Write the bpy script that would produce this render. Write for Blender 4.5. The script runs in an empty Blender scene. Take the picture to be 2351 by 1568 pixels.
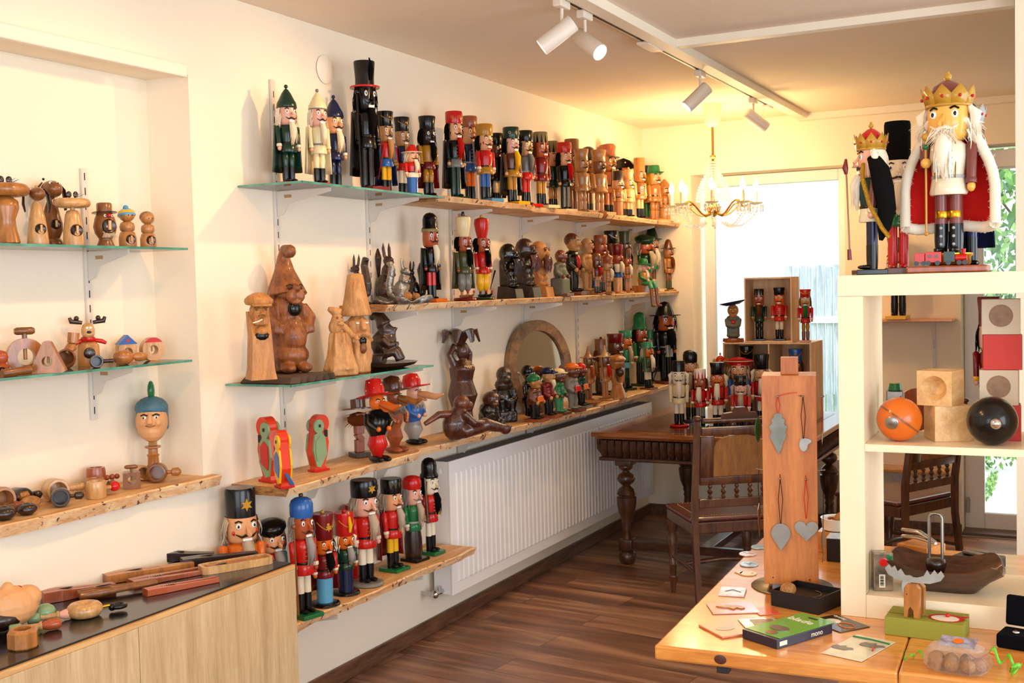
import bpy, bmesh, math, random
from mathutils import Vector, Matrix, Euler, noise
random.seed(7)
PI = math.pi
COL = bpy.context.scene.collection
R = math.radians
# ---------------------------------------------------------------- camera (solved from the room's lines)
YAW, PITCH, ROLL, FPX = 0.46954708, 0.04875588, -0.02497863, 2622.57
CAM = Vector((2.87, 0.0, 1.68))
_f = Vector((-math.sin(YAW)*math.cos(PITCH), math.cos(YAW)*math.cos(PITCH), -math.sin(PITCH)))
_r = Vector((math.cos(YAW), math.sin(YAW), 0)); _u = _r.cross(_f)
RIGHT = _r*math.cos(ROLL)+_u*math.sin(ROLL); UP = -_r*math.sin(ROLL)+_u*math.cos(ROLL); FWD = _f
def ray(px, py): return RIGHT*((px-1175.5)/FPX)-UP*((py-784)/FPX)+FWD
def hit(px, py, ax, v):
    d = ray(px, py); return CAM+d*((v-CAM[ax])/d[ax])
def proj(p):
    d = Vector(p)-CAM; z = d.dot(FWD); return 1175.5+FPX*d.dot(RIGHT)/z, 784-FPX*d.dot(UP)/z
def y_at(px, x, z):
    lo, hi = 1.2, 14.0
    for _ in range(40):
        m = (lo+hi)/2
        if proj((x, m, z))[0] < px: lo = m
        else: hi = m
    return lo
def x_at(px, y, z):
    lo, hi = -1.0, 5.0
    for _ in range(40):
        m = (lo+hi)/2
        if proj((m, y, z))[0] < px: lo = m
        else: hi = m
    return lo
def z_at(py, x, y):
    lo, hi = -0.5, 4.0
    for _ in range(40):
        m = (lo+hi)/2
        if proj((x, y, m))[1] > py: lo = m
        else: hi = m
    return lo
# ---------------------------------------------------------------- materials
MATS = {}
def lin(c):
    if isinstance(c, str): c = [int(c[i:i+2], 16)/255 for i in (0, 2, 4)]
    return tuple((x/12.92 if x <= .04045 else ((x+.055)/1.055)**2.4) for x in c[:3])+(1,)
def mat(name, col, rough=.5, metal=0, coat=0, bump=0, bscale=40, var=0, vscale=8, emis=None, es=1, spec=.5, trans=0, alpha=1, stretch=None):
    if name in MATS: return MATS[name]
    m = bpy.data.materials.new(name); m.use_nodes = True; nt = m.node_tree; b = nt.nodes['Principled BSDF']
    c = lin(col); b.inputs['Base Color'].default_value = c
    b.inputs['Roughness'].default_value = rough; b.inputs['Metallic'].default_value = metal
    b.inputs['Coat Weight'].default_value = coat; b.inputs['Coat Roughness'].default_value = .08
    b.inputs['Specular IOR Level'].default_value = spec
    b.inputs['Transmission Weight'].default_value = trans; b.inputs['Alpha'].default_value = alpha
    if emis: b.inputs['Emission Color'].default_value = lin(emis); b.inputs['Emission Strength'].default_value = es
    if var or bump:
        tc = nt.nodes.new('ShaderNodeTexCoord'); mp = nt.nodes.new('ShaderNodeMapping'); nt.links.new(tc.outputs['Object'], mp.inputs[0])
        if stretch: mp.inputs['Scale'].default_value = stretch
    if var:
        n = nt.nodes.new('ShaderNodeTexNoise'); n.inputs['Scale'].default_value = vscale; n.inputs['Detail'].default_value = 5
        cr = nt.nodes.new('ShaderNodeValToRGB'); cr.color_ramp.elements[0].position = .3; cr.color_ramp.elements[1].position = .7
        cr.color_ramp.elements[0].color = tuple(x*(1-var) for x in c[:3])+(1,); cr.color_ramp.elements[1].color = tuple(min(1, x*(1+var*.6)) for x in c[:3])+(1,)
        nt.links.new(mp.outputs[0], n.inputs['Vector']); nt.links.new(n.outputs[0], cr.inputs[0]); nt.links.new(cr.outputs[0], b.inputs['Base Color'])
    if bump:
        n2 = nt.nodes.new('ShaderNodeTexNoise'); n2.inputs['Scale'].default_value = bscale; n2.inputs['Detail'].default_value = 4
        bp = nt.nodes.new('ShaderNodeBump'); bp.inputs['Strength'].default_value = bump; bp.inputs['Distance'].default_value = .01
        nt.links.new(mp.outputs[0], n2.inputs['Vector']); nt.links.new(n2.outputs[0], bp.inputs['Height']); nt.links.new(bp.outputs[0], b.inputs['Normal'])
    MATS[name] = m; return m
def wood(name, c1, c2, scale=(1, 12, 12), rough=.45, coat=0, wave=3.0, dist=4.0, c3=None, bump=.05, coord='Object', spots=None):
    """streaky wood: stretched noise and distorted rings mixed between two tones; scale is small along the grain"""
    if name in MATS: return MATS[name]
    m = bpy.data.materials.new(name); m.use_nodes = True; nt = m.node_tree; N = nt.nodes; L = nt.links; b = N['Principled BSDF']
    tc = N.new('ShaderNodeTexCoord'); mp = N.new('ShaderNodeMapping'); L.new(tc.outputs[coord], mp.inputs[0]); mp.inputs['Scale'].default_value = scale
    n1 = N.new('ShaderNodeTexNoise'); n1.inputs['Scale'].default_value = wave; n1.inputs['Detail'].default_value = 8; n1.inputs['Distortion'].default_value = dist*.25
    L.new(mp.outputs[0], n1.inputs['Vector'])
    wv = N.new('ShaderNodeTexNoise'); wv.inputs['Scale'].default_value = wave*6; wv.inputs['Detail'].default_value = 6; wv.inputs['Distortion'].default_value = 1
    L.new(mp.outputs[0], wv.inputs['Vector'])
    mx = N.new('ShaderNodeMath'); mx.operation = 'MULTIPLY_ADD'; mx.inputs[1].default_value = .35; L.new(wv.outputs[0], mx.inputs[0]); 
    ml = N.new('ShaderNodeMath'); ml.operation = 'MULTIPLY'; ml.inputs[1].default_value = .65; L.new(n1.outputs[0], ml.inputs[0]); L.new(ml.outputs[0], mx.inputs[2])
    cr = N.new('ShaderNodeValToRGB'); e = cr.color_ramp.elements; e[0].position = .36; e[1].position = .62; e[0].color = lin(c1); e[1].color = lin(c2)
    if c3: k = e.new(.8); k.color = lin(c3)
    L.new(mx.outputs[0], cr.inputs[0]); out = cr.outputs[0]
    if spots:
        ns = N.new('ShaderNodeTexNoise'); ns.inputs['Scale'].default_value = spots[1]; ns.inputs['Detail'].default_value = 5; ns.inputs['Distortion'].default_value = 1.5
        L.new(tc.outputs[coord], ns.inputs['Vector']); c = N.new('ShaderNodeValToRGB'); c.color_ramp.elements[0].position = spots[2]; c.color_ramp.elements[1].position = spots[2]+.03
        L.new(ns.outputs[0], c.inputs[0]); mm = N.new('ShaderNodeMixRGB'); L.new(c.outputs[0], mm.inputs[0]); L.new(out, mm.inputs[1]); mm.inputs[2].default_value = lin(spots[0]); out = mm.outputs[0]
    L.new(out, b.inputs['Base Color']); b.inputs['Roughness'].default_value = rough; b.inputs['Coat Weight'].default_value = coat; b.inputs['Coat Roughness'].default_value = .12
    bp = N.new('ShaderNodeBump'); bp.inputs['Strength'].default_value = bump; bp.inputs['Distance'].default_value = .01; L.new(mx.outputs[0], bp.inputs['Height']); L.new(bp.outputs[0], b.inputs['Normal'])
    MATS[name] = m; return m
# painted palette: lacquered colours of the figures
PAL = dict(bk='0b0a0a', wh='e8dcc0', cr='e6d3a2', rd='c01a14', dr='701014', gn='1d6b38', dg='123222', bl='2a5fa8', nv='141c40', yl='e8b21c', og='d86a1c', br='6a3416',
  db='2c160e', tn='c58a4e', lw='dba768', gd='b98a2c', gy='77756c', sk='e0a070', pk='e2a890', rs='a8502c', ds='2a140e', pw='e8d8b8', sv='a8a8a6', ol='4a4a28', mu='b07a1e', lb='5aa0c4',
  mg='3c8a60', kh='84764a', ow='b87434', cw='8a5224', rw='a5522a', pl='f2e6d0', sg='7f9c74', cy='66a8b0', fu='b8a48c', gw='9a948c', mv='7c4038', ro='d2381a', yo='eab050')
WOODY = dict(tn=1, lw=1, ow=1, cw=1, rw=1, br=1, db=1)
def P(k):
    """a palette colour as a lacquered paint or a turned-wood finish"""
    if isinstance(k, bpy.types.Material): return k
    if k in WOODY:
        c = PAL[k]; r = [int(c[i:i+2], 16) for i in (0, 2, 4)]
        d = ''.join('%02x' % int(x*.76) for x in r)
        return wood('lacquered_wood_'+k, d, c, scale=(9, 9, 1.4), wave=4, rough=.32, coat=.35, bump=.02)
    return mat('lacquer_'+k, PAL[k], rough=.24, coat=.22, spec=.3)
def fur(k): return mat('fur_'+k, PAL[k], rough=.95, spec=.1, bump=.25, bscale=500)
def cloth(k): return mat('cloth_'+k, PAL[k], rough=.9, spec=.15, bump=.3, bscale=500)
GOLD = mat('gold_metal', 'c89428', .28, 1); CHROME = mat('chrome_metal', 'c8c8c8', .12, 1); STEEL = mat('brushed_steel', '9a9690', .33, 1, var=.15, vscale=30)
EYEW = mat('eye_white', 'f4f0e6', .3); RED = P('rd')
# ---------------------------------------------------------------- mesh builder
class MB:
    def __init__(s): s.v = []; s.f = []; s.m = []; s.sm = []; s.mats = []; s.T = Matrix.Identity(4); s.B = Matrix.Identity(4); s.cur = 0
    def mt(s, m):
        m = P(m)
        if m not in s.mats: s.mats.append(m)
        s.cur = s.mats.index(m); return s
    def at(s, x=0, y=0, z=0, rx=0, ry=0, rz=0, sc=(1, 1, 1)):
        s.T = s.B @ Matrix.Translation((x, y, z)) @ Euler((rx, ry, rz)).to_matrix().to_4x4() @ Matrix.Diagonal((*sc, 1)); return s
    def sc(s, k): s.B = Matrix.Diagonal((k, k, k, 1)); s.T = s.B.copy(); return s
    def add(s, vs, fs, smooth=True):
        o = len(s.v); s.v += [tuple(s.T @ Vector(p)) for p in vs]; s.f += [tuple(o+i for i in f) for f in fs]
        s.m += [s.cur]*len(fs); s.sm += [smooth]*len(fs); return s
    def box(s, c, d, b=0):
        x, y, z = [a/2 for a in d]
        if b <= 0:
            vs = [(c[0]+i*x, c[1]+j*y, c[2]+k*z) for k in (-1, 1) for j in (-1, 1) for i in (-1, 1)]
            return s.add(vs, [(0, 2, 3, 1), (4, 5, 7, 6), (0, 1, 5, 4), (2, 6, 7, 3), (0, 4, 6, 2), (1, 3, 7, 5)], False)
        b = min(b, x*.98, y*.98, z*.98); bm = bmesh.new(); bmesh.ops.create_cube(bm, size=2)
        for v in bm.verts: v.co = Vector((v.co.x*x+c[0], v.co.y*y+c[1], v.co.z*z+c[2]))
        bmesh.ops.bevel(bm, geom=bm.edges[:], offset=b, segments=2, profile=.5, affect='EDGES'); bm.verts.index_update()
        vs = [tuple(v.co) for v in bm.verts]; fs = [tuple(v.index for v in f.verts) for f in bm.faces]; bm.free()
        return s.add(vs, fs, False)
    def span(s, a, b, bev=0):
        return s.box([(a[i]+b[i])/2 for i in range(3)], [abs(b[i]-a[i]) for i in range(3)], bev)
    def lathe(s, prof, n=16, c=(0, 0, 0), sx=1, sy=1, smooth=True, cap=True, a0=0, a1=2*PI):
        vs = []; fs = []; full = abs(a1-a0-2*PI) < 1e-4; k = n if full else n+1
        for r, z in prof:
            for i in range(k):
                a = a0+(a1-a0)*i/n; vs.append((c[0]+r*sx*math.cos(a), c[1]+r*sy*math.sin(a), c[2]+z))
        for j in range(len(prof)-1):
            for i in range(n):
                i2 = (i+1) % k; fs.append((j*k+i, j*k+i2, (j+1)*k+i2, (j+1)*k+i))
        if cap and full:
            if prof[0][0] > 1e-5: fs.append(tuple(range(k))[::-1])
            if prof[-1][0] > 1e-5: fs.append(tuple((len(prof)-1)*k+i for i in range(k)))
        return s.add(vs, fs, smooth)
    def ball(s, c, r, n=12):
        r = (r, r, r) if isinstance(r, (int, float)) else r; h = max(5, n//2)
        return s.add(*_sph(c, r, n, h))
    def tube(s, pts, r, n=8, cap=True, flat=1):
        pts = [Vector(p) for p in pts]; k = len(pts); rs = r if isinstance(r, (list, tuple)) else [r]*k; vs = []; fs = []
        up = None
        for i, p in enumerate(pts):
            t = (pts[min(i+1, k-1)]-pts[max(i-1, 0)]).normalized()
            if up is None: up = t.orthogonal().normalized() if abs(t.z) > .9 else Vector((0, 0, 1))
            u = (up-t*up.dot(t)).normalized(); w = t.cross(u); up = u
            for j in range(n):
                a = 2*PI*j/n; vs.append(p+(u*math.cos(a)*flat+w*math.sin(a))*rs[i])
        for i in range(k-1):
            for j in range(n): fs.append((i*n+j, i*n+(j+1) % n, (i+1)*n+(j+1) % n, (i+1)*n+j))
        if cap: fs.append(tuple(range(n))[::-1]); fs.append(tuple((k-1)*n+j for j in range(n)))
        return s.add(vs, fs)
    def prism(s, poly, t, smooth=False):
        """polygon in local X-Z, thickness t along Y"""
        n = len(poly); vs = [(x, -t/2, z) for x, z in poly]+[(x, t/2, z) for x, z in poly]
        fs = [tuple(range(n)), tuple(range(2*n-1, n-1, -1))]+[(i, i+n, (i+1) % n+n, (i+1) % n) for i in range(n)]
        return s.add(vs, fs, smooth)
    def ring(s, ro, ri, t, n=28, sz=1):
        """flat washer standing in X-Z, thickness along Y"""
        vs = []; fs = []
        for r, y in ((ro, -t/2), (ro, t/2), (ri, t/2), (ri, -t/2)):
            for i in range(n): a = 2*PI*i/n; vs.append((r*math.cos(a), y, r*sz*math.sin(a)))
        for q in range(4):
            for i in range(n): fs.append((q*n+i, q*n+(i+1) % n, ((q+1) % 4)*n+(i+1) % n, ((q+1) % 4)*n+i))
        return s.add(vs, fs, False)
    def strands(s, n, f, r=.0016, k=4):
        """n tapering strands; f(i, rnd) gives (root, tip, sag vector)"""
        for i in range(n):
            a, b, g = f(i, random.random)
            a = Vector(a); b = Vector(b); g = Vector(g)
            s.tube([a+(b-a)*t+g*(t*(1-t)*4) for t in [j/(k-1) for j in range(k)]], [r*(1-.85*j/(k-1)) for j in range(k)], 3, False)
        return s
    def build(s, name, parent=None, loc=None, rz=0):
        me = bpy.data.meshes.new(name); me.from_pydata(s.v, [], s.f)
        for m in s.mats: me.materials.append(m)
        me.polygons.foreach_set('material_index', s.m); me.polygons.foreach_set('use_smooth', s.sm); me.update()
        if any(s.sm): 
            try: me.set_sharp_from_angle(angle=R(58))
            except Exception: pass
        o = bpy.data.objects.new(name, me); COL.objects.link(o)
        if parent is not None: o.parent = parent
        if loc is not None: o.location = loc
        if rz: o.rotation_euler.z = rz
        return o
def _sph(c, r, n, h):
    vs = [(c[0], c[1], c[2]-r[2])]; fs = []
    for j in range(1, h):
        t = PI*j/h
        for i in range(n): a = 2*PI*i/n; vs.append((c[0]+r[0]*math.sin(t)*math.cos(a), c[1]+r[1]*math.sin(t)*math.sin(a), c[2]-r[2]*math.cos(t)))
    vs.append((c[0], c[1], c[2]+r[2])); T = len(vs)-1
    for i in range(n):
        fs.append((0, 1+(i+1) % n, 1+i)); b = 1+(h-2)*n; fs.append((T, b+i, b+(i+1) % n))
        for j in range(h-2): p = 1+j*n; fs.append((p+i, p+(i+1) % n, p+n+(i+1) % n, p+n+i))
    return vs, fs
def M(m=None, k=None):
    b = MB()
    if k: b.sc(k)
    if m is not None: b.mt(m)
    return b
def thing(name, label, cat, loc=(0, 0, 0), rz=0, group=None, ry=0, rx=0):
    o = bpy.data.objects.new(name, None); COL.objects.link(o); o.empty_display_size = .02; o.location = loc; o.rotation_euler = (rx, ry, rz)
    o['label'] = label; o['category'] = cat
    if group: o['group'] = group
    return o
def tag(o, label, cat, group=None, kind=None):
    o['label'] = label; o['category'] = cat
    if group: o['group'] = group
    if kind: o['kind'] = kind
    return o
def struct(o, label=None):
    o['kind'] = 'structure'
    if label: o['label'] = label
    return o
def dup(src, loc=None, rz=None, label=None):
    def cp(o, par):
        c = o.copy(); COL.objects.link(c); c.parent = par
        for ch in o.children: cp(ch, c)
        return c
    c = cp(src, None)
    if loc is not None: c.location = loc
    if rz is not None: c.rotation_euler.z = rz
    if label: c['label'] = label
    return c
def blob(name, parent, mb, vox=.004, sm=3):
    """organic carving: overlapping shapes fused into one skin"""
    o = mb.build(name, parent)
    r = o.modifiers.new('fuse', 'REMESH'); r.mode = 'VOXEL'; r.voxel_size = vox; r.use_smooth_shade = True
    if sm: q = o.modifiers.new('soft', 'SMOOTH'); q.iterations = sm; q.factor = .5
    return o
def text_mesh(s, size, m, name, parent, loc, rot, shear=0, align='LEFT', ext=.0003):
    cu = bpy.data.curves.new(name, 'FONT'); cu.body = s; cu.size = size; cu.extrude = ext; cu.shear = shear; cu.align_x = align
    o = bpy.data.objects.new(name, cu); COL.objects.link(o)
    dg = bpy.context.evaluated_depsgraph_get(); me = bpy.data.meshes.new_from_object(o.evaluated_get(dg)); me.materials.clear(); me.materials.append(P(m))
    bpy.data.objects.remove(o); t = bpy.data.objects.new(name, me); COL.objects.link(t); t.parent = parent; t.location = loc; t.rotation_euler = rot
    return t
# ================================================================ SETTING
WALL = mat('plaster_wall', 'f4e8d2', .85, bump=.12, bscale=35, spec=.2)
CEIL = mat('plaster_ceiling', 'f2e2cc', .9, bump=.15, bscale=90, spec=.15)
TRIM = mat('white_trim', 'f4ead6', .5)
FRAME = mat('window_frame_white', 'f2f0ee', .35)
BASEB = wood('baseboard_wood', '4a2f1e', '7a5236', scale=(12, 1.2, 12), rough=.4)
def floor_mat():
    m = bpy.data.materials.new('laminate_planks'); m.use_nodes = True; nt = m.node_tree; N = nt.nodes; L = nt.links; b = N['Principled BSDF']
    tc = N.new('ShaderNodeTexCoord'); mp = N.new('ShaderNodeMapping'); L.new(tc.outputs['Object'], mp.inputs[0]); mp.inputs['Rotation'].default_value = (0, 0, R(7))
    br = N.new('ShaderNodeTexBrick'); br.inputs['Scale'].default_value = 1; br.inputs['Brick Width'].default_value = 1.28; br.inputs['Row Height'].default_value = .19
    br.inputs['Mortar Size'].default_value = .0016; br.inputs['Color1'].default_value = (0, 0, 0, 1); br.inputs['Color2'].default_value = (1, 1, 1, 1); br.inputs['Mortar'].default_value = (.5, .5, .5, 1); br.offset = .37
    L.new(mp.outputs[0], br.inputs['Vector'])
    ad = N.new('ShaderNodeVectorMath'); ad.operation = 'MULTIPLY_ADD'; ad.inputs[1].default_value = (7, 3, 5); L.new(br.outputs['Color'], ad.inputs[0]); L.new(mp.outputs[0], ad.inputs[2])
    m2 = N.new('ShaderNodeMapping'); m2.inputs['Scale'].default_value = (.7, 6, 1); L.new(ad.outputs[0], m2.inputs[0])
    n = N.new('ShaderNodeTexNoise'); n.inputs['Scale'].default_value = 1.6; n.inputs['Detail'].default_value = 9; n.inputs['Distortion'].default_value = .9; L.new(m2.outputs[0], n.inputs['Vector'])
    cr = N.new('ShaderNodeValToRGB'); e = cr.color_ramp.elements; e[0].position = .33; e[0].color = lin('66422e'); e[1].position = .7; e[1].color = lin('c89872'); k = e.new(.5); k.color = lin('96664a')
    L.new(n.outputs[0], cr.inputs[0])
    mx = N.new('ShaderNodeMixRGB'); mx.blend_type = 'MULTIPLY'; mx.inputs[0].default_value = .35; L.new(cr.outputs[0], mx.inputs[1]); L.new(br.outputs['Color'], mx.inputs[2])
    m3 = N.new('ShaderNodeMixRGB'); L.new(br.outputs['Fac'], m3.inputs[0]); L.new(mx.outputs[0], m3.inputs[1]); m3.inputs[2].default_value = lin('2a1810')
    L.new(m3.outputs[0], b.inputs['Base Color']); b.inputs['Roughness'].default_value = .38; b.inputs['Coat Weight'].default_value = .1
    return m
CH = 2.78
struct(M(floor_mat()).span((-.2, -2.2, -.1), (4.9, 7.8, 0)).build('floor'))
struct(M(CEIL).span((-.3, -2.2, CH), (4.9, 8.1, CH+.1)).build('ceiling'))
NY0, NY1, NZ0, NZ1, ND = 1.2, 3.157, 1.0, 2.46, .2
w = M(WALL)
w.span((-.3, -2.2, 0), (0, NY0, CH)).span((-.3, NY1, 0), (0, 8.1, CH)).span((-.3, NY0, 0), (0, NY1, NZ0-.022)).span((-.3, NY0, NZ1), (0, NY1, CH)).span((-.3, NY0, NZ0-.022), (-ND, NY1, NZ1))
struct(w.build('wall_left'))
WX0, WX1, WZ0, WZ1 = .357, 1.412, .435, 2.425; DX0, DX1, DZ1 = 2.13, 3.25, 2.49
w = M(WALL)
w.span((0, 7.8, 0), (WX0, 8.1, CH)).span((WX0, 7.8, 0), (WX1, 8.1, WZ0)).span((WX0, 7.8, WZ1), (WX1, 8.1, CH)).span((WX1, 7.8, 0), (DX0, 8.1, CH)).span((DX0, 7.8, DZ1), (DX1, 8.1, CH)).span((DX1, 7.8, 0), (4.9, 8.1, CH))
struct(w.build('wall_far'))
# right wall and back wall (behind the camera) with the shop windows
w = M(WALL); w.span((4.8, -2.2, 0), (4.9, 7.8, .8)).span((4.8, -2.2, 2.4), (4.9, 7.8, CH)).span((4.8, -2.2, .8), (4.9, -1.4, 2.4)).span((4.8, 2.0, .8), (4.9, 2.8, 2.4)).span((4.8, 5.2, .8), (4.9, 7.8, 2.4))
struct(w.build('wall_right'))
w = M(WALL); w.span((0, -2.3, 0), (4.9, -2.2, .7)).span((0, -2.3, 2.5), (4.9, -2.2, CH)).span((0, -2.3, .7), (.9, -2.2, 2.5)).span((4.2, -2.3, .7), (4.9, -2.2, 2.5))
struct(w.build('wall_back'))
struct(M(WALL).span((2.608, 4.9, 0), (4.8, 5.12, CH)).build('wall_partition'))
def tbox(name, *spans, m=TRIM):
    b = M(m)
    for s in spans: b.span(s[0], s[1], s[2] if len(s) > 2 else .002)
    return struct(b.build(name))
tbox('trim_1', ((1.122, -2.1, CH-.04), (1.19, 7.72, CH)))
tbox('trim_2', ((1.19, 5.03, CH-.035), (2.6, 5.09, CH)))
tbox('trim_3', ((1.122, 7.74, CH-.045), (4.79, 7.8, CH)))
tbox('trim_4', ((0, NY0, 2.442), (.03, 3.125, 2.489), .006))
tbox('baseboard_left', ((0, 1.0, 0), (.016, 7.8, .075), .004), m=BASEB)
tbox('baseboard_far', ((0, 7.784, 0), (DX0, 7.8, .075), .004), m=BASEB)
tbox('trim_5', ((WX0, 7.8, WZ0), (WX1, 7.98, WZ0+.02)), m=FRAME)
# windows ---------------------------------------------------------
def glass_mat():
    m = bpy.data.materials.new('window_glass'); m.use_nodes = True; nt = m.node_tree; nt.nodes.clear(); N = nt.nodes; L = nt.links
    o = N.new('ShaderNodeOutputMaterial'); t = N.new('ShaderNodeBsdfTransparent'); g = N.new('ShaderNodeBsdfGlossy'); g.inputs['Roughness'].default_value = .02; x = N.new('ShaderNodeMixShader')
    fr = N.new('ShaderNodeFresnel'); fr.inputs[0].default_value = 1.3; L.new(fr.outputs[0], x.inputs[0]); L.new(t.outputs[0], x.inputs[1]); L.new(g.outputs[0], x.inputs[2]); L.new(x.outputs[0], o.inputs[0]); return m
WGLASS = glass_mat()
def window(name, x0, x1, y, z0, z1, fw=.07, t=.06, bars=()):
    b = M(FRAME).span((x0, y, z0), (x0+fw, y+t, z1), .006).span((x1-fw, y, z0), (x1, y+t, z1), .006).span((x0+fw, y, z0), (x1-fw, y+t, z0+fw), .006).span((x0+fw, y, z1-fw), (x1-fw, y+t, z1), .006)
    for s in bars: b.span(*s)
    o = struct(b.build(name)); p = M(WGLASS).span((x0+fw, y+t*.45, z0+fw), (x1-fw, y+t*.55, z1-fw)).build('window_pane', o); return o
window('window_1', WX0+.035, WX1, 7.98, WZ0+.02, WZ1-.005, .075)
d = window('door_1', DX0+.002, 2.95, 7.98, .0, DZ1-.02, .12)
M(FRAME).span((DX0+.002, 7.955, 2.36), (2.95, 7.98, DZ1-.02), .004).build('door_head', d); M(STEEL).span((DX0+.012, 7.96, .12), (DX0+.032, 7.98, .22), .003).build('hinge', d)
tbox('trim_6', ((DX0, 7.8, 0), (2.95, 8.05, .02)), m=mat('door_sill', '6a5040', .5))
# ---------------------------------------------------------------- outside
HW = mat('render_white', 'f6f6f8', .9); ROOFM = mat('roof_slate', 'a9b4c8', .8, var=.2)
h = thing('neighbour_house', 'white rendered house with sloping roof edges outside the window', 'house', (-3, 17.5, 0))
b = M(HW); b.prism([(-6, -.6), (4.6, -.6), (4.6, 3.1), (2.4, 3.5), (2.3, 4.4), (-6, 7.4)], .3); b.build('gable_wall', h)
b = M(ROOFM); b.tube([(-6, -.3, 7.45), (2.35, -.3, 4.42)], .12, 4); b.tube([(2.2, -.3, 3.6), (4.9, -.3, 2.9)], .09, 4); b.build('roof_edge', h)
FENC = wood('fence_boards', '8d98a4', 'c9d0d6', scale=(14, 14, 1), rough=.8)
f = thing('garden_fence', 'grey weathered board fence standing outside the window', 'fence', (0, 11.6, 0))
x0 = x_at(1803, 11.6, 1.6); x1 = x_at(2010, 11.6, 1.6); zt = z_at(611, x0, 11.6)
b = M(FENC); n = 11
for i in range(n):
    a = x0+(x1-x0)*i/n; b.span((a, -.012, 0), (a+(x1-x0)/n-.012, .012, zt-.02*(i % 2)), .002)
b.build('board_panel', f); M(mat('rail_white', 'eef2fa', .6)).span((x0+.25, -.05, 1.23), (x1, -.015, 1.3), .004).build('rail', f)
g = M(mat('garden_grass', '6f9a4e', .95, var=.5, vscale=6)).span((-20, 8.1, -.12), (30, 60, -.06)).build('ground'); struct(g)
struct(M(mat('paving_stone', 'e6e2dc', .85, var=.12, vscale=3)).span((1.9, 8.1, -.06), (5.5, 11.6, -.03)).build('terrace_paving'))
# plants outside the door
LEAF1 = mat('leaf_bright', '9cc46a', .6, var=.35, vscale=3); LEAF2 = mat('leaf_mid', '5f8f48', .6, var=.35, vscale=3)
def bush(name, label, cat, loc, rx, ry, rz, n, ls, trunk=True):
    t = thing(name, label, cat, loc); b = M(LEAF1); c = (0, 0, rz*1.05)
    for i in range(n):
        if i == n//2: b.mt(LEAF2)
        d = Vector((random.gauss(0, 1), random.gauss(0, 1), random.gauss(0, 1))).normalized()*(random.uniform(.3, 1)**.4)
        p = Vector((c[0]+d.x*rx, c[1]+d.y*ry, c[2]+d.z*rz)); q = Euler((random.uniform(0, 6), random.uniform(0, 6), random.uniform(0, 6))).to_matrix(); s = ls*random.uniform(.6, 1.2)
        vs = [p+q @ Vector(v)*s for v in ((-.5, 0, 0), (0, -.28, .05), (.5, 0, 0), (0, .28, .05))]; b.add(vs, [(0, 1, 2, 3)], False)
    b.build('foliage', t)
    if trunk:
        tb = M(mat('bark', '6a5a48', .9)); tb.tube([(0, 0, 0), (.03, 0, rz*.5), (0, .02, rz*1.2)], [.09, .07, .03], 8)
        for k in range(5): a = k*1.3; tb.tube([(0, 0, rz*(.4+.1*k)), (math.cos(a)*rx*.5, math.sin(a)*ry*.5, rz*(.8+.12*k))], [.035, .012], 5)
        tb.build('trunk', t)
    return t
bush('garden_tree', 'leafy green tree filling the view through the glass door', 'tree', (2.2, 13.0, -.06), 1.6, 1.1, 1.75, 5200, .13)
bush('garden_tree', 'pale green tree further back beyond the glass door', 'tree', (2.6, 15.2, -.06), 2.0, .9, 2.3, 3000, .17)
bush('garden_shrub', 'low bright shrub at the edge of the terrace outside the door', 'shrub', (1.95, 10.7, -.05), .5, .28, .26, 900, .06, False)
bush('climbing_weed', 'thin green weed growing between the terrace slabs', 'plant', (2.17, 9.6, -.03), .03, .6, .06, 160, .04, False)
# ---------------------------------------------------------------- ceiling lights
WP = mat('white_lamp_paint', 'e9dccb', .4)
tr = thing('ceiling_track', 'long white lighting track running along the ceiling beam', 'track', (1.095, 0, CH))
M(WP).span((-.018, 0, -.028), (.018, 7.2, 0), .003).build('rail', tr); M(mat('dark_slot', '30241c', .6)).span((-.005, .1, -.0295), (.005, 7.15, -.028)).build('slot', tr)
M(WP).span((-.03, 4.85, -.045), (.03, 5.05, -.0305), .004).build('connector', tr); M(WP).span((-.026, 7.0, -.05), (.026, 7.1, -.0305), .006).build('feed_box', tr)
LAMPE = mat('lamp_disc_glow', 'ffffff', .3, emis='fff2e6', es=14)
def spot(y, target, label, energy=0, size=1.1, col=(1, .53, .21), L=.15, r=.034, drop=.1, x=1.095, blend=.7, lens=True):
    t = thing('track_spotlight', label, 'spotlight', (x, y, CH-.028))
    M(WP).span((-.018, -.045, -.035), (.018, .045, -.0025), .005).build('adapter', t)
    M(WP).tube([(0, 0, -.036), (0, 0, -drop)], .007, 8).ball((0, 0, -drop), .012).build('stem', t)
    o = M(WP).lathe([(0, L*.35), (r*.92, L*.35), (r, L*.33), (r, -L*.65), (r*.9, -L*.65), (r*.86, -L*.6)], 24, cap=False).build('lamp_head', t)
    o.location = (0, 0, -drop-.02); p = Vector((x, y, CH-.048-drop)); d = Vector(target)-p
    o.rotation_euler = d.to_track_quat('-Z', 'Y').to_euler()
    M(LAMPE if energy else mat('lamp_disc_off', 'b0a494', .4)).lathe([(0, -L*.6), (r*.86, -L*.6)], 20, cap=False).build('lens', o)
    if energy:
        ld = bpy.data.lights.new('spot_beam', 'SPOT'); ld.energy = energy; ld.color = col; ld.spot_size = size; ld.spot_blend = blend; ld.shadow_soft_size = .025
        lo = bpy.data.objects.new('spot_beam', ld); COL.objects.link(lo); lo.parent = o; lo.location = (0, 0, -L*.72)
KE = .40
spot(3.98, (0, 3.55, 1.8), 'white cylinder spotlight pointing left, dark side towards us', 75*KE, 1.7)
spot(4.2, (2.6, 3.6, 1.5), 'white cylinder spotlight with its round bright disc facing the camera', 30*KE, 1.7)
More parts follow.
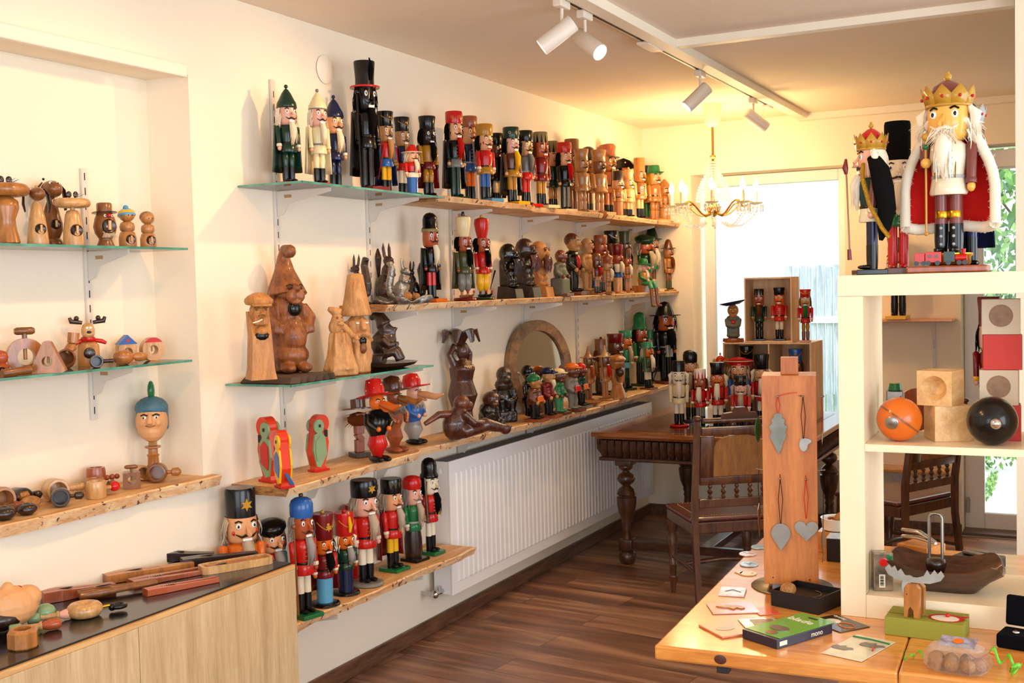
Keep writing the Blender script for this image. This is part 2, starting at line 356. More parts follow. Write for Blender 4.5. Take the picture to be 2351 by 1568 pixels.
spot(5.69, (0, 5.1, 1.5), 'larger looking white spotlight hanging just below the beam joint, tilted left', 75*KE, 1.8)
spot(6.72, (2.2, 7.6, 1.6), 'small white spotlight nearest the end of the track, tilted right', 40*KE, 1.7)
# added fill lamps on the track, out of view nearer the camera
spot(2.7, (-.1, 2.6, 1.6), 'unseen white track spotlight added above the niche shelves', 50*KE, 1.8)
spot(1.6, (1.2, 3.2, .4), 'unseen white track spotlight added over the front counter', 66*KE, 1.9)
spot(2.2, (2.9, 3.2, 1.0), 'unseen white track spotlight added to light the white cube shelf', 58*KE, 1.8)
def area(name, loc, rot, sx, sy, e, col):
    ld = bpy.data.lights.new(name, 'AREA'); ld.shape = 'RECTANGLE'; ld.size = sx; ld.size_y = sy; ld.energy = e; ld.color = col
    o = bpy.data.objects.new(name, ld); COL.objects.link(o); o.location = loc; o.rotation_euler = rot; return o
# daylight standing in the window openings
COOL = (.78, .87, 1.0)
area('daylight_side_window', (4.95, .3, 1.6), (0, R(90), 0), 1.5, 3.2, 66, COOL)
area('daylight_shop_window', (2.5, -2.35, 1.6), (R(-90), 0, PI), 3.2, 1.7, 28, COOL)
area('daylight_side_window', (4.95, 4.0, 1.6), (0, R(90), 0), 1.5, 2.0, 30, COOL)
# chandelier ----------------------------------------------------
ch = thing('crystal_chandelier', 'lit brass chandelier with candle bulbs and crystal drops by the window', 'chandelier', (.76, 7.0, CH-.0))
BRS = mat('brass', 'd8a850', .25, 1); CR = mat('crystal', 'ffffff', .05, coat=.5, spec=1, trans=.75); BULB = mat('candle_bulb_glow', 'fff4d8', .3, emis='ffd79a', es=40); CND = mat('candle_sleeve', 'f4e6c4', .5)
M(CND).lathe([(.02, -.14), (.045, -.12), (.05, -.07), (.058, -.01), (.058, -.0005)], 20).build('canopy', ch)
M(BRS).tube([(0, 0, -.14), (0, 0, -.34)], .008, 8).tube([(0, 0, -.34), (0, 0, -.7)], .006, 6).lathe([(.006, -.7), (.03, -.68), (.045, -.65), (.02, -.61), (.006, -.58)], 12).lathe([(.005, -.35), (.018, -.34), (.02, -.32), (.005, -.31)], 12).build('stem', ch)
b = M(CR)
for i in range(18):
    a = 2*PI*i/18
    for j in range(15): t = j/14; rr = .02+.085*math.sin(t*PI/2)**1.5; b.ball((rr*math.cos(a), rr*math.sin(a), -.36-.24*t), .0075, 5)
b.build('bead_basket', ch)
for i in range(8):
    a = 2*PI*i/8+.25; u = Vector((math.cos(a), math.sin(a), 0)); z0 = -.665
    pts = [u*(.01+.25*t)+Vector((0, 0, z0+.035*math.sin(t*2*PI)*-1+.03*t)) for t in [k/8 for k in range(9)]]
    arm = M(BRS).tube(pts, .006, 6).build('arm', ch); e = pts[-1]
    M(CR).lathe([(.01, 0), (.035, .006), (.045, .014)], 14, tuple(e)).build('drip_cup', arm)
    M(CND).lathe([(.011, .0), (.011, .085)], 10, tuple(e)).build('candle_sleeve', arm)
    M(BULB).lathe([(.008, .085), (.017, .105), (.018, .118), (.011, .14), (.002, .162)], 12, tuple(e)).build('bulb', arm)
    c = M(CR)
    for j in range(11):
        q = j/11*2*PI; c.ball((e[0]+.043*math.cos(q), e[1]+.043*math.sin(q), e[2]-.012), (.006, .006, .014), 5); c.ball((e[0]+.043*math.cos(q), e[1]+.043*math.sin(q), e[2]-.036), (.0045, .0045, .009), 5)
    for j in range(16):
        t = j/15; p = pts[-1].lerp(pts[2], t); c.ball((p.x, p.y, p.z-.045-.05*math.sin(t*PI)), .0065, 5)
    c.build('crystal_drops', arm)
    pl = bpy.data.lights.new('candle_light', 'POINT'); pl.energy = 3.3; pl.color = (1, .67, .32); pl.shadow_soft_size = .017
    po = bpy.data.objects.new('candle_light', pl); COL.objects.link(po); po.parent = ch; po.location = e+Vector((0, 0, .175))
cb = thing('lamp_cable', 'thin white cable looping from the chandelier canopy to the track', 'cable', (0, 0, 0))
pts = []
for k in range(15): t = k/14; pts.append((.82+(1.09-.82)*t, 7.0+.03*t, CH-.02-.17*math.sin(t*PI)-.025*t))
M(WP).tube(pts, .003, 5).build('cord', cb)
p = M(WALL).at(0, y_at(745, 0, z_at(160, 0, 4.0)), z_at(160, 0, 4.0)-.01).at(.004, y_at(745, 0, 2.6), z_at(160, 0, y_at(745, 0, 2.6)), 0, PI/2).lathe([(0, .006), (.055, .006), (.06, 0)], 28, cap=False).build('wall_cover_plate')
tag(p, 'faint round painted cover plate high on the wall above the left nutcrackers', 'cover plate')
# ================================================================ shelves, rails, radiator, cabinet, tables
SAP = wood('live_edge_top', 'b97f4a', 'e6bd84', scale=(9, 1.1, 9), rough=.5, wave=2.5, c3='f2d2a0')
EDGE = wood('live_edge_bark', 'd79a62', 'f4d3a4', scale=(6, 4, 14), rough=.65, wave=2, c3='fbe6c4', spots=('6b4236', 22, .615), bump=.3)
ENDG = wood('plank_end_grain', '7a4a22', 'c08a50', scale=(5, 5, 14), rough=.6)
GLS = bpy.data.materials.new('shelf_glass'); GLS.use_nodes = True
def _gls():
    nt = GLS.node_tree; nt.nodes.clear(); N = nt.nodes; L = nt.links
    o = N.new('ShaderNodeOutputMaterial'); t = N.new('ShaderNodeBsdfTransparent'); t.inputs[0].default_value = (.9, .96, .93, 1); g = N.new('ShaderNodeBsdfGlossy'); g.inputs['Roughness'].default_value = .02; x = N.new('ShaderNodeMixShader')
    fr = N.new('ShaderNodeFresnel'); fr.inputs[0].default_value = 1.45; L.new(fr.outputs[0], x.inputs[0]); L.new(t.outputs[0], x.inputs[1]); L.new(g.outputs[0], x.inputs[2]); L.new(x.outputs[0], o.inputs[0])
_gls()
GEDGE = mat('glass_edge_green', '4f9a86', .15, coat=.5, var=.45, vscale=14)
WST = mat('white_steel', 'dcd4c8', .4)
SLOT = mat('slot_dark', '2a2018', .8)
def plank(name, label, y0, y1, d0, d1, zt, th, seed, wob=.012, endcut=0, x0=.002, left_bark=False):
    n = max(8, int((y1-y0)/.025)); vs = []; fs = []; b = MB()
    for m in (SAP, EDGE, ENDG): b.mt(m)
    rows = []
    for i in range(n+1):
        t = i/n; y = y0+(y1-y0)*t; d = d0+(d1-d0)*t+wob*noise.noise(Vector((y*3, seed, 0)))*2+wob*.6*noise.noise(Vector((y*11, seed, 3)))
        if endcut and t > 1-.12: d -= endcut*((t-.88)/.12)**2
        z1 = zt-th+.004*noise.noise(Vector((y*6, seed, 7)))
        o = .014+.008*noise.noise(Vector((y*9, seed, 5)))
        rows.append([(x0, y, zt), (d-.006, y, zt), (d, y, zt-.004), (d-o*.4, y, (zt+z1)/2), (d-o, y, z1), (x0, y, z1)])
    k = 6
    for r in rows: vs += r
    b.v = [tuple(v) for v in vs]
    for i in range(n):
        for j in range(k):
            a = i*k+j; c = i*k+(j+1) % k; b.f.append((a, a+k, c+k, c)); b.m.append(1 if j in (1, 2, 3) else 0); b.sm.append(False)
    b.f.append(tuple(range(k))); b.f.append(tuple(n*k+j for j in range(k))[::-1]); b.m += [2, 2]; b.sm += [False, False]
    o = b.build(name); tag(o, label, 'shelf'); return o
ZT, ZM, ZL, ZB, ZG1, ZG2 = 2.094, 1.613, .966, .448, 2.083, 1.343
def yz(px, x, z): return y_at(px, x, z)
plank('wooden_shelf', 'live-edge board of the top wooden shelf, leftmost one beside the glass', 4.44, 5.46, .27, .3, ZT, .026, 1, endcut=.05)
plank('wooden_shelf', 'middle live-edge board of the top wooden shelf under plain figures', 5.47, 6.38, .25, .31, ZT, .026, 2, endcut=.05)
plank('wooden_shelf', 'live-edge board of the top wooden shelf ending at the window wall', 6.39, 7.79, .3, .28, ZT, .026, 3)
plank('wooden_shelf', 'left live-edge board of the middle shelf under the squirrels', 4.03, 5.86, .25, .24, ZM, .028, 4)
plank('wooden_shelf', 'right live-edge board of the middle shelf reaching the window wall', 5.87, 7.79, .25, .26, ZM, .028, 5)
plank('wooden_shelf', 'thick live-edge board under the painted parrots', 3.305, 4.3, .27, .25, ZL, .034, 6, endcut=.03)
plank('wooden_shelf', 'short live-edge board between parrots and reclining monkey, above radiator end', 4.305, 4.86, .21, .24, ZL, .032, 7, wob=.02)
plank('wooden_shelf', 'broad live-edge board carrying the round mirror above the radiator', 4.87, 6.12, .24, .33, ZL, .032, 8)
plank('wooden_shelf', 'live-edge board below the large black-hatted figure by the window wall', 6.13, 7.6, .3, .25, ZL, .032, 9)
plank('wooden_shelf', 'lowest live-edge board beside the cabinet, holding big painted nutcrackers', 3.13, 4.69, .25, .27, ZB, .034, 10, wob=.014)
plank('wooden_shelf', 'live-edge sill board at the bottom of the niche on the left', NY0, 3.2, .05, .045, 1.02, .04, 11, x0=-ND+.002)
def glass(label, x0, x1, y0, y1, z):
    t = thing('glass_shelf', label, 'glass shelf', (0, 0, z))
    M(GLS).span((x0, y0+.0015, -.008), (x1-.0015, y1-.0015, 0)).build('glass_pane', t)
    M(GEDGE).span((x1-.0015, y0, -.008), (x1, y1, 0)).span((x0, y0, -.008), (x1, y0+.0015, 0)).span((x0, y1-.0015, -.008), (x1, y1, 0)).build('polished_edge', t)
glass('clear glass shelf with green edge under the tallest painted nutcrackers', .003, .303, 3.4, 4.43, ZG1)
glass('clear glass shelf with green edge under the carved wooden gnomes', .003, .305, 3.29, 4.29, ZG2)
glass('upper glass shelf in the left niche under the ring-toss animals', -ND+.003, .03, NY0+.01, 3.09, 1.842)
glass('lower glass shelf in the left niche under the screw nutcrackers', -ND+.003, .03, NY0+.01, 3.09, 1.447)
def rail(label, x, y, z0, z1):
    t = thing('shelf_rail', label, 'shelf rail', (x, y, 0)); M(WST).span((.001, -.012, z0), (.012, .012, z1), .001).build('upright', t)
    b = M(SLOT); n = int((z1-z0)/.05)
    for i in range(n): b.span((.0121, -.002, z0+.02+i*.05), (.0128, .002, z0+.045+i*.05))
    b.build('slots', t)
RY = [3.62, 4.262, 5.0, 5.79, 6.55, 7.35]
nm = ['leftmost, beside the niche corner', 'second from the left, behind the squirrels', 'third from the left, behind the palm-tree carving', 'fourth from the left, beside the mirror', 'fifth from the left', 'nearest the window wall']
for y, s, z0, z1 in zip(RY, nm, (1.12, .46, .97, .97, .97, .97), (2.51, 2.3, 2.3, 2.3, 2.3, 2.3)): rail('white slotted shelf rail, '+s, 0, y, z0, z1)
rail('white slotted shelf rail on the back wall of the niche', -ND, 2.84, 1.255, 2.115)
LBR = mat('bracket_sticker', 'b08a58', .6)
def bracket(label, x, y, z, L=.24, under=.0):
    t = thing('shelf_bracket', label, 'shelf bracket', (x, y, z))
    M(WST).prism([(.013, -.001), (L, -.001), (L, -.014), (.07, -.05), (.045, -.09), (.013, -.1)], .006).build('arm', t)
    M(LBR).span((.05, -.0038, -.028), (.085, -.0032, -.016)).build('sticker', t)
ord_ = ['first', 'second', 'third', 'fourth', 'fifth', 'last']
for i, y in enumerate(RY):
    if i < 2: bracket('white bracket under the %s end of the top glass shelf' % ('left', 'right')[i], 0, y, ZG1-.009, .27); bracket('white bracket under the %s end of the gnome glass shelf' % ('left', 'right')[i], 0, y, ZG2-.009, .27)
    else: bracket('white bracket under the top wooden shelf, on the %s rail from the left' % ord_[i], 0, y, ZT-.032)
    if i > 0: bracket('white bracket under the middle shelf, on the %s rail from the left' % ord_[i], 0, y, ZM-.034, .25)
    bracket('white bracket under the parrot and mirror shelf, on the %s rail from the left' % ord_[i], 0, y if i else 3.75, ZL-.04, .2)
bracket('white bracket under the lowest shelf, beside the radiator', 0, 4.262, ZB-.04, .24); bracket('white bracket under the lowest shelf, hidden half behind the cabinet', 0, 3.62, ZB-.04, .24)
bracket('white bracket under the upper glass shelf of the niche', -ND, 2.84, 1.842-.009, .2); bracket('white bracket under the lower glass shelf of the niche', -ND, 2.84, 1.447-.009, .2)
# radiator --------------------------------------------------------
RADM = mat('radiator_enamel', 'f4f2ee', .35, coat=.1)
r = thing('radiator', 'long white panel radiator with vertical flutes below the shelves', 'radiator', (0, 4.7, .197))
RL, RH = 2.83, .65
b = M(RADM); b.span((.122, 0, 0), (.134, RL, RH), .003)
b.build('front_panel', r)
b = M(RADM); n = 56; y0 = .05; st = (RL-.1)/n
for i in range(n):
    y = y0+st*(i+.5); w = st*.30
    b.add([(.134, y-w-.005, .055), (.134, y+w+.005, .055), (.134, y+w+.005, RH-.06), (.134, y-w-.005, RH-.06), (.1405, y-w, .063), (.1405, y+w, .063), (.1405, y+w, RH-.068), (.1405, y-w, RH-.068)], [(0, 1, 5, 4), (1, 2, 6, 5), (2, 3, 7, 6), (3, 0, 4, 7), (4, 5, 6, 7)], False)
b.build('flutes', r)
M(RADM).span((.03, 0, .005), (.1215, .004, RH-.002)).span((.03, RL-.004, .005), (.1215, RL, RH-.002)).build('side_panel', r)
b = M(mat('radiator_grille', '6a6660', .5)); b.span((.03, .006, RH-.012), (.1215, RL-.006, RH-.006))
for i in range(5): b.span((.037+i*.017, .006, RH-.005), (.043+i*.017, RL-.006, RH-.001))
b.build('top_grille', r)
M(RADM).at(.075, -.001, RH-.05, PI/2).lathe([(.014, 0), (.014, .006), (.009, .009)], 16).build('vent_plug', r)
M(RADM).span((.035, .02, .01), (.06, RL-.02, RH-.02)).build('rear_panel', r)
v = M(CHROME); v.tube([(.075, -.07, .02), (.075, .02, .02)], .012, 10).tube([(.075, -.07, .02), (.002, -.07, .02)], .01, 10).ball((.075, -.07, .02), .02).tube([(.075, -.03, .02), (.075, -.03, .05)], .011, 10); v.build('valve', r)
M(RADM).at(.075, RL, RH-.05, -PI/2).lathe([(.018, .001), (.02, .03), (.016, .05), (.0, .055)], 16).build('thermostat_knob', r)
# cabinet ---------------------------------------------------------
OAK = wood('light_oak_veneer', 'b99a70', 'd8be92', scale=(6, 6, .5), rough=.5, wave=3.5, dist=2, c3='e2cda4')
OAKE = wood('oak_edge', 'c8965c', 'e0b47a', scale=(8, .8, 8), rough=.4)
BKT = mat('black_glass_top', '121217', .22, coat=.3)
c = thing('low_cabinet', 'long low cabinet with light oak veneer doors along the left wall', 'cabinet', (0, 3.12, 0))
CD, CHT = .43, .742
M(OAK).span((.02, -2.6, .06), (CD-.02, 0, CHT-.014), .001).build('carcass', c)
for y0, y1 in ((-.725, -.001), (-1.45, -.728), (-2.175, -1.453)): M(OAK).span((CD-.0195, y0, .05), (CD, y1, CHT-.016), .001).build('door', c)
M(OAKE).span((CD-.0195, -2.6, CHT-.0155), (CD, 0, CHT), .001).span((.02, -2.6, CHT-.0135), (CD-.02, 0, CHT)).build('top_panel', c)
M(mat('cabinet_plinth', '8a7a60', .6)).span((.05, -2.58, 0), (CD-.05, -.02, .0595)).build('plinth', c)
t = thing('cabinet_top_mat', 'matt black sheet covering the top of the low cabinet', 'counter mat', (0, 3.12, CHT)); M(BKT).span((.018, -2.6, .0005), (CD-.012, -.004, .006), .001).build('sheet', t)
CZ = CHT+.0062
# pine table in front ----------------------------------------------
PINE = wood('honey_pine', 'c0762e', 'e09a48', scale=(1.2, 9, 9), rough=.22, coat=.4, wave=2.2, dist=3, c3='eeb264')
TA = math.atan2(.02, .5)
pt = thing('pine_table', 'honey-coloured pine display table with thick rounded edge in the foreground', 'table', (1.881, 2.704, 0), R(2.6))
M(PINE).span((0, 0, .722), (.588, 1.3, .76), .006).build('table_top', pt)
M(PINE).span((.59, 0, .722), (1.8, 1.3, .76), .006).build('table_top', pt)
M(PINE).span((.48, .34, .66), (1.6, .36, .7215)).span((.48, 1.12, .66), (1.6, 1.14, .7215)).build('apron', pt)
for x, y in ((.44, .35), (.44, 1.13), (1.64, .35), (1.64, 1.13)): M(PINE).span((x-.035, y-.035, 0), (x+.035, y+.035, .6395), .004).build('leg', pt)
M(mat('dark_steel', '201a18', .5)).span((.155, .02, .7), (.185, .05, .7215), .001).build('bolt', pt)
k = M(mat('pine_knot', '4a2410', .4)).at(.17, -.0005, .742, PI/2).lathe([(0, .0006), (.01, .0006), (.012, 0)], 16, sx=1.3).build('knot', pt)
PZ = .7602
# white cube shelf unit --------------------------------------------
WLAQ = mat('white_laminate', 'f2dfbc', .4, coat=.05)
u = thing('white_cube_shelf', 'white open cube shelf standing on the pine table', 'shelf unit', (2.262, 3.14, PZ), R(1.2))
UW, UD, UH = .62, .36, .925
M(WLAQ).span((0, 0, 0), (.066, UD, UH-.0565), .001).build('side_panel', u)
M(WLAQ).span((UW-.066, 0, 0), (UW, UD, UH-.0565), .001).build('side_panel', u)
M(WLAQ).span((0, 0, UH-.056), (UW, UD, UH), .001).build('top_panel', u)
M(WLAQ).span((.0665, 0, 0), (UW-.0665, UD, .062), .001).build('bottom_panel', u)
M(WLAQ).span((.0665, 0.0, .452), (UW-.0665, UD, .472), .001).build('shelf_board', u)
UZ0, UZ1, UZ2 = PZ+.0622, PZ+.4722, PZ+UH+.0002
# antique table ----------------------------------------------------
DW = wood('dark_walnut', '2a160e', '5c3420', scale=(2, 9, 9), rough=.3, coat=.3, wave=3); DWV = wood('dark_walnut_turned', '2a170e', '60381f', scale=(8, 8, 1.5), rough=.28, coat=.35)
TOPW = wood('polished_table_top', '7a3f1c', 'a8642e', scale=(1.2, 9, 9), rough=.13, coat=.6, wave=2.5); LEATH = mat('tooled_leather', '5e2a16', .22, coat=.5, var=.25, bump=.15, bscale=120)
OT = thing('antique_table', 'carved dark wooden table with baluster legs and polished top near the window', 'table', (.22, 6.22, 0))
TW, TD, TZ = 1.3, 1.42, .8
M(TOPW).span((0, 0, TZ-.028), (TW, TD, TZ), .008).span((.02, .02, TZ-.04), (TW-.02, TD-.02, TZ-.0285), .005).build('table_top', OT)
M(LEATH).span((.13, .12, TZ+.0003), (TW-.13, TD-.12, TZ+.0012)).build('leather_inlay', OT)
b = M(DW)
for (a, e) in (((.05, .05), (TW-.05, .05)), ((.05, TD-.05), (TW-.05, TD-.05)), ((.05, .05), (.05, TD-.05)), ((TW-.05, .05), (TW-.05, TD-.05))):
    A = Vector((*a, 0)); E = Vector((*e, 0)); n = 26; d = (E-A)
    nrm = Vector((A.x+E.x-TW, A.y+E.y-TD, 0)).normalized()
    for i in range(n):
        p = A+d*(i+.5)/n; b.tube([p+nrm*.022+Vector((0, 0, TZ-.045)), p+nrm*.018+Vector((0, 0, TZ-.1)), p-nrm*.01+Vector((0, 0, TZ-.145))], [.02, .024, .016], 6)
b.build('carved_frieze', OT)
M(DW).span((.06, .06, TZ-.15), (TW-.06, TD-.06, TZ-.0405)).span((.035, .035, TZ-.172), (TW-.035, TD-.035, TZ-.1505), .006).build('apron', OT)
LP = [(.038, 0), (.05, .02), (.052, .06), (.035, .078), (.022, .08)]
for x, y in ((.17, .13), (TW-.17, .13), (.17, TD-.13), (TW-.17, TD-.13)):
    lg = M(DWV).lathe(LP, 20, (x, y, 0)); lg.span((x-.04, y-.04, .0805), (x+.04, y+.04, .15), .004)
    lg.lathe([(.028, .15), (.024, .2), (.03, .215), (.024, .23), (.033, .25), (.03, .262), (.05, .31), (.058, .36), (.06, .4), (.05, .405), (.05, .412), (.058, .42), (.045, .45), (.022, .47), (.045, .49), (.055, .51), (.045, .535), (.022, .55), (.02, .56), (.042, .575), (.044, .59), (.022, .61), (.03, .62)], 24, (x, y, 0)).span((x-.05, y-.05, .595), (x+.05, y+.05, TZ-.1725), .003)
    lg.build('leg', OT)
M(DW).span((.21, .11, .09), (TW-.21, .15, .14), .004).span((.21, TD-.15, .09), (TW-.21, TD-.11, .14), .004).span((TW/2-.04, .1505, .09), (TW/2+.04, TD-.1505, .135), .004).build('stretcher', OT)
OZ = TZ+.0014
# chairs -----------------------------------------------------------
CW = wood('walnut_chair', '3c1f12', '6e4224', scale=(9, 9, 1.3), rough=.3, coat=.3); CPAN = wood('chair_panel', '7a4a22', 'a8702e', scale=(7, 7, .9), rough=.35, coat=.3, wave=2.2); LSEAT = mat('chair_leather', '6a3226', .3, coat=.3, var=.2, bump=.2, bscale=90)
def chair(label, loc, rz):
    t = thing('antique_chair', label, 'chair', loc, rz)   # local: faces +Y, back at y=0
    W, D, SH = .44, .42, .47
    for sx in (-1, 1): M(CW).tube([(sx*W/2, -.05, 0), (sx*W/2, 0, SH*.8), (sx*W/2, 0, SH+.1), (sx*W/2, -.06, .985)], [.02, .021, .021, .018], 4).at(sx*W/2, -.06, .985).ball((0, 0, .012), (.024, .03, .016), 8).build('back_post', t)
    for sx in (-1, 1): M(CW).lathe([(.012, 0), (.016, .03), (.018, .06), (.026, .085), (.026, .095), (.018, .1), (.02, .14), (.026, .15), (.018, .16), (.024, .24), (.032, .3), (.02, .33), (.03, .35), (.03, .4)], 14, (sx*W*.48, D, 0)).build('front_leg', t)
    M(CW).span((-W/2-.015, .022, SH-.07), (W/2+.015, D+.02, SH-.012), .006).build('seat_rail', t)
    M(LSEAT).span((-W/2-.02, .03, SH-.0115), (W/2+.02, D+.03, SH+.012), .01).build('seat', t)
    st = M(mat('brass_tacks', 'b89868', .3, 1))
    for i in range(26): st.ball((-W/2+.04+i*(W-.08)/25, D-.0, SH+.0125), .0025, 5).ball((-W/2+.04+i*(W-.08)/25, .075, SH+.0125), .0025, 5)
    for i in range(22): st.ball((-W/2+.035, .08+i*(D-.1)/21, SH+.0125), .0025, 5).ball((W/2-.035, .08+i*(D-.1)/21, SH+.0125), .0025, 5)
    st.build('tack_row', t)
    def yb(z): return -.06*(z-SH-.1)/(.985-SH-.1)
    M(CW).at(0, yb(.56), .56).box((0, 0, 0), (W-.045, .026, .045), .004).build('lower_rail', t)
    for i in range(5):
        x = -W*.32+i*W*.16; M(CW).lathe([(.008, .5835), (.014, .595), (.007, .605), (.016, .62), (.007, .635), (.013, .645), (.008, .655)], 10, (x, yb(.62), 0)).build('spindle', t)
    fr = M(CW).at(0, yb(.66), .678, R(7)).box((0, 0, 0), (W-.045, .026, .044), .004).at(0, yb(.94), .93, R(7)).box((0, 0, 0), (W-.045, .028, .04), .004).at(0, yb(.8), .8, R(7)).box((-W/2+.055, 0, 0), (.07, .024, .21), .003).box((W/2-.055, 0, 0), (.07, .024, .21), .003)
    fr.at(0, yb(.975), .965, R(7)).tube([(-W/2+.03, 0, .02), (W/2-.03, 0, .02)], .014, 8).build('back_frame', t)
    pn = [(-.13, -.1), (.13, -.1), (.13, .05)]+[(.13*math.cos(a), .05+.06*math.sin(a)) for a in [k*PI/8 for k in range(1, 8)]]+[(-.13, .05)]
    M(CPAN).at(0, yb(.8), .8, R(7)).prism(pn, .018).build('back_panel', t)
    cr = [(-.1, 0), (-.085, .03), (-.04, .035), (-.025, .06), (.025, .06), (.04, .035), (.085, .03), (.1, 0)]
    M(DW).at(0, yb(1.0), .99, R(7)).prism(cr, .02).build('crest', t)
    M(CW).tube([(-W*.48, D, .2), (-W*.48, D*.5, .205), (-W/2, -.02, .2)], .011, 8).tube([(W*.48, D, .2), (W/2, -.02, .2)], .011, 8).tube([(-W*.49, D*.55, .2), (0, D*.55, .215), (W*.49, D*.55, .2)], [.01, .016, .01], 8).build('stretcher', t)
    return t
chair('carved walnut chair with spindle back, seen from behind beside the pine table', (1.27, 5.62, 0), R(36))
chair('dark leather-seated chair partly visible through the lower opening of the white shelf', (2.1, 6.45, 0), R(62))
# ================================================================ turned nutcracker figures
def hatp(H, kind, c, trim, z, r, t, c2=None):
    """builds the hat on parent t; z = bottom, H = top; r = head radius"""
    h = H-z; b = M(c); K = kind; acc = P(trim) if trim else None; e = None
    if K == 'shako': b.lathe([(r*.98, 0), (r*1.02, .02*h), (r*1.02, h*.5), (r*1.16, h*.94), (r*1.12, h), (0, h*.985)], 20, (0, 0, z))
    elif K == 'fez': b.lathe([(r*1.08, 0), (r*1.12, h*.06), (r*1.14, h*.9), (r*1.08, h), (0, h*.99)], 20, (0, 0, z))
    elif K == 'cyl': b.lathe([(r*.98, 0), (r*1.0, h*.92), (r*.94, h), (0, h)], 20, (0, 0, z))
    elif K == 'round': b.lathe([(r*1.04, 0), (r*1.12, h*.18), (r*1.12, h*.62), (r*.95, h*.84), (r*.6, h*.95), (0, h)], 20, (0, 0, z))
    elif K == 'bullet': b.lathe([(r*1.08, 0), (r*1.1, h*.2), (r*.98, h*.25), (r*.98, h*.62), (r*.85, h*.82), (r*.5, h*.95), (0, h)], 20, (0, 0, z))
    elif K == 'bell': b.lathe([(r*1.12, 0), (r*1.18, h*.06), (r*1.12, h*.22), (r*.92, h*.35), (r*.55, h*.62), (r*.25, h*.78), (0, h*.84)], 20, (0, 0, z))
    elif K == 'vase': b.lathe([(r*.62, 0), (r*.9, h*.3), (r*1.08, h*.6), (r*1.0, h*.78), (r*.5, h*.84), (0, h*.85)], 20, (0, 0, z))
    elif K == 'top': b.lathe([(r*.98, .06*h), (r*.98, h*.4), (r*1.1, h*.95), (r*1.08, h), (0, h*.99)], 20, (0, 0, z))
    elif K == 'wizard': b.lathe([(r*1.1, .08*h), (r*.7, h*.2), (r*.35, h*.5), (r*.2, h*.8), (r*.13, h*.95), (0, h)], 18, (0, 0, z))
    elif K == 'hunter': b.lathe([(r*1.05, .06*h), (r*.95, h*.3), (r*.75, h*.6), (r*.5, h*.9), (0, h)], 18, (0, 0, z))
    elif K == 'tyrol': b.lathe([(r*1.0, .1*h), (r*.98, h*.5), (r*.85, h*.95), (r*.4, h*.9), (0, h*.88)], 18, (0, 0, z), sx=1.1)
    elif K == 'visor': b.at(0, 0, z, 0, R(-8)).lathe([(r*1.04, 0), (r*1.06, h*.4), (r*1.25, h*.75), (r*1.1, h*.95), (0, h)], 18)
    elif K == 'beret': b.at(0, 0, z, R(10), R(12)).lathe([(r*.92, 0), (r*1.25, h*.5), (r*1.2, h*.75), (r*.7, h*.95), (0, h)], 20)
    elif K == 'bicorne': b.at(0, 0, z, 0, 0, R(25)).prism([(-r*1.9, 0), (r*1.9, 0), (r*1.75, h*.25), (r*1.0, h*.75), (0, h), (-r*1.0, h*.85), (-r*1.9, h*.55)], r*1.3)
    elif K == 'tricorne': b.lathe([(r*1.0, 0), (r*1.02, h*.4), (r*.9, h*.8), (0, h*.9)], 18, (0, 0, z))
    elif K == 'crown':
        b.lathe([(r*.8, h*.12), (r*.9, h*.35), (r*.7, h*.6), (r*.3, h*.74), (0, h*.78)], 18, (0, 0, z))
    elif K == 'wvase': b.lathe([(r*1.1, 0), (r*1.12, h*.08), (r*.95, h*.14), (r*1.2, h*.42), (r*1.15, h*.5), (r*.5, h*.6), (r*.3, h*.72), (r*.4, h*.8), (r*.1, h*.9), (0, h)], 20, (0, 0, z))
    elif K == 'helm': b.lathe([(r*1.15, 0), (r*1.1, h*.2), (r*.7, h*.6), (r*.2, h*.95), (0, h)], 18, (0, 0, z))
    o = b.build('hat', t)
    a = M(trim or c2 or c)
    if K == 'shako' and trim:
        n = 14; a.tube([(r*1.07*math.cos(u), r*1.07*math.sin(u), z+h*(.72-.3*math.sin((u+1.2)/2.4*PI)) ) for u in [-1.2+2.4*k/n for k in range(n+1)]], r*.05, 5); a.ball((r*1.05, 0, z+h*.6), (r*.08, r*.18, r*.18), 8); a.build('cord', o)
    elif K in ('fez', 'round') and trim:
        for u in (-.9, -.1, .7):
            for q in range(6):
                v = q*PI/3; a.ball((r*1.15*math.cos(u+.13*math.cos(v)), r*1.15*math.sin(u+.13*math.cos(v)), z+h*.5+r*.15*math.sin(v)), r*.05, 5)
        a.build('painted_flowers', o)
    elif K == 'cyl' and trim:
        for q in range(9):
            u = -PI*.75+q*PI*1.5/8; w = .17
            a.add([(r*1.03*math.cos(u-w), r*1.03*math.sin(u-w), z+h*.05), (r*1.03*math.cos(u+w), r*1.03*math.sin(u+w), z+h*.05), (r*1.01*math.cos(u), r*1.01*math.sin(u), z+h*.85)], [(0, 1, 2)], False)
        a.build('painted_triangles', o)
    elif K == 'bell': a.ball((0, 0, z+h*.91), r*.24, 10).build('ball', o); M(trim or c).lathe([(r*1.13, 0), (r*1.22, h*.03), (r*1.13, h*.07)], 20, (0, 0, z), cap=False).build('band', o)
    elif K == 'vase': a.lathe([(r*.22, .84*h), (r*.27, .87*h), (r*.15, h), (0, h)], 12, (0, 0, z)).build('tip', o)
    elif K in ('top', 'wizard', 'hunter', 'tyrol', 'wide', 'helm'):
        w = dict(top=1.55, wizard=1.75, hunter=1.7, tyrol=1.4, helm=1.3)[K]; q = M(trim or c).lathe([(r*.9, h*.05), (r*w, h*.03), (r*w, h*.09), (r*.9, h*.12)], 22, (0, 0, z), cap=False); q.build('brim', o)
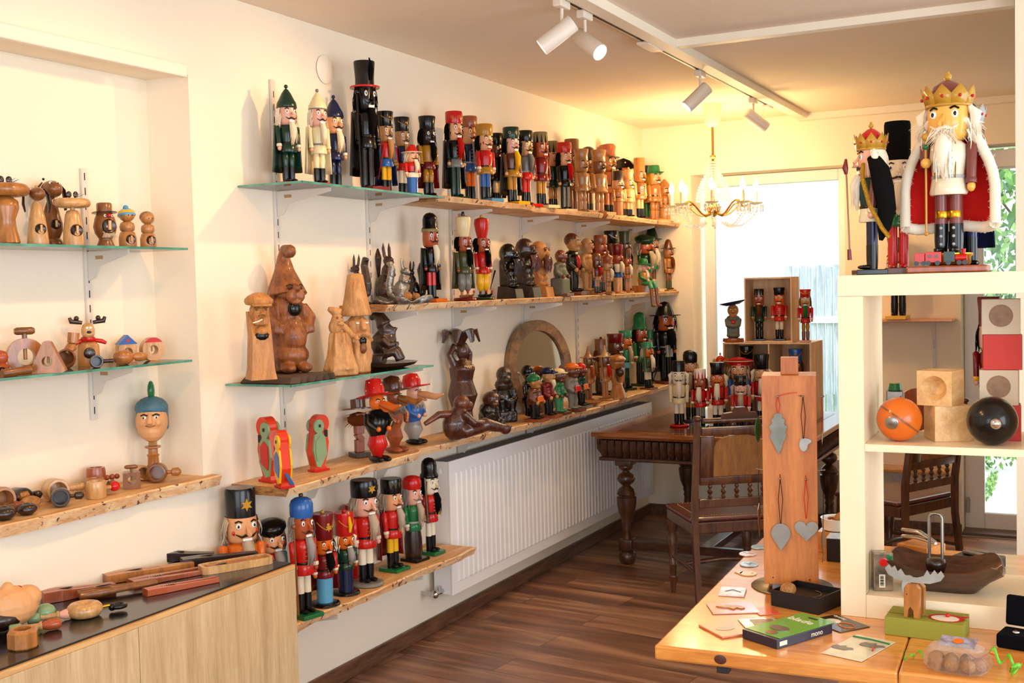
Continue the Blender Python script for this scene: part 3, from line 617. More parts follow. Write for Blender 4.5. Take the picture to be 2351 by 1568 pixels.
        if K == 'tyrol': M(c).at(r*1.1, 0, z+h*.1, 0, R(-20)).box((0, 0, 0), (r*.9, r*1.6, r*.1), .001).build('peak', o)
    elif K == 'visor': a.at(r*1.0, 0, z+h*.05, 0, R(15)).lathe([(0, 0), (r*.8, -.004), (r*.78, .004)], 14, sy=1.1).build('peak', o)
    elif K == 'bullet' and trim: a.lathe([(r*1.12, 0), (r*1.17, h*.04), (r*1.17, h*.12), (r*1.12, h*.16)], 20, (0, 0, z), cap=False).build('band', o)
    elif K == 'crown':
        q = 9
        for i in range(q):
            u = 2*PI*i/q; w = PI/q*.98
            R0 = r*1.12; R1 = r*1.32; a.add([(R0*math.cos(u-w), R0*math.sin(u-w), z), (R0*math.cos(u+w), R0*math.sin(u+w), z), (R1*math.cos(u+w), R1*math.sin(u+w), z+h*.32), (R1*1.02*math.cos(u), R1*1.02*math.sin(u), z+h*.58), (R1*math.cos(u-w), R1*math.sin(u-w), z+h*.32)], [(0, 1, 2, 3, 4)], False)
        a.lathe([(R0, 0), (R0*1.04, h*.04), (R0*1.0, h*.1)], 20, (0, 0, z), cap=False)
        cr = a.build('crown_rim', o); s = cr.modifiers.new('thick', 'SOLIDIFY'); s.thickness = r*.06
        M(trim).ball((0, 0, z+h*.86), r*.2, 8).ball((0, 0, z+h*.96), r*.1, 6).build('finial', o)
        g = M('rd')
        for i in range(q): u = 2*PI*i/q; g.ball((r*1.28*math.cos(u), r*1.28*math.sin(u), z+h*.26), r*.09, 6)
        g.build('jewels', o)
    elif K == 'bicorne': a.at(0, 0, z, 0, 0, R(25)).at(r*.9, -r*.9, z+h*.55).ball((0, 0, 0), r*.12, 6).build('badge', o)
    elif K == 'tricorne': M(c).at(0, 0, z+h*.3, 0, R(-10)).lathe([(r*.9, -h*.3), (r*1.7, h*.2), (r*1.65, h*.3), (r*.9, -h*.1)], 22, sx=.9, sy=1.15, cap=False).build('brim', o); a.tube([(r*1.45*math.cos(u)*.95, r*1.9*math.sin(u), z+h*.52) for u in [-PI/2+PI*k/10 for k in range(11)]], r*.05, 5).build('braid', o)
    elif K == 'beret' and trim: a.ball((r*.9, 0, z+h*.3), r*.1, 6).build('badge', o)
    return o
SPEC = 'hat coat skirt sleeve pants boot base skin hair beard'.split()
def nut(label, loc, H, cols, hat='shako', trim=None, hh=.17, w=1.0, legs='straight', base='box', rz=0, arms='down', cape=None, skirt_k=1.0, cat='nutcracker', group=None, extra=(), belt='bk', mouth=True, buttons=None, epau=None, brow='db', tilt=0, name='nutcracker', hw=1.0):
    """a turned wooden nutcracker facing local +X"""
    C = dict(zip(SPEC, cols.split())); t = thing(name, label, cat, loc, rz, group)
    bt = .035*H if base else 0.0; zt = H*(1-hh)      # top of head
    s = zt-bt; zl = bt+s*.40; zs = bt+s*.51; zh = bt+s*.76; W = H*w*1.22
    rb = .076*W; rh = .084*W*hw; lr = .031*W
    if base:
        b = M(C['base'])
        if base == 'box': b.span((-.085*W, -.1*W, 0), (.12*W, .1*W, bt), .002)
        elif base == 'long': b.span((-.1*W, -.09*W, 0), (.2*W, .09*W, bt*1.2), .002)
        else: b.lathe([(.12*W, 0), (.13*W, bt*.3), (.125*W, bt*.85), (.11*W, bt), (0, bt)], 24, sx=1.1)
        b.build('base', t)
    bt += .0003
    if legs in ('straight', 'round', 'balloon'):
        zk = bt+(zl-bt)*.5
        for sg in (-1, 1):
            y = sg*lr*1.12
            if legs == 'straight': l = M(C['pants']).lathe([(lr, zk-.002), (lr, zl+.01*H)], 12, (0, y, 0))
            elif legs == 'round': l = M(C['pants']).lathe([(lr*.7, zk-.004), (lr*.9, zk+.01*H), (lr*1.12, zk+(zl-zk)*.5), (lr*.9, zl), (lr*.6, zl+.01*H)], 12, (0, y, 0))
            else: l = M(C['pants']).lathe([(lr*.4, bt+(zl-bt)*.22), (lr*1.2, bt+(zl-bt)*.35), (lr*1.6, zk+.02*H), (lr*1.5, zl-.02*H), (lr*.9, zl+.01*H)], 14, (0, y*1.3, 0))
            lo = l.build('leg', t); yy = y*(1.3 if legs == 'balloon' else 1)
            bo = M(C['boot']); 
            if legs == 'balloon': bo.lathe([(lr*.5, bt), (lr*.5, bt+(zl-bt)*.28)], 10, (0, yy, 0)).tube([(-lr, yy, bt+lr*.5), (lr*2, yy, bt+lr*.4), (lr*3.2, yy, bt+lr*1.0), (lr*3.5, yy, bt+lr*1.9)], [lr*.5, lr*.6, lr*.35, lr*.1], 8)
            else:
                bo.lathe([(lr*.92, bt), (lr*1.04, bt+(zk-bt)*.4), (lr*1.06, zk), (lr*.7, zk+.001)], 12, (0, yy, 0)).ball((lr*1.5, yy, bt+lr*.5), (lr*1.5, lr*.85, lr*.52), 8)
            bo.build('boot', lo)
            if legs == 'balloon': M('rd').ball((lr*3.5, yy, bt+lr*2.1), lr*.45, 8).build('toe_ball', lo)
    elif legs == 'cone': M(C['pants']).lathe([(lr*2.3, bt), (lr*2.3, bt+.01*H), (rb*.98, zl), (rb*.98, zl+.01*H)], 20).build('lower_body', t); 
    elif legs == 'gown': M(C['pants']).lathe([(rb*1.0, bt), (rb*1.15, bt+.06*H), (rb*1.12, zl*.7), (rb*.95, zl+.01*H)], 20).build('gown', t)
    k = skirt_k
    sk = M(C['skirt']).lathe([(0, zl-.002), (rb*1.08*k, zl-.003), (rb*1.15*k, zl+.006*H), (rb*1.0, zs-.004*H), (rb*.95, zs)], 22).build('coat_skirt', t)
    to = M(C['coat']).lathe([(rb*.96, zs), (rb*.98, zs+.02*H), (rb*1.12, zh-.09*H), (rb*1.08, zh-.03*H), (rb*.72, zh), (0, zh+.002)], 22).build('torso', t)
    if belt: M(belt).lathe([(rb*1.0, zs-.008*H), (rb*1.04, zs-.006*H), (rb*1.04, zs+.01*H), (rb*1.0, zs+.012*H)], 20, cap=False).build('belt', to); M('gd').box((rb*1.05, 0, zs+.002*H), (.004*H, .026*W, .02*H), .0004).build('buckle', to)
    if buttons:
        b = M(buttons)
        for i in range(4):
            for sg in (-1, 1): z = zs+.03*H+i*(zh-zs-.06*H)/4; b.ball((rb*1.04, sg*rb*.42, z), .006*H, 5)
            b.box((rb*1.08, 0, z), (.004*H, rb*.7, .004*H))
        b.build('buttons', to)
    al = (zh-.02*H)-(zl+.01*H); ar = .024*W
    for sg in (-1, 1):
        yv = sg*(rb*1.1+ar); zt_ = zh-.015*H
        a = M(C['sleeve'])
        if arms == 'down' or (arms == 'left' and sg < 0) or (arms == 'right' and sg > 0):
            a.at(0, yv, zt_, 0, R(-6)).lathe([(ar*.85, -al*.86), (ar*.95, -al*.8), (ar*1.02, -al*.4), (ar*1.1, -al*.05), (ar*.6, 0), (0, .001)], 12)
            o = a.build('arm', t); M(C['skin'] if C['skin'] != '-' else 'sk').at(0, yv, zt_, 0, R(-6)).ball((0, 0, -al*.93), (ar*.95, ar*.85, ar*1.1), 8).build('hand', o)
            M(epau or ('wh' if C['sleeve'] in ('rd', 'dg', 'gn', 'nv') else C['sleeve'])).at(0, yv, zt_, 0, R(-6)).lathe([(ar*1.0, -al*.87), (ar*1.1, -al*.86), (ar*1.08, -al*.76), (ar, -al*.75)], 12, cap=False).build('cuff', o)
        else:   # forearm raised in front
            e = Vector((.0, yv, zt_-al*.5)); hnd = Vector((al*.42, yv*.75, zt_-al*.42))
            a.tube([(0, yv, zt_-.002), e, e+(hnd-e)*.85], [ar*1.05, ar, ar*.85], 10); o = a.build('arm', t); M(C['skin']).ball(hnd, ar*1.05, 8).build('hand', o)
            nut.hand = hnd
    # head
    hd = M(C['skin']).lathe([(rh*.75, zh-.002), (rh*.98, zh+.02*H), (rh*1.04, zh+(zt-zh)*.5), (rh*1.0, zt-.002), (0, zt)], 20).build('head', t)
    hz = zt-zh; ez = zh+hz*.68
    ew = M(EYEW); pu = M('bk')
    for sg in (-1, 1):
        u = sg*.52; x, y = rh*1.02*math.cos(u), rh*1.02*math.sin(u)
        ew.ball((x, y, ez), (rh*.1, rh*.2, hz*.12), 8); u2 = u+.06; pu.ball((rh*1.1*math.cos(u), rh*1.1*math.sin(u), ez), (rh*.05, rh*.09, hz*.065), 6)
        pu.tube([(rh*1.05*math.cos(u+v), rh*1.05*math.sin(u+v), ez+hz*(.2-abs(v-.0)*.25)) for v in (-.22, 0, .22)], rh*.055, 4)
    ew.build('eyes', hd); pu.build('pupils_and_brows', hd)
    M(C['skin']).tube([(rh*.9, 0, ez+hz*.02), (rh*1.34, 0, ez-hz*.18), (rh*1.45, 0, ez-hz*.28), (rh*.95, 0, ez-hz*.3)], [rh*.08, rh*.13, rh*.17, rh*.08], 8).build('nose', hd)
    mu = M(brow)
    for sg in (-1, 1): mu.tube([(rh*1.08, 0, zh+hz*.34), (rh*1.1*math.cos(sg*.35), rh*1.1*math.sin(sg*.35), zh+hz*.27), (rh*1.1*math.cos(sg*.7), rh*1.1*math.sin(sg*.7), zh+hz*.38)], [rh*.11, rh*.08, rh*.03], 5)
    mu.build('moustache', hd)
    if mouth: M(EYEW).box((rh*1.02, 0, zh+hz*.16), (rh*.12, rh*.62, hz*.1), .0004).build('teeth', hd); M('rd').box((rh*1.0, 0, zh+hz*.065), (rh*.12, rh*.6, hz*.06)).build('lip', hd)
    if C['hair'] != '-':
        hk = C['hair']; b = M(fur(hk)); b.lathe([(rh*1.02, zh+hz*.0), (rh*1.22, zh+hz*.25), (rh*1.2, zh+hz*.7), (rh*1.04, zt-.001)], 14, a0=PI*.42, a1=PI*1.58)
        def hf(i, rnd): u = PI*.36+rnd()*PI*1.28; z = zh+hz*(.2+.75*rnd()); rr = rh*1.1; return ((rr*math.cos(u), rr*math.sin(u), z), (rr*1.16*math.cos(u), rr*1.16*math.sin(u), z-hz*.55), (.12*rh*math.cos(u), .12*rh*math.sin(u), 0))
        b.strands(46, hf, rh*.07).build('hair', hd)
    if C['beard'] != '-':
        b = M(fur(C['beard'])); L = hz*(1.15 if H > .18 else .95); b.tube([(rh*1.0, 0, zh+hz*.06), (rh*1.3, 0, zh-L*.25), (rh*1.25, 0, zh-L*.6), (rh*1.12, 0, zh-L*.98)], [rh*.3, rh*.42, rh*.34, rh*.05], 8)
        def bf(i, rnd): y = (rnd()-.5)*rh*.7; return ((rh*1.05, y, zh+hz*.08), (rh*(1.1+.45*rnd()), y*1.3, zh-L*(.6+.45*rnd())), (rh*.18, 0, 0))
        b.strands(44, bf, rh*.07).build('beard', hd)
    hatp(H, hat, C['hat'], trim, zt-hz*.1, rh, t)
    if cape:
        b = M(cape); n = 12; vs = []
        for j in range(7):
            f = j/6; z = zh-.01*H-(zh-.01*H-(bt+.1*H))*f
            for i in range(n+1): u = PI*.5+PI*1.0*i/n; rr = (rb*1.5+ar*.6+rb*.3*f)*(1+.05*math.sin(i*2.1)*f); vs.append((rr*.8*math.cos(u), rr*1.0*math.sin(u), z))
        b.add(vs, [(j*(n+1)+i, j*(n+1)+i+1, (j+1)*(n+1)+i+1, (j+1)*(n+1)+i) for j in range(6) for i in range(n)])
        o = b.build('cape', t); s = o.modifiers.new('thick', 'SOLIDIFY'); s.thickness = .003
    for ex in extra:
        if ex[0] == 'staff': M(ex[1]).tube([(rb*1.2, -(rb+ar*2.4), bt+.02*H), (rb*.9, -(rb+ar*2.4), H*(ex[2] if len(ex) > 2 else .8))], .008*W, 6).ball((rb*.9, -(rb+ar*2.4), H*(ex[2] if len(ex) > 2 else .8)), .02*W, 8).build('staff', t)
        elif ex[0] == 'gun': M(ex[1]).tube([(rb*.9, -(rb+ar*2.2), zl), (rb*.5, -(rb+ar*2.2), zt)], [.016*W, .01*W], 6).build('rifle', t)
        elif ex[0] == 'drum': M(ex[1]).at(rb*1.6, 0, zl+.02*H).lathe([(rb*.5, 0), (rb*.5, .07*H), (0, .07*H)], 14).build('drum', t)
        elif ex[0] == 'sword': M(ex[1]).tube([(rb*1.0, rb+ar*2.3, zl+.03*H), (-rb*.4, rb+ar*2.6, bt+.08*H)], [.012*W, .004*W], 5).build('sword', t)
        elif ex[0] == 'plume': M(fur(ex[1])).tube([(rh*1.1, 0, zt+.04*H), (rh*1.25, 0, zt+.12*H), (rh*.9, 0, H+.02*H)], [.012*W, .02*W, .006*W], 7).build('plume', t)
        elif ex[0] == 'ears': 
            b = M(fur(ex[1])); 
            for sg in (-1, 1): b.tube([(0, sg*rh*1.0, zt-hz*.1), (0, sg*rh*1.35, zt-hz*.3), (0, sg*rh*1.3, zt-hz*.9)], [rh*.15, rh*.3, rh*.1], 10)
            b.strands(50, lambda i, r: (lambda sg, u: ((rh*.3*u, sg*rh*1.1, zt-hz*(.1+.5*r())), (rh*.4*u, sg*rh*(1.25+.3*r()), zt-hz*(.85+.3*r())), (0, sg*rh*.15, 0)))((-1, 1)[i % 2], r()-.5), rh*.06)
            b.build('side_hair', hd)
        elif ex[0] == 'apron': M(ex[1]).at(rb*.75, 0, zl+.02*H, 0, R(-4)).lathe([(rb*.5, -.05*H), (rb*.45, .09*H), (rb*.2, .1*H)], 12, sy=1.3, a0=-1.4, a1=1.4, cap=False).build('apron', t)
        elif ex[0] == 'cheeks': 
            b = M('rd')
            for sg in (-1, 1): u = sg*.85; b.ball((rh*1.0*math.cos(u), rh*1.0*math.sin(u), ez-hz*.26), (rh*.08, rh*.16, hz*.1), 6)
            b.build('cheeks', hd)
        elif ex[0] == 'stripes':
            b = M(ex[1])
            for sg in (-1, 1):
                for q in (-.6, .6): b.box((lr*.8, sg*lr*1.12+q*lr*.5, (bt+zl)/2), (lr*.5, lr*.16, (zl-bt)*.92))
            b.build('trouser_stripes', t)
        elif ex[0] == 'star': M(ex[1]).at(rh*1.08, 0, zt+hh*H*.45, 0, 0, PI/2).prism([((.2 if k % 2 else .42)*rh*math.sin(PI*k/6), (.2 if k % 2 else .42)*rh*math.cos(PI*k/6)) for k in range(12)], rh*.1).build('star_emblem', t)
        elif ex[0] == 'tri':
            q = M(ex[1])
            for u in (-.9, -.45, 0, .45, .9): w_ = .2; q.add([(rh*1.16*math.cos(u-w_), rh*1.16*math.sin(u-w_), zt+hh*H*.75), (rh*1.16*math.cos(u+w_), rh*1.16*math.sin(u+w_), zt+hh*H*.75), (rh*1.16*math.cos(u), rh*1.16*math.sin(u), zt+hh*H*.25)], [(0, 1, 2)], False)
            q.build('painted_triangles', t)
        elif ex[0] == 'ball': M(ex[1]).ball((0, 0, H+.012*H), .02*W, 8).build('top_ball', t)
    return t
def on(shz, group):
    """placer for one shelf: pixel column, head-top row, distance from the wall"""
    def put(label, px, top, x, cols, **k):
        y = y_at(px, x, shz); H = z_at(top, x, y)-shz; k.setdefault('rz', R(-20))
        return nut(label, (x, y, shz+.0004), H, cols, group=group, **k)
    return put
# cols: hat coat skirt sleeve pants boot base skin hair beard
g = 'painted nutcrackers on the top shelf'
T = on(ZG1, g)
T('green-coated nutcracker with a pointed green hat, leftmost on the top glass shelf', 664, 194, .13, 'dg dg dg dg dg bk rd pk pl pw', hat='bell', hh=.22, base='round', w=.84, trim='dg', legs='round', cape='dg', brow='bk')
T('cream-white nutcracker with pointed cream hat and red base on glass', 735, 204, .19, 'cr cr cr cr cr bk rd pk pl pw', hat='bell', hh=.2, base='round', w=.8, trim='gy', legs='round', brow='bk', belt='gy', cape='cr')
T('navy nutcracker with pointed dark hat half behind the cream-white one', 772, 218, .09, 'nv nv nv nv nv bk rd sk - pw', hat='bell', hh=.22, base='round', w=.84, trim='nv', legs='round', brow='bk')
T('very tall all-black nutcracker in a black top hat with red brim', 845, 142, .15, 'bk bk bk bk bk bk dr bk bk bk', hat='top', hh=.19, trim='rd', w=.72, base='long', brow='bk', cape='bk', extra=[('staff', 'bk', .75), ('plume', 'bk'), ('sword', 'dr')])
T('blue and red coated nutcracker with yellow-banded black shako, beside the black giant', 889, 257, .12, 'bk rd bl bl yl bk bk tn - tn', trim='mu', w=.85, hh=.16, epau='gd', belt='dg', cape='nv')
T('red-sleeved nutcracker in black shako with yellow band behind a small Santa figure', 927, 270, .09, 'bk nv rd rd pw bk bk tn - tn', trim='mu', w=.82, hh=.16, epau='gd')
T('small carved red Santa figure with white beard near the end of the glass shelf', 948, 331, .24, 'rd rd pw rd bl bl gn sk pw pw', hat='hunter', hh=.16, w=1.2, legs='cone', base='round', trim='pw')
T = on(ZT, g)
T('dark-faced nutcracker in mustard jacket and red skirt wearing a black shako', 985, 268, .12, 'bk mu dr mu mu bk dg ds bk bk', hh=.15, w=.9, legs='round', cape='dr', belt='gd', brow='bk')
T('tall moustached nutcracker with red flowered pillbox hat and black coat', 1047, 257, .17, 'rd bk gy bk dg dg dg sk bk rd', hat='fez', trim='yl', hh=.12, w=.85, cape='bk', belt='dg', skirt_k=1.1, brow='bk', buttons='gd')
T('nutcracker with plain brown pillbox hat and striped skirt behind the red flowered one', 1081, 268, .075, 'rw nv bl nv og bk dg sk - sv', hat='fez', hh=.11, w=.85, skirt_k=1.1, belt='sv', buttons='sv')
T('red-jacketed nutcracker with mustard pillbox hat and blue trousers', 1116, 286, .19, 'mu rd mu rd bl bk lb sk bk -', hat='fez', hh=.13, w=.95, base='long', skirt_k=1.15, extra=[('cheeks', 0)])
T('small black nutcracker in the back row behind the mustard-hatted one', 1143, 307, .07, 'bk bk bk bk wh bk dg br - bk', hat='fez', trim='gd', hh=.14, w=.85, legs='round', cape='bk')
T('nutcracker with dark green flowered pillbox hat, mustard trousers and yellow base', 1177, 293, .2, 'dg br mu br mu bk yl pk bk yl', hat='fez', trim='pw', hh=.13, w=.92, base='long', skirt_k=1.2, cape='bk')
T('black pillbox nutcracker with grey jacket and bright red trousers', 1209, 301, .17, 'bk gy rd gy rd bk rd lw bk gy', hat='fez', hh=.12, w=.9, skirt_k=1.1, brow='bk', belt='sv', base='long')
T('red-brown-faced nutcracker in crimson coat, hat painted with dark triangles', 1244, 304, .19, 'kh dr dr dr mu bk cr rs br -', hat='cyl', trim='bk', hh=.13, w=.95, base='long')
T('small green-coated nutcracker with dark triangle hat between two red-trimmed ones', 1271, 325, .085, 'kh dg dg dg tn bk cr sk - br', hat='cyl', trim='bk', hh=.15, w=.95, legs='round', skirt_k=1.2)
T('black-coated nutcracker with white-striped trousers and red flowered pillbox hat', 1298, 328, .19, 'rd bk bk bk bk bk pw sk bk rd', hat='fez', trim='yl', hh=.13, w=.95, belt='dg', brow='bk', extra=[('stripes', 'wh')])
T('plain brown turned nutcracker with tall grooved hat in the back row', 1316, 320, .07, 'cw cw cw cw cw cw cw ow - -', hat='cyl', hh=.2, w=.95, belt=None, brow='br')
g = 'plain turned wooden nutcrackers on the top shelf'; T = on(ZT, g)
T('large unpainted pale wood nutcracker with flat hat, first of the plain ones', 1337, 343, .19, 'tn tn tn tn tn tn lw tn - -', hat='shako', hh=.16, w=1.0, legs='round', base='long', belt='tn', brow='br', mouth=False)
T('dark round-hatted wooden nutcracker peeping between two pale ones', 1353, 336, .07, 'db cw cw cw cw db cw ow - -', hat='bullet', hh=.17, w=.95, belt=None)
T('olive-brown unpainted nutcracker with flaring skirt and notched hat', 1377, 345, .19, 'tn tn tn tn tn tn lw cw - -', hat='shako', hh=.16, w=1.0, legs='round', base='long', belt='lw', skirt_k=1.3, mouth=False)
T('orange-brown nutcracker in a tall peaked cap behind the plain wooden ones', 1399, 332, .065, 'rw rw rw rw ow bk ow ow br fu', hat='visor', trim='db', hh=.16, w=.95, cape='cw')
T('cone-bodied pale wooden nutcracker with dark brown cylinder hat and ball on top', 1420, 393, .21, 'db ow ow ow ow ow ow lw - -', hat='cyl', hh=.2, w=1.2, legs='cone', base='round', extra=[('ball', 'lw')], buttons='db')
T('pirate nutcracker in black bicorne hat and long black curls', 1437, 364, .06, 'bk br br br ow bk ow rs bk bk', hat='bicorne', trim='wh', hh=.15, w=.95, belt='bk')
T('small honey-coloured nutcracker with onion-shaped hat in the front row', 1445, 384, .21, 'lw lw lw lw lw bk lw lw - -', hat='vase', trim='lw', hh=.24, w=.95, base='round', belt='br')
T('nutcracker with tall grooved orange hat, brown vest and black boots', 1470, 363, .19, 'ow cw ow lw lw bk dr ow - -', hat='cyl', hh=.2, w=.9, buttons='sv')
T('red-faced figure in a dark bowler hat behind the grooved orange hat', 1487, 379, .055, 'nv mu mu mu gn gn bl og br bk', hat='round', hh=.14, w=.9)
T('blond figure in dark green peaked hat with orange wooden body', 1503, 379, .17, 'gn ow ow ow ow ow lw lw mu -', hat='tyrol', hh=.14, w=1.05, base='long', legs='round')
T('stout wooden knight with conical helmet near the chandelier', 1527, 411, .2, 'ow ow ow ow tn tn rd ow - fu', hat='helm', hh=.2, w=1.2, base='round', legs='gown')
T('pale figure in light green hat, last on the top shelf behind the chandelier', 1547, 377, .1, 'mg nv gn nv gn bk gn pk - pw', hat='tyrol', trim='mg', hh=.13, w=.95, base='round')
g = 'painted nutcrackers on the middle shelf'; T = on(ZM, g)
T('slim nutcracker with bulging brown face, black fluted crown hat and red trousers', 992, 488, .16, 'bk bk bk bk rd bk og rs - wh', hat='bullet', trim='kh', hh=.2, w=.72, base='long', cape='bk', belt='nv', mouth=False, hw=1.15)
T('olive-coated moustached figure with tall cream vase-shaped hat', 1068, 486, .17, 'cr ol ol ol gy ow dr rs bk bk', hat='vase', trim='nv', hh=.28, w=.8, legs='balloon', base='round', cape='ol', belt=None)
T('red-coated moustached figure with tall red vase-shaped hat and yellow breeches', 1110, 491, .17, 'rd rd rd rd yl bk dg rs bk bk', hat='vase', trim='gd', hh=.28, w=.8, legs='balloon', base='round', belt=None, extra=[('sword', 'bk')])
g = 'wooden nutcrackers crowded on the middle shelf'; T = on(ZM, g)
T('reddish-brown nutcracker with low orange cap behind the carved pale man', 1381, 540, .12, 'rw rw cw rw cw db ow rs - -', hat='fez', hh=.13, w=1.0, buttons='gd')
T('small dark round-headed wooden nutcracker beside the red-brown carved man', 1371, 581, .22, 'cw br tn tn tn db ow br - rd', hat='round', hh=.16, w=.95, legs='straight', buttons='gd')
T('large nutcracker with black bucket hat and pale chin cord on the middle shelf', 1406, 530, .065, 'bk cw cw cw cw bk ow cw br br', hat='shako', trim='pw', hh=.19, w=1.0)
T('tiny turned nutcracker with tiered finial hat in the front row', 1397, 573, .24, 'rw tn tn tn tn tn ow lw - pl', hat='wvase', hh=.3, w=.95, base='round', legs='round', belt='lw')
T('nutcracker in dark maroon hat with white vest and striped cone-shaped body', 1419, 562, .17, 'dr pl bl bk lw bk ow rs - wh', hat='shako', hh=.2, w=1.05, legs='cone', base='round', extra=[('stripes', 'db')], buttons='db')
T('nutcracker in an olive top hat at the back of the middle shelf', 1437, 531, .07, 'ol cw pl br bk bk ow br - bk', hat='top', hh=.18, w=.9)
T('slim wooden nutcracker with square brown hat and knob before the olive top hat', 1441, 572, .2, 'br ow ow ow ow ow ow rs - pl', hat='cyl', trim='db', hh=.2, w=.9, extra=[('ball', 'nv')], base='round')
g = 'hunters at the end of the middle shelf'; T = on(ZM, g)
T('stout grey-bearded forester in dark green beret-like cap, green coat', 1482, 540, .11, 'dg dg dg dg br bk ow rs gw fu', hat='beret', hh=.13, w=1.2, hw=1.2, extra=[('apron', 'gn')])
T('tall hunter with pointed dark green hat and long white hair', 1498, 519, .08, 'dg dg mg dg cw wh pw pk pl pl', hat='hunter', hh=.2, w=.95, belt='dg', buttons='sg', base='long')
T('orange wooden hunter with brown brimmed hat, last on the middle shelf', 1536, 549, .2, 'br ow ow ow cw ol ow ow - br', hat='hunter', hh=.17, w=.85, base='round', legs='round')
g = 'figures at the far end of the mirror shelf'; T = on(ZL, g)
T('brown barrel-bodied nutcracker with lidded hat and red ball, behind the wizards', 1382, 778, .07, 'cw cw cw cw db db bk cw br -', hat='cyl', hh=.2, w=1.1, legs='gown', extra=[('ball', 'dr')])
T('brown wooden nightwatchman with spiked wizard hat and halberd, left one', 1352, 794, .17, 'ow ow ow ow cw cw cw cw - rw', hat='wizard', hh=.2, w=.85, base='round', extra=[('staff', 'cw', .8)], belt=None)
T('lighter wooden nightwatchman with spiked wizard hat, right one', 1390, 792, .22, 'lw ow ow ow ow ow ow cw - rd', hat='wizard', hh=.2, w=.85, base='round', extra=[('gun', 'cw')], belt=None)
T('glossy maroon nutcracker with flared top hat behind the carved long beard', 1415, 766, .1, 'dr br br br br bk dg br - -', hat='shako', hh=.14, w=1.0, hw=1.25)
T('white-bearded figure in a flat green cap behind the maroon top hat', 1438, 759, .1, 'mg mg cy dg dg bk dg og pl fu', hat='fez', hh=.1, w=.95, base='box', extra=[('staff', 'cw', .5)])
T('tall curly-haired figure with rounded bright green helmet', 1471, 716, .09, 'gn dg gn gn bk bk dg rs db -', hat='bullet', trim='gn', hh=.22, w=.85, buttons='gd')
T('small hunter with flat green hat, olive coat and rifle in front of the green helmet', 1488, 784, .225, 'mg ol ol ol wh bk cw og pw pl', hat='tyrol', hh=.12, w=1.1, extra=[('sword', 'bk'), ('gun', 'gn')])
T('grey-green figure with round green hat beside the giant black hat', 1493, 757, .09, 'mg gy ol gy nv bk cw pk bk gy', hat='tyrol', trim='mg', hh=.15, w=.8, buttons='rd')
T('tall brigand nutcracker in wide black hat and dark coat against the window wall', 1529, 692, .2, 'bk bk bk bk bk bk br rs bk bk', hat='hunter', hh=.16, w=.92, hw=1.2, brow='bk', cape='bk', rz=R(-35), belt='gy', extra=[('apron', 'gy')])
g = 'big painted nutcrackers on the lowest shelf'; T = on(ZB, g)
T('tall orange-coated nutcracker with black star-painted cylinder hat behind the cabinet', 562, 1119, .085, 'bk og og og og bk gn sk fu fu', hat='cyl', hh=.2, w=1.05, rz=R(-28), epau='og', extra=[('cheeks', 0), ('star', 'gd')])
T('grey-haired red-cheeked nutcracker in a black beret behind the cabinet corner', 631, 1192, .1, 'bk rd rd cy bl bk gn sk gw gw', hat='beret', hh=.13, w=1.0, hw=1.2, rz=R(-22), buttons='cy', extra=[('cheeks', 0)])
T('nutcracker with shiny blue dome helmet holding a turned staff', 700, 1140, .21, 'bl rd rd rd wh bk gn rs gw gw', hat='round', hh=.15, w=.85, rz=R(-14), extra=[('staff', 'cw', .78), ('ball', 'br')], buttons='gd')
T('red shako nutcracker with gold star and light blue cone-shaped body', 747, 1178, .19, 'dr dr dr rd lb bk bk og bk bk', hat='shako', trim='gd', hh=.27, w=1.0, legs='cone', base='round', rz=R(-20), extra=[('ball', 'gd'), ('star', 'gd')], buttons='gd', cape='dr')
T('red-hatted nutcracker with yellow feather, white fluffy hair and navy cone body', 795, 1176, .17, 'rd dg dg dg nv bk bk og pl gw', hat='shako', trim='gd', hh=.27, w=1.05, legs='cone', base='round', rz=R(-20), extra=[('plume', 'yl'), ('ears', 'pl'), ('ball', 'rd')])
T('red nutcracker with red ball hat standing behind the feathered one', 815, 1158, .05, 'rd rd wh wh rd rd rd pk pl pl', hat='shako', trim='gd', hh=.2, w=.9, base='round', legs='gown', extra=[('ball', 'rd')])
T('large nutcracker with wide black pillbox hat, red coat and white breeches', 842, 1101, .17, 'bk rd rd rd wh bk gy pk fu fu', hat='fez', hh=.14, w=1.0, base='round', rz=R(-18), buttons='gd', hw=1.1, brow='br', extra=[('star', 'gd')])
T('yellow-trousered nutcracker in black hat with pointed nose on green base', 903, 1098, .14, 'bk rd rd rd yl bk gn sk fu fu', hat='fez', hh=.14, w=1.0, rz=R(-5), cape='dr', brow='br', extra=[('tri', 'ol')])
T('nutcracker with rounded red cap, green jacket and dark brown gown', 950, 1091, .13, 'rd gn gn gn db bk bk pk gw fu', hat='round', hh=.14, w=1.0, legs='gown', rz=R(-8), belt='sv', brow='gy')
T('tall narrow red-coated nutcracker with black and maroon fur hat beside the radiator', 990, 1050, .14, 'bk rd rd rd wh bk gn pw bk bk', hat='bullet', trim='bk', hh=.19, w=.8, rz=R(-5), epau='yl', extra=[('gun', 'br')], buttons='sv')
g = 'painted nutcrackers on the antique table'
def on_table(label, px, top, yy, cols, **k):
    x = x_at(px, yy, OZ); H = z_at(top, x, yy)-OZ
    k.setdefault('rz', R(-78)); return nut(label, (x, yy, OZ), H, cols, group=g, **k)
Q = on_table
Q('nutcracker in cream uniform with long white hair and black hat on red base', 1560, 828, 6.62, 'bk cr cr cr wh bk rd pw pl pl', hat='cyl', hh=.16, w=.95, base='round', brow='bk', rz=R(-70), extra=[('ears', 'pl')])
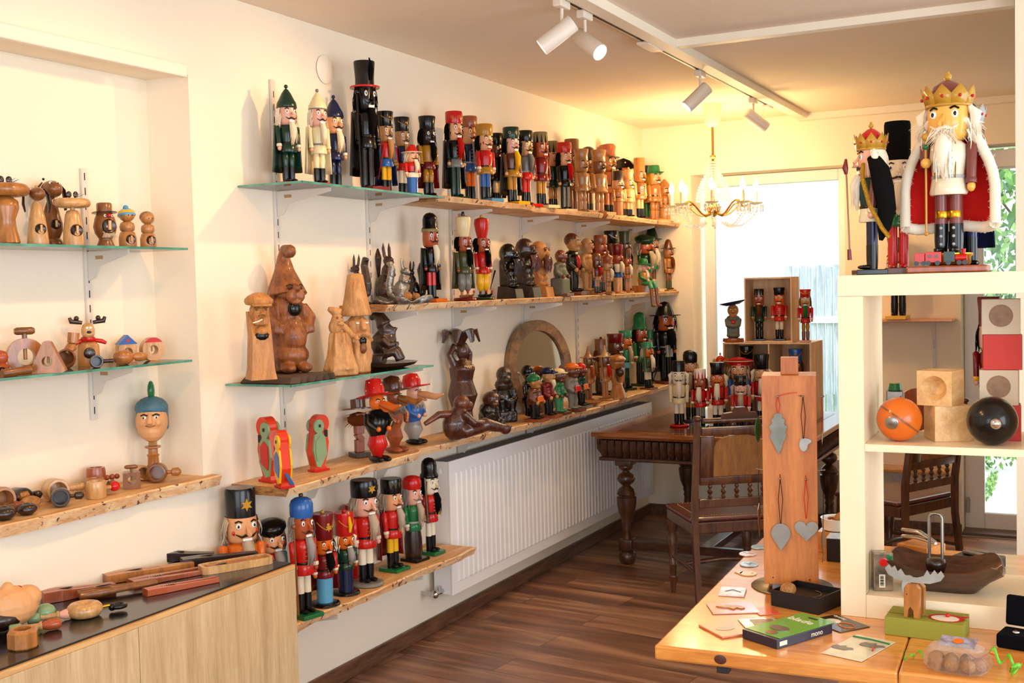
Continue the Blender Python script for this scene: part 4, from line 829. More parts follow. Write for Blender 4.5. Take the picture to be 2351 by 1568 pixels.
Q('nutcracker with black dome helmet and mustard trousers behind the cream uniform', 1587, 803, 6.88, 'bk bk bk bk mu bk db sk cr fu', hat='round', hh=.16, w=.88, extra=[('cheeks', 0)], buttons='gd')
Q('red nutcracker with white crown hat painted with red triangles and white beard', 1609, 847, 6.6, 'pl rd rd rd gy bk gn rs br pl', hat='cyl', trim='rd', hh=.15, w=1.0, buttons='gd', rz=R(-85))
Q('red-coated nutcracker with short black hat and fluffy white side hair', 1649, 832, 6.64, 'bk rd rd rd wh bk bk og pl pl', hat='shako', hh=.17, w=.98, extra=[('ears', 'pl'), ('cheeks', 0)])
Q('nutcracker with puffed red crown and gold ball behind the black-hatted red one', 1656, 808, 6.92, 'rd rd rd rd wh bk bk sk pl fu', hat='crown', trim='gd', hh=.2, w=.82)
Q('white-haired pirate nutcracker with red tricorne and blue sleeves', 1698, 817, 6.86, 'rd bl rd bl wh bk br sk fu pl', hat='tricorne', trim='pw', hh=.13, w=1.0, hw=1.15)
Q('short red nutcracker with black beaded pillbox hat and curly fair hair', 1702, 862, 6.5, 'bk rd rd rd wh bk gn pk fu fu', hat='fez', trim='gd', hh=.15, w=1.1, extra=[('ears', 'fu')], buttons='gd')
Q('fair-haired nutcracker with tall narrow black shako against the wooden crate', 1750, 813, 6.87, 'bk rd rd rd wh bk bk sk pl pl', hat='shako', hh=.2, w=.95, extra=[('ears', 'pl')])
# ================================================================ carved figures
def carve(name, c, c2, rough=.35, coat=.3, bs=60, bump=.5):
    return wood(name, c, c2, scale=(14, 14, 3), rough=rough, coat=coat, wave=3, bump=bump)
LIME = carve('carved_lime_wood', 'a8713c', 'd2a066', .55, 0); OAKC = carve('carved_brown_wood', '5a2c12', '9a5a2a', .4, .2); DKC = carve('carved_dark_wood', '1c0f0a', '3e2416', .3, .4); MIDC = carve('carved_mid_wood', '9a622e', 'c48a4a', .5, .05)
EBON = mat('ebony_varnish', '0d0908', .2, coat=.6, bump=.4, bscale=40); MAHO = carve('mahogany', '2e150c', '5c2c18', .2, .6); REDB = carve('red_brown_carving', '4a2010', '7c3c20', .3, .4)
SILV = mat('cast_silver', '9c9a96', .35, .85, bump=.9, bscale=55, var=.4, vscale=30); SLATE = mat('slate_board', '4c3a2c', .8, bump=.5, bscale=12, var=.3)
WALN = mat('walnut_shell', 'b07840', .6, bump=1, bscale=70, var=.35, vscale=40)
def carv(label, cat, px, top, x, z, rz=0, name='carved_figure', group=None):
    y = y_at(px, x, z); H = z_at(top, x, y)-z
    return thing(name, label, cat, (x, y, z+.0004), rz, group), H
def face(t, H, c, r, az=0, skin=None, lips='rd', brow='db', nose=1.0, parent=None, wd=None):
    """eyes, brows, nose and mouth on a head of radius r centred at c (unit height coordinates)"""
    p = parent or t; cx_, cy_, cz = c; e = M(wd or EYEW, H); q = M(wd or 'bk', H)
    for s in (-1, 1):
        a = az+s*.42; e.ball((cx_+r*.93*math.cos(a), cy_+r*.93*math.sin(a), cz+r*.18), (r*.14, r*.18, r*.12), 8); q.ball((cx_+r*1.05*math.cos(a), cy_+r*1.05*math.sin(a), cz+r*.18), r*.07, 6)
        q.tube([(cx_+r*1.0*math.cos(a+v), cy_+r*1.0*math.sin(a+v), cz+r*(.42-abs(v)*.4)) for v in (-.25, 0, .25)], r*.05, 4)
    e.build('eyes', p); q.build('pupils_and_brows', p)
    M(lips, H).tube([(cx_+r*.98*math.cos(az+v), cy_+r*.98*math.sin(az+v), cz-r*.42+abs(v)*r*.15) for v in (-.35, 0, .35)], [r*.04, r*.08, r*.04], 5).build('mouth', p)
# slate board under the gnomes
ya, yb = 3.34, 3.61
b = M(SLATE); n = 16; pts = [(.03, ya), (.27, ya-.01)]+[(.285+.012*math.sin(i*2.3), ya+(yb-ya)*i/n) for i in range(1, n)]+[(.24, yb), (.03, yb-.03)]
b.T = Matrix.Rotation(-PI/2, 4, 'X'); b.T = Matrix.Identity(4)
b.add([(x, y, 0) for x, y in pts]+[(.02+x*.93, y+(.01 if y < 3.5 else -.01), .022) for x, y in pts], [tuple(range(len(pts)))[::-1], tuple(range(len(pts), 2*len(pts)))]+[(i, (i+1) % len(pts), (i+1) % len(pts)+len(pts), i+len(pts)) for i in range(len(pts))], False)
o = b.build('slate_board', None, (0, 0, ZG2+.0004)); tag(o, 'dark rough board lying on the gnome glass shelf under the carved men', 'board')
ZS = ZG2+.0228
g = 'large carved nutcrackers on the lower glass shelf'
t, H = carv('carved pale wooden sailor head with flat cap and pipe on a tall square post', 'carved nutcracker', 600, 671, .2, ZS, R(-38), group=g)
b = M(MIDC, H); vs = [(-.17, -.15, 0), (.16, -.15, 0), (.16, .15, 0), (-.17, .15, 0), (-.15, -.13, .12), (.14, -.13, .12), (.14, .13, .12), (-.15, .13, .12), (-.14, -.11, .5), (.13, -.11, .5), (.13, .11, .5), (-.14, .11, .5), (-.15, -.12, .78), (-.02, -.12, .78), (-.02, .12, .78), (-.15, .12, .78)]
b.add(vs, [(3, 2, 1, 0)]+[(i+4*k, (i+1) % 4+4*k, (i+1) % 4+4*k+4, i+4*k+4) for k in range(3) for i in range(4)]+[(12, 13, 14, 15)], False); b.build('post_body', t)
b = M(MIDC, H); b.ball((.02, 0, .77), (.13, .115, .16), 14).tube([(.13, 0, .8), (.2, 0, .74), (.15, 0, .73)], [.02, .03, .02], 8).box((.02, 0, .66), (.2, .17, .08), .02); blob('head', t, b, .004)
M(MIDC, H).ball((.07, 0, .55), (.09, .085, .065), 12).build('lever_jaw', t); M('bk', H).ball((.115, 0, .5), (.035, .09, .055), 10).build('mouth_hole', t)
M(MIDC, H).at(0, 0, .86, 0, R(6)).lathe([(.15, 0), (.165, .03), (.16, .06), (.12, .1), (.06, .13), (0, .14)], 20).at(.13, 0, .86, 0, R(12)).box((0, 0, 0), (.14, .22, .025), .008).build('flat_cap', t)
M('wh', H).tube([(.15, .0, .69), (.22, -.06, .67), (.22, -.12, .655)], .008, 6).build('cigarette', t); face(t, H, (.02, 0, .78), .125, lips='br', wd=OAKC)
t, H = carv('tall carved brown gnome with drooping pointed hat ending in a ball', 'carved nutcracker', 665, 562, .1, ZS, R(-25), group=g)
b = M(OAKC, H); b.ball((0, 0, .3), (.15, .15, .2), 16).ball((0, 0, .5), (.12, .125, .16), 14).ball((.03, 0, .14), (.14, .15, .1), 14)
for s in (-1, 1): b.ball((.12, s*.07, .04), (.085, .06, .04), 12).tube([(0, s*.12, .52), (.03, s*.17, .42), (.08, s*.13, .34)], [.05, .06, .045], 8).box((.07, s*.14, .335), (.09, .08, .06), .01)
b.ball((.09, 0, .28), (.09, .11, .12), 12).box((-.03, 0, .05), (.16, .22, .1), .02); blob('body', t, b, .006)
b = M(OAKC, H); b.ball((.04, 0, .63), (.11, .1, .1), 14).ball((.14, -.035, .6), (.045, .045, .055), 10).ball((.14, .035, .6), (.045, .045, .055), 10).ball((.15, 0, .66), (.05, .035, .035), 10).ball((.14, 0, .55), (.04, .05, .022), 8); blob('face', t, b, .004)
b = M(OAKC, H); b.tube([(0, 0, .6), (-.02, 0, .7), (-.03, 0, .8), (-.035, 0, .9), (.0, 0, .965), (.05, 0, .96)], [.165, .125, .08, .052, .044, .04], 16).ball((.075, 0, .945), (.05, .05, .055), 12); blob('pointed_hat', t, b, .006)
M('bk', H).ball((.125, 0, .5), (.03, .06, .06), 10).build('open_mouth', t); face(t, H, (.04, 0, .64), .115, lips='br', wd=DKC)
t, H = carv('pale carved gnome in pointed cap climbing a flared tree stump', 'carved nutcracker', 783, 703, .22, ZG2, R(-30), group=g)
b = M(LIME, H); b.box((0, 0, .05), (.36, .42, .1), .01).lathe([(.23, .09), (.2, .2), (.16, .35), (.13, .5), (.12, .62), (.05, .63)], 12, sy=1.15)
for k in range(8): a = k*PI/4; b.tube([(.22*math.cos(a), .25*math.sin(a), .08), (.16*math.cos(a), .18*math.sin(a), .3), (.12*math.cos(a), .14*math.sin(a), .62)], [.035, .03, .03], 6)
blob('tree_stump', t, b, .006)
b = M(LIME, H); b.ball((-.02, -.06, .7), (.1, .1, .12), 12).ball((.0, -.03, .8), (.09, .1, .085), 12).tube([(.02, .05, .72), (.1, .12, .6), (.14, .17, .55)], [.05, .05, .045], 8).tube([(.02, .02, .9), (-.01, -.06, .92), (-.02, -.16, .97)], [.07, .07, .035], 10).ball((.09, .0, .8), (.03, .04, .025), 8).box((.08, -.02, .74), (.07, .1, .03), .01)
for k in range(4): b.tube([(.14, .15+.02*k, .56), (.17, .18+.022*k, .5)], .012, 6)
blob('climbing_gnome', t, b, .005); face(t, H, (.0, -.03, .81), .092, lips=OAKC, wd=OAKC)
t, H = carv('carved pale bearded head under a very tall blunt cone hat, mouth open', 'carved nutcracker', 822, 628, .2, ZG2, R(-30), group=g)
b = M(LIME, H); b.lathe([(.13, 0), (.135, .2), (.14, .4), (.13, .52)], 18).ball((.02, 0, .45), (.12, .12, .14), 14).tube([(.12, 0, .55), (.175, 0, .44), (.13, 0, .41)], [.02, .038, .02], 8)
for s in (-1, 1): b.tube([(.14, 0, .4), (.14, s*.06, .38), (.12, s*.12, .31)], [.025, .03, .012], 8).tube([(.12, s*.06, .32), (.13, s*.07, .15), (.12, s*.05, .02)], [.03, .035, .02], 8)
for s in (-2, -1, 1, 2): b.tube([(.11, s*.03, .2), (.14, s*.025, .1), (.13, s*.022, .0)], [.01, .016, .014], 6)
blob('bearded_head', t, b, .005)
M(LIME, H).lathe([(.145, .57), (.155, .58), (.15, .61), (.115, .78), (.08, .985), (.06, 1.0), (0, 1.0)], 20).build('cone_hat', t); M('bk', H).ball((.125, 0, .32), (.035, .05, .05), 10).build('open_mouth', t); M(OAKC, H).ball((.135, 0, .25), (.035, .04, .06), 10).build('tongue_lever', t)
e = M(EYEW, H); e.ball((.13, -.05, .5), (.012, .022, .01), 6).ball((.13, .05, .5), (.012, .022, .01), 6); e.build('eyes', t)
t, H = carv('dark carved gnome seated on a round dark wooden plate', 'carved nutcracker', 888, 715, .17, ZG2, R(20), group=g)
M(DKC, H).lathe([(.3, 0), (.5, .05), (.56, .1), (.53, .1), (.3, .05), (0, .05)], 28).build('plate', t)
b = M(DKC, H); b.box((-.18, 0, .14), (.3, .4, .17), .02).ball((-.08, 0, .42), (.2, .2, .24), 14).ball((.0, 0, .66), (.14, .13, .15), 12).ball((.13, 0, .62), (.06, .06, .08), 10).tube([(-.03, 0, .76), (-.1, 0, .9), (-.2, 0, .93), (-.28, 0, .86)], [.15, .11, .07, .04], 12).ball((.17, 0, .69), (.06, .04, .035), 8).ball((.08, 0, .5), (.12, .13, .12), 10)
for s in (-1, 1): b.tube([(0, s*.14, .25), (.2, s*.14, .28), (.26, s*.13, .12)], [.09, .08, .07], 8).tube([(-.03, s*.2, .52), (.1, s*.2, .4), (.18, s*.12, .42)], [.06, .055, .05], 8)
blob('seated_gnome', t, b, .006)
# --- squirrels
g = 'squirrel nutcrackers on the middle shelf'
def squirrel(label, px, top, x, rz, m, base=True, tailk=1.0, bent=0):
    t, H = carv(label, 'squirrel figure', px, top, x, ZM, rz, 'squirrel_nutcracker', g)
    b = M(m, H); b.ball((-.02, 0, .3), (.15, .13, .2), 14).ball((.05, 0, .5), (.1, .09, .15), 12).ball((.1, 0, .7), (.11, .075, .08), 12).ball((.19, 0, .67), (.05, .04, .04), 8)
    for s in (-1, 1): b.tube([(.07, s*.05, .76), (.05, s*.06, .9), (.05, s*.055, 1.0)], [.03, .028, .006], 7).tube([(.08, s*.07, .5), (.17, s*.06, .46), (.2, s*.03, .52)], [.035, .03, .022], 7).ball((.02, s*.1, .2), (.12, .06, .12), 10).ball((.12, s*.08, .1), (.09, .04, .03), 8)
    blob('body', t, b, .003)
    b = M(m, H); b.tube([(-.12, 0, .14), (-.26, 0, .22), (-.28, 0, .42), (-.24, 0, .6), (-.2, 0, .76), (-.25, 0, .88), (-.33, 0, .87)], [.05, .085, .09, .08, .075, .07, .03], 10); blob('tail', t, b, .003)
    if base: M(m, H).lathe([(.24, 0), (.25, .02), (.2, .06), (0, .06)], 20).build('base', t)
    M('bk', H).ball((.13, -.07, .72), .015, 6).ball((.13, .07, .72), .015, 6).build('eyes', t); return t, H
squirrel('dark squirrel figure furthest left, half hidden behind the cone hat', 825, 582, .05, R(160), DKC)
squirrel('tall dark brown squirrel standing behind the silver one', 886, 557, .05, R(-20), DKC)
squirrel('small dark squirrel at the back right of the silver leaf dish', 952, 597, .045, R(170), EBON)
t, H = squirrel('silver cast squirrel with scaly tail sitting on a leaf dish', 922, 591, .19, R(5), SILV, base=False)
b = M(SILV, H); n = 28; vs = [(.1, 0, .0)]; 
for i in range(n): a = 2*PI*i/n; r = .48+.1*math.sin(a*5); vs.append((.1+r*math.cos(a)*.75, r*math.sin(a)*1.25, .02)); 
for i in range(n): a = 2*PI*i/n; r = .56+.14*math.sin(a*5); vs.append((.1+r*math.cos(a)*.78, r*math.sin(a)*1.35, .12+.07*math.sin(a*5+1)))
b.add(vs, [(0, 1+i, 1+(i+1) % n) for i in range(n)]+[(1+i, 1+n+i, 1+n+(i+1) % n, 1+(i+1) % n) for i in range(n)]); o = b.build('leaf_dish', t); s_ = o.modifiers.new('thick', 'SOLIDIFY'); s_.thickness = .004
def walnut(label, loc, r=.018, rz=0, group=None):
    t = thing('walnut', label, 'walnut', loc, rz, group); b = M(WALN); b.ball((0, 0, r*.98), (r*1.15, r*.97, r*.97), 16).build('shell', t)
    M(WALN).tube([(r*1.16*math.cos(a), 0, r*.98+r*.98*math.sin(a)) for a in [2*PI*k/20 for k in range(21)]], r*.09, 5).build('seam', t); return t
walnut('walnut in front of the silver squirrel, larger left one', (.22, y_at(936, .22, ZM), ZM+.012), .02, 1.2, 'walnuts by the silver squirrel')
walnut('walnut in front of the silver squirrel, smaller right one', (.225, y_at(955, .225, ZM), ZM+.012), .017, .3, 'walnuts by the silver squirrel')
# --- bearded busts and carved men
g = 'carved men on the middle shelf'
def bust(label, px, top, x, m, mb, mba, rz=0):
    t, H = carv(label, 'carved nutcracker', px, top, x, ZM, rz, group=g)
    M(mba, H).prism([(-.2, 0), (.2, 0), (.17, .17), (-.02, .22), (-.17, .22)], .3).build('base', t)
    b = M(m, H); b.ball((-.03, 0, .8), (.17, .16, .19), 14).ball((.1, 0, .82), (.06, .1, .04), 8).ball((.15, 0, .75), (.05, .045, .05), 8).ball((-.02, -.16, .76), (.03, .02, .05), 8).ball((-.02, .16, .76), (.03, .02, .05), 8).box((-.08, 0, .45), (.18, .24, .5), .04)
    for s in (-1, 1): b.tube([(-.02, s*.07, .45), (.05, s*.075, .33), (.0, s*.07, .2)], [.06, .055, .045], 8).ball((.06, s*.07, .225), (.09, .045, .035), 8).tube([(-.05, s*.15, .6), (.0, s*.16, .5)], [.05, .04], 8)
    b.ball((.02, 0, .45), (.1, .11, .1), 10); blob('body', t, b, .004)
    b = M(mb, H)
    b.tube([(.12, 0, .7), (.13, 0, .6), (.11, 0, .47)], [.1, .11, .03], 10, flat=.45); b.strands(70, lambda i, r: (lambda u: ((.13+.03*r(), u*.22, .7), (.13+.05*r(), u*(.2+.1*r()), .38+.1*r()+.12*abs(u)), (.03, 0, 0)))(r()-.5), .014, 4)
    b.build('beard', t); face(t, H, (.0, 0, .8), .165, lips='db', wd=mb); M(EYEW, H).box((.165, 0, .68), (.03, .09, .022), .004).build('teeth', t); return t
bust('black carved bald man with pointed beard on a black block, left of three', 1172, 557, .16, EBON, DKC, EBON)
bust('largest of the three carved bearded busts, dark brown with grinning teeth', 1211, 545, .17, DKC, REDB, DKC)
bust('light tan carved bust with reddish-brown beard on a pale block', 1242, 552, .14, MIDC, REDB, MIDC)
def man(label, px, top, x, z, body, skin, hair=None, vest=None, legs=None, base=None, seated=False, rz=0, grp=None, hat=None, hatm=None, apron=None, k=1.0, cat='carved figure', beard=None):
    t, H = carv(label, cat, px, top, x, z, rz, group=grp or g)
    if base: M(base, H).box((.02, 0, .03), (.34*k, .3*k, .06), .006).build('base', t)
    b = M(body, H); b.ball((-.02, 0, .5), (.12*k, .14*k, .2), 14).ball((-.02, 0, .64), (.11*k, .15*k, .08), 12)
    if seated: b.box((-.02, 0, .2), (.26*k, .32*k, .36), .03)
    else: b.box((-.04, 0, .36), (.16*k, .22*k, .16), .04)
    for s in (-1, 1): b.tube([(-.02, s*.15*k, .64), (0, s*.18*k, .5), (.08*k, s*.13*k, .42)], [.045*k, .045*k, .038*k], 8)
    blob('body', t, b, .004)
    if not seated:
        for s in (-1, 1): M(legs or body, H).tube([(-.02, s*.065*k, .36), (.0, s*.07*k, .2), (-.01, s*.07*k, .075)], [.07*k, .05*k, .045*k], 10).ball((.05*k, s*.07*k, .085), (.085*k, .045*k, .03), 8).build('leg', t)
    h = M(skin, H); h.ball((.0, 0, .83), (.11*k, .1*k, .13), 14).ball((.1*k, 0, .8), (.045*k, .03*k, .035), 8).ball((.05*k, 0, .73), (.06*k, .065*k, .045), 8).tube([(-.01, 0, .75), (-.01, 0, .64)], .06*k, 8)
    for s in (-1, 1): h.ball((0, s*.1*k, .82), (.025, .015, .04), 6)
    hd = blob('head', t, h, .0035); face(t, H, (.01*k, 0, .83), .105*k, parent=hd)
    for s in (-1, 1): M(skin, H).ball((.1*k, s*.12*k, .4), .035*k, 8).build('hand', t)
    if hair: M(hair, H).at(0, 0, 0).ball((-.025*k, 0, .875), (.115*k, .11*k, .115), 14).build('hair', hd)
    if vest: M(vest, H).ball((.045*k, 0, .53), (.075*k, .07*k, .14), 12).build('vest', t)
    if hat == 'scarf': M(hatm, H).ball((-.02*k, 0, .885), (.125*k, .118*k, .115), 14).build('headscarf', hd)
    elif hat == 'cap': M(hatm, H).ball((-.01*k, 0, .92), (.13*k, .125*k, .08), 14).ball((.1*k, 0, .9), (.09*k, .09*k, .02), 10).build('cap', hd)
    if beard: M(beard, H).tube([(.08*k, 0, .74), (.11*k, 0, .66), (.09*k, 0, .58)], [.05*k, .04*k, .01], 8).build('beard', hd)
    if apron: M(apron, H).at(.1*k, 0, .47, 0, R(-12)).box((0, 0, 0), (.04, .2*k, .12), .01).build('book', t)
    return t
GRYC = mat('grey_green_paint', '5e6050', .5, bump=.3); LEGB = mat('dark_boots', '1c1512', .4)
man('hunched brown-faced carved man in grey-green coat seated on a block', 1289, 569, .2, ZM, GRYC, REDB, seated=True, base=REDB, k=1.15)
man('carved man with brown hair, black coat and red waistcoat', 1318, 533, .13, ZM, 'bk', LIME, hair='br', vest='rd', legs='bk', base=REDB, k=1.05)
man('unpainted pale carved man in knee breeches on a light block', 1349, 541, .14, ZM, LIME, LIME, legs=LIME, base=MIDC, k=1.0)
man('reddish-brown carved man with blue trousers behind the pale one', 1358, 545, .05, ZM, 'dr', REDB, legs='bl', k=.9)
g2 = 'small bright carved men before the mirror'
man('small carved man with green headscarf holding an orange book', 1230, 858, .27, ZL, 'br', MIDC, hat='scarf', hatm='gn', legs='bk', base='rw', apron='og', grp=g2, k=1.25)
man('carved bearded old man with dark cap and maroon shirt', 1261, 843, .27, ZL, 'dr', LIME, hat='cap', hatm='nv', legs='bk', base='rw', beard='cr', grp=g2, k=1.15)
man('carved man in cream cap and green trousers', 1285, 845, .26, ZL, 'gn', REDB, hat='cap', hatm='cr', legs='mg', base='br', grp=g2, k=1.15)
man('carved man with orange-red cap and grey trousers holding a red bag', 1316, 833, .27, ZL, 'gy', REDB, hat='cap', hatm='og', legs='gy', base='br', apron='rd', grp=g2, k=1.2)
man('carved man in red bobble cap with orange apron, rightmost before the wizards', 1336, 832, .25, ZL, 'dg', REDB, hat='scarf', hatm='rd', legs='bk', base='gy', apron='og', grp=g2, k=1.1)
man('small black hooded figure reflected in the round mirror', 1216, 838, .2, ZL, EBON, EBON, hat='scarf', hatm='bk', legs='bk', grp=g2, k=1.0)
# seated forester with dangling legs
zf = ZM; t, H = carv('seated forester in green hat with legs dangling over the shelf edge', 'smoking figure', 1478, 591, .2, ZM, R(-12), 'seated_forester', 'hunters at the end of the middle shelf')
M('ow', H).box((-.06, 0, .1), (.36, .5, .2), .01).build('bench', t)
M('ow', H).lathe([(.14, .2), (.17, .35), (.15, .55), (.07, .6)], 16).build('torso', t)
for s in (-1, 1):
    M('mg', H).tube([(.05, s*.1, .28), (.28, s*.12, .26), (.34, s*.13, .1)], [.08, .075, .065], 10).build('thigh', t); M('cw', H).tube([(.34, s*.13, .1), (.38, s*.14, -.35)], [.06, .045], 10).ball((.42, s*.145, -.38), (.1, .05, .04), 8).build('boot', t)
    o = M('gn', H).tube([(0, s*.17, .56), (.04, s*.22, .42), (.22, s*.14, .34)], [.05, .05, .04], 8).build('arm', t); M('pk', H).ball((.25, s*.13, .33), .045, 8).build('hand', o)
hd = M('pk', H).ball((.01, 0, .7), (.12, .12, .13), 14).tube([(.12, 0, .72), (.22, 0, .68)], [.03, .04], 8).build('head', t); face(t, H, (.01, 0, .7), .12, parent=hd)
M(fur('pl'), H).ball((-.05, 0, .7), (.12, .15, .13), 12).strands(50, lambda i, r: ((-.05, (r()-.5)*.25, .78), (-.05+.1*(r()-.8), (r()-.5)*.36, .52+.1*r()), (-.04, 0, 0)), .01).build('hair', hd)
M(fur('pl'), H).strands(40, lambda i, r: ((.11, (r()-.5)*.12, .64), (.16, (r()-.5)*.16, .42+.08*r()), (.02, 0, 0)), .012).build('beard', hd)
M('gn', H).at(0, 0, .8, 0, R(4)).lathe([(.2, 0), (.21, .015), (.13, .04), (.12, .13), (.07, .18), (0, .18)], 20).build('hat', t)
# --- lower shelf: parrots
def disc(b, x, z, r, y0, y1, n=20, sx=1):
    vs = [(x+r*sx*math.cos(2*PI*i/n), y, z+r*math.sin(2*PI*i/n)) for y in (y0, y1) for i in range(n)]
    return b.add(vs, [tuple(range(n)), tuple(range(2*n-1, n-1, -1))]+[(i, i+n, (i+1) % n+n, (i+1) % n) for i in range(n)], False)
def parrot(label, px, top, x, rz, side, wing, wing2):
    t, H = carv(label, 'parrot figure', px, top, x, ZL, rz, 'parrot_nutcracker', 'wooden parrot nutcrackers')
    body = [(-.12, .0), (.14, .0), (.14, .06), (.09, .1), (.17, .3), (.2, .5), (.16, .72), (.02, .84), (-.1, .8), (-.12, .6), (-.17, .35), (-.1, .1)]
    M('ro', H).prism(body, .16).build('body', t)
    disc(M('ro', H), .06, .84, .16, -.08, .08).build('beak_lever', t); M('bk', H).box((.14, 0, .66), (.08, .165, .12)).build('beak_gap', t)
    for s in (-1, 1):
        disc(M(side, H), -.03, .8, .125, s*.081, s*.115, sx=.85).build('cheek_disc', t)
        M(side, H).at(0, s*.098, 0).prism([(-.1, .1), (-.02, .08), (.13, .3), (.1, .6), (.0, .72), (-.13, .66), (-.17, .4)], .035).build('side_panel', t)
        M(wing, H).at(0, s*.12, 0).prism([(-.1, .2), (.07, .3), (.07, .55), (-.02, .64), (-.12, .55), (-.13, .35)], .02).build('wing', t)
        disc(M('bk', H), -.02, .81, .03, s*.116, s*.125, sx=.8).build('eye', t)
    M('rd', H).box((.02, 0, .02), (.34, .2, .04), .008).build('feet', t)
    if wing2: M(wing2, H).at(-.25, -.0, .2, 0, R(-28)).box((0, 0, 0), (.38, .06, .03), .008).at(-.27, 0, .13, 0, R(-15)).mt('rd').box((0, 0, 0), (.4, .05, .03), .008).build('tail', t)
parrot('red wooden parrot with blue and yellow wings and blue tail in front', 651, 988, .25, R(150), 'yl', 'bl', 'bl')
parrot('red and green wooden parrot standing behind the blue-winged one', 622, 957, .12, R(165), 'sg', 'rd', None)
parrot('red wooden bird with pale green sides seen from behind, right of the parrots', 730, 952, .14, R(75), 'sg', 'sg', None)
# --- long nosed figures
g3 = 'long-nosed figures on the parrot shelf'
def nosy(label, px, top, x, rz, trouser, coatm, skin, hatm, nose, hat='brim', beard='bk', shoe='bk', woody=False, wd=1.0):
    t, H = carv(label, 'long-nosed nutcracker', px, top, x, ZL, rz, 'long_nosed_nutcracker', g3)
    for s in (-1, 1): M(shoe, H).ball((.05, s*.055*wd, .04), (.15, .055*wd, .04), 12).build('shoe', t)
    M(trouser, H).lathe([(.06, .06), (.08, .12), (.13, .2), (.1, .3), (.08, .36)], 4 if woody else 12, sx=1.1*wd, sy=.9*wd, smooth=not woody).build('trousers', t)
    M(coatm, H).lathe([(.09, .3), (.14, .4), (.15, .5), (.09, .6), (.04, .62)], 4 if woody else 14, sx=wd, sy=.95*wd, smooth=not woody).build('coat', t)
    for s in (-1, 1): o = M(coatm, H).tube([(.0, s*.13*wd, .56), (.05, s*.16*wd, .46), (.13, s*.08*wd, .4)], [.04, .042, .035], 8).build('arm', t); M(skin, H).ball((.15, s*.07*wd, .4), .032, 8).build('hand', o)
    hd = M(skin, H).ball((.02, 0, .7), (.1, .095, .11), 14).build('head', t); face(t, H, (.02, 0, .71), .1, parent=hd)
    M(nose, H).tube([(.1, 0, .7), (.25, 0, .68), (.4, 0, .66), (.52, 0, .7)], [.035, .05, .042, .012], 10).build('long_nose', hd)
    M(nose, H).tube([(.09, 0, .66), (.2, 0, .62), (.24, 0, .61)], [.02, .025, .012], 8).build('lower_lever', hd)
    M(fur(beard), H).ball((.05, 0, .57), (.09, .09, .07), 10).strands(60, lambda i, r: ((.04+.04*r(), (r()-.5)*.15, .62), (.1+.06*r(), (r()-.5)*.24, .47+.06*r()), (.02, 0, 0)), .012).build('beard', hd)
    if hat == 'brim': M(hatm, H).at(-.02, 0, .77, 0, R(-12)).lathe([(.22, 0), (.23, .01), (.12, .03), (.12, .1), (.09, .2), (0, .22)], 20).build('brimmed_hat', t)
    else: M(hatm, H).at(0, 0, .78, 0, R(-10)).lathe([(.12, 0), (.13, .08), (.1, .17), (0, .2)], 16).at(.13, 0, .8, 0, R(-12)).box((0, 0, 0), (.2, .22, .02), .006).build('cap', t)
    if 'spotted' in label:
        q = M('wh', H)
        for i in range(12): a = i*2.4; z = .82+.012*i; r = .122-.002*i; q.ball((r*math.cos(a)-.04, r*math.sin(a), z), .008, 5)
        q.build('painted_flowers', t)
nosy('clown-like figure with red spotted hat, long red nose and black shoes', 868, 866, .235, R(-25), 'rd', 'bk', 'og', 'rd', 'og')
nosy('angular varnished brown figure with long wooden nose and grey fur', 906, 858, .15, R(-12), 'rw', 'rw', 'rw', 'br', 'ow', hat='cap', beard='gy', shoe='rw', woody=True, wd=1.15)
nosy('figure in blue jacket and grey trousers with red cap and long pink nose', 950, 852, .1, R(-5), 'gw', 'bl', 'pk', 'rd', 'sk', hat='cap', beard='fu')
t, H = carv('slim angular brown figure with wild fur collar and brimmed hat', 'wooden figure', 826, 905, .085, ZL, R(-30), group=g3)
M(DKC, H).box((0, 0, .04), (.3, .26, .08), .012).build('base', t); b = M('rw', H); b.box((0, 0, .18), (.1, .14, .2), .01).at(0, 0, .32, R(35)).box((0, 0, 0), (.11, .1, .14), .01).at(0, 0, .45).box((0, 0, 0), (.12, .14, .16), .01).box((.02, 0, .18), (.14, .16, .14), .01); b.build('body', t)
M(fur('br'), H).ball((0, 0, .6), (.14, .19, .12), 10).strands(70, lambda i, r: ((0, 0, .62), (.22*(r()-.5), .5*(r()-.5), .42+.3*r()), (0, 0, .02)), .014).build('fur_collar', t)
M('br', H).at(0, 0, .76, 0, R(-6)).lathe([(.26, 0), (.26, .02), (.12, .03), (.12, .16), (0, .18)], 16).build('hat', t)
# --- carved woman, monkeys, gorilla
t, H = carv('tall dark carved woman beneath a crown of palm leaves', 'carved figure', 1063, 758, .09, ZL, R(-20))
b = M(MAHO, H); b.tube([(0, 0, 0), (0, 0, .2), (.01, 0, .36), (0, 0, .5), (.01, 0, .62), (0, 0, .7)], [.12, .1, .15, .11, .13, .07], 16).ball((.08, -.05, .62), .05, 10).ball((.08, .05, .62), .05, 10).ball((.02, 0, .79), (.07, .065, .09), 12)
for s in (-1, 1): b.tube([(0, s*.09, .66), (-.02, s*.13, .76), (-.02, s*.06, .86)], [.04, .035, .03], 8)
blob('body', t, b, .005)
b = M(MAHO, H)
for k in range(7): a = k*.9; b.tube([(0, 0, .84), (.07*math.cos(a), .08*math.sin(a), .97), (.14*math.cos(a), .16*math.sin(a), .99), (.17*math.cos(a), .2*math.sin(a), .88)], [.04, .05, .055, .02], 8, flat=.5)
b.build('palm_leaves', t)
t, H = carv('carved brown monkey reclining with outstretched leg and lever arm', 'monkey nutcracker', 1046, 908, .25, ZL, R(62))
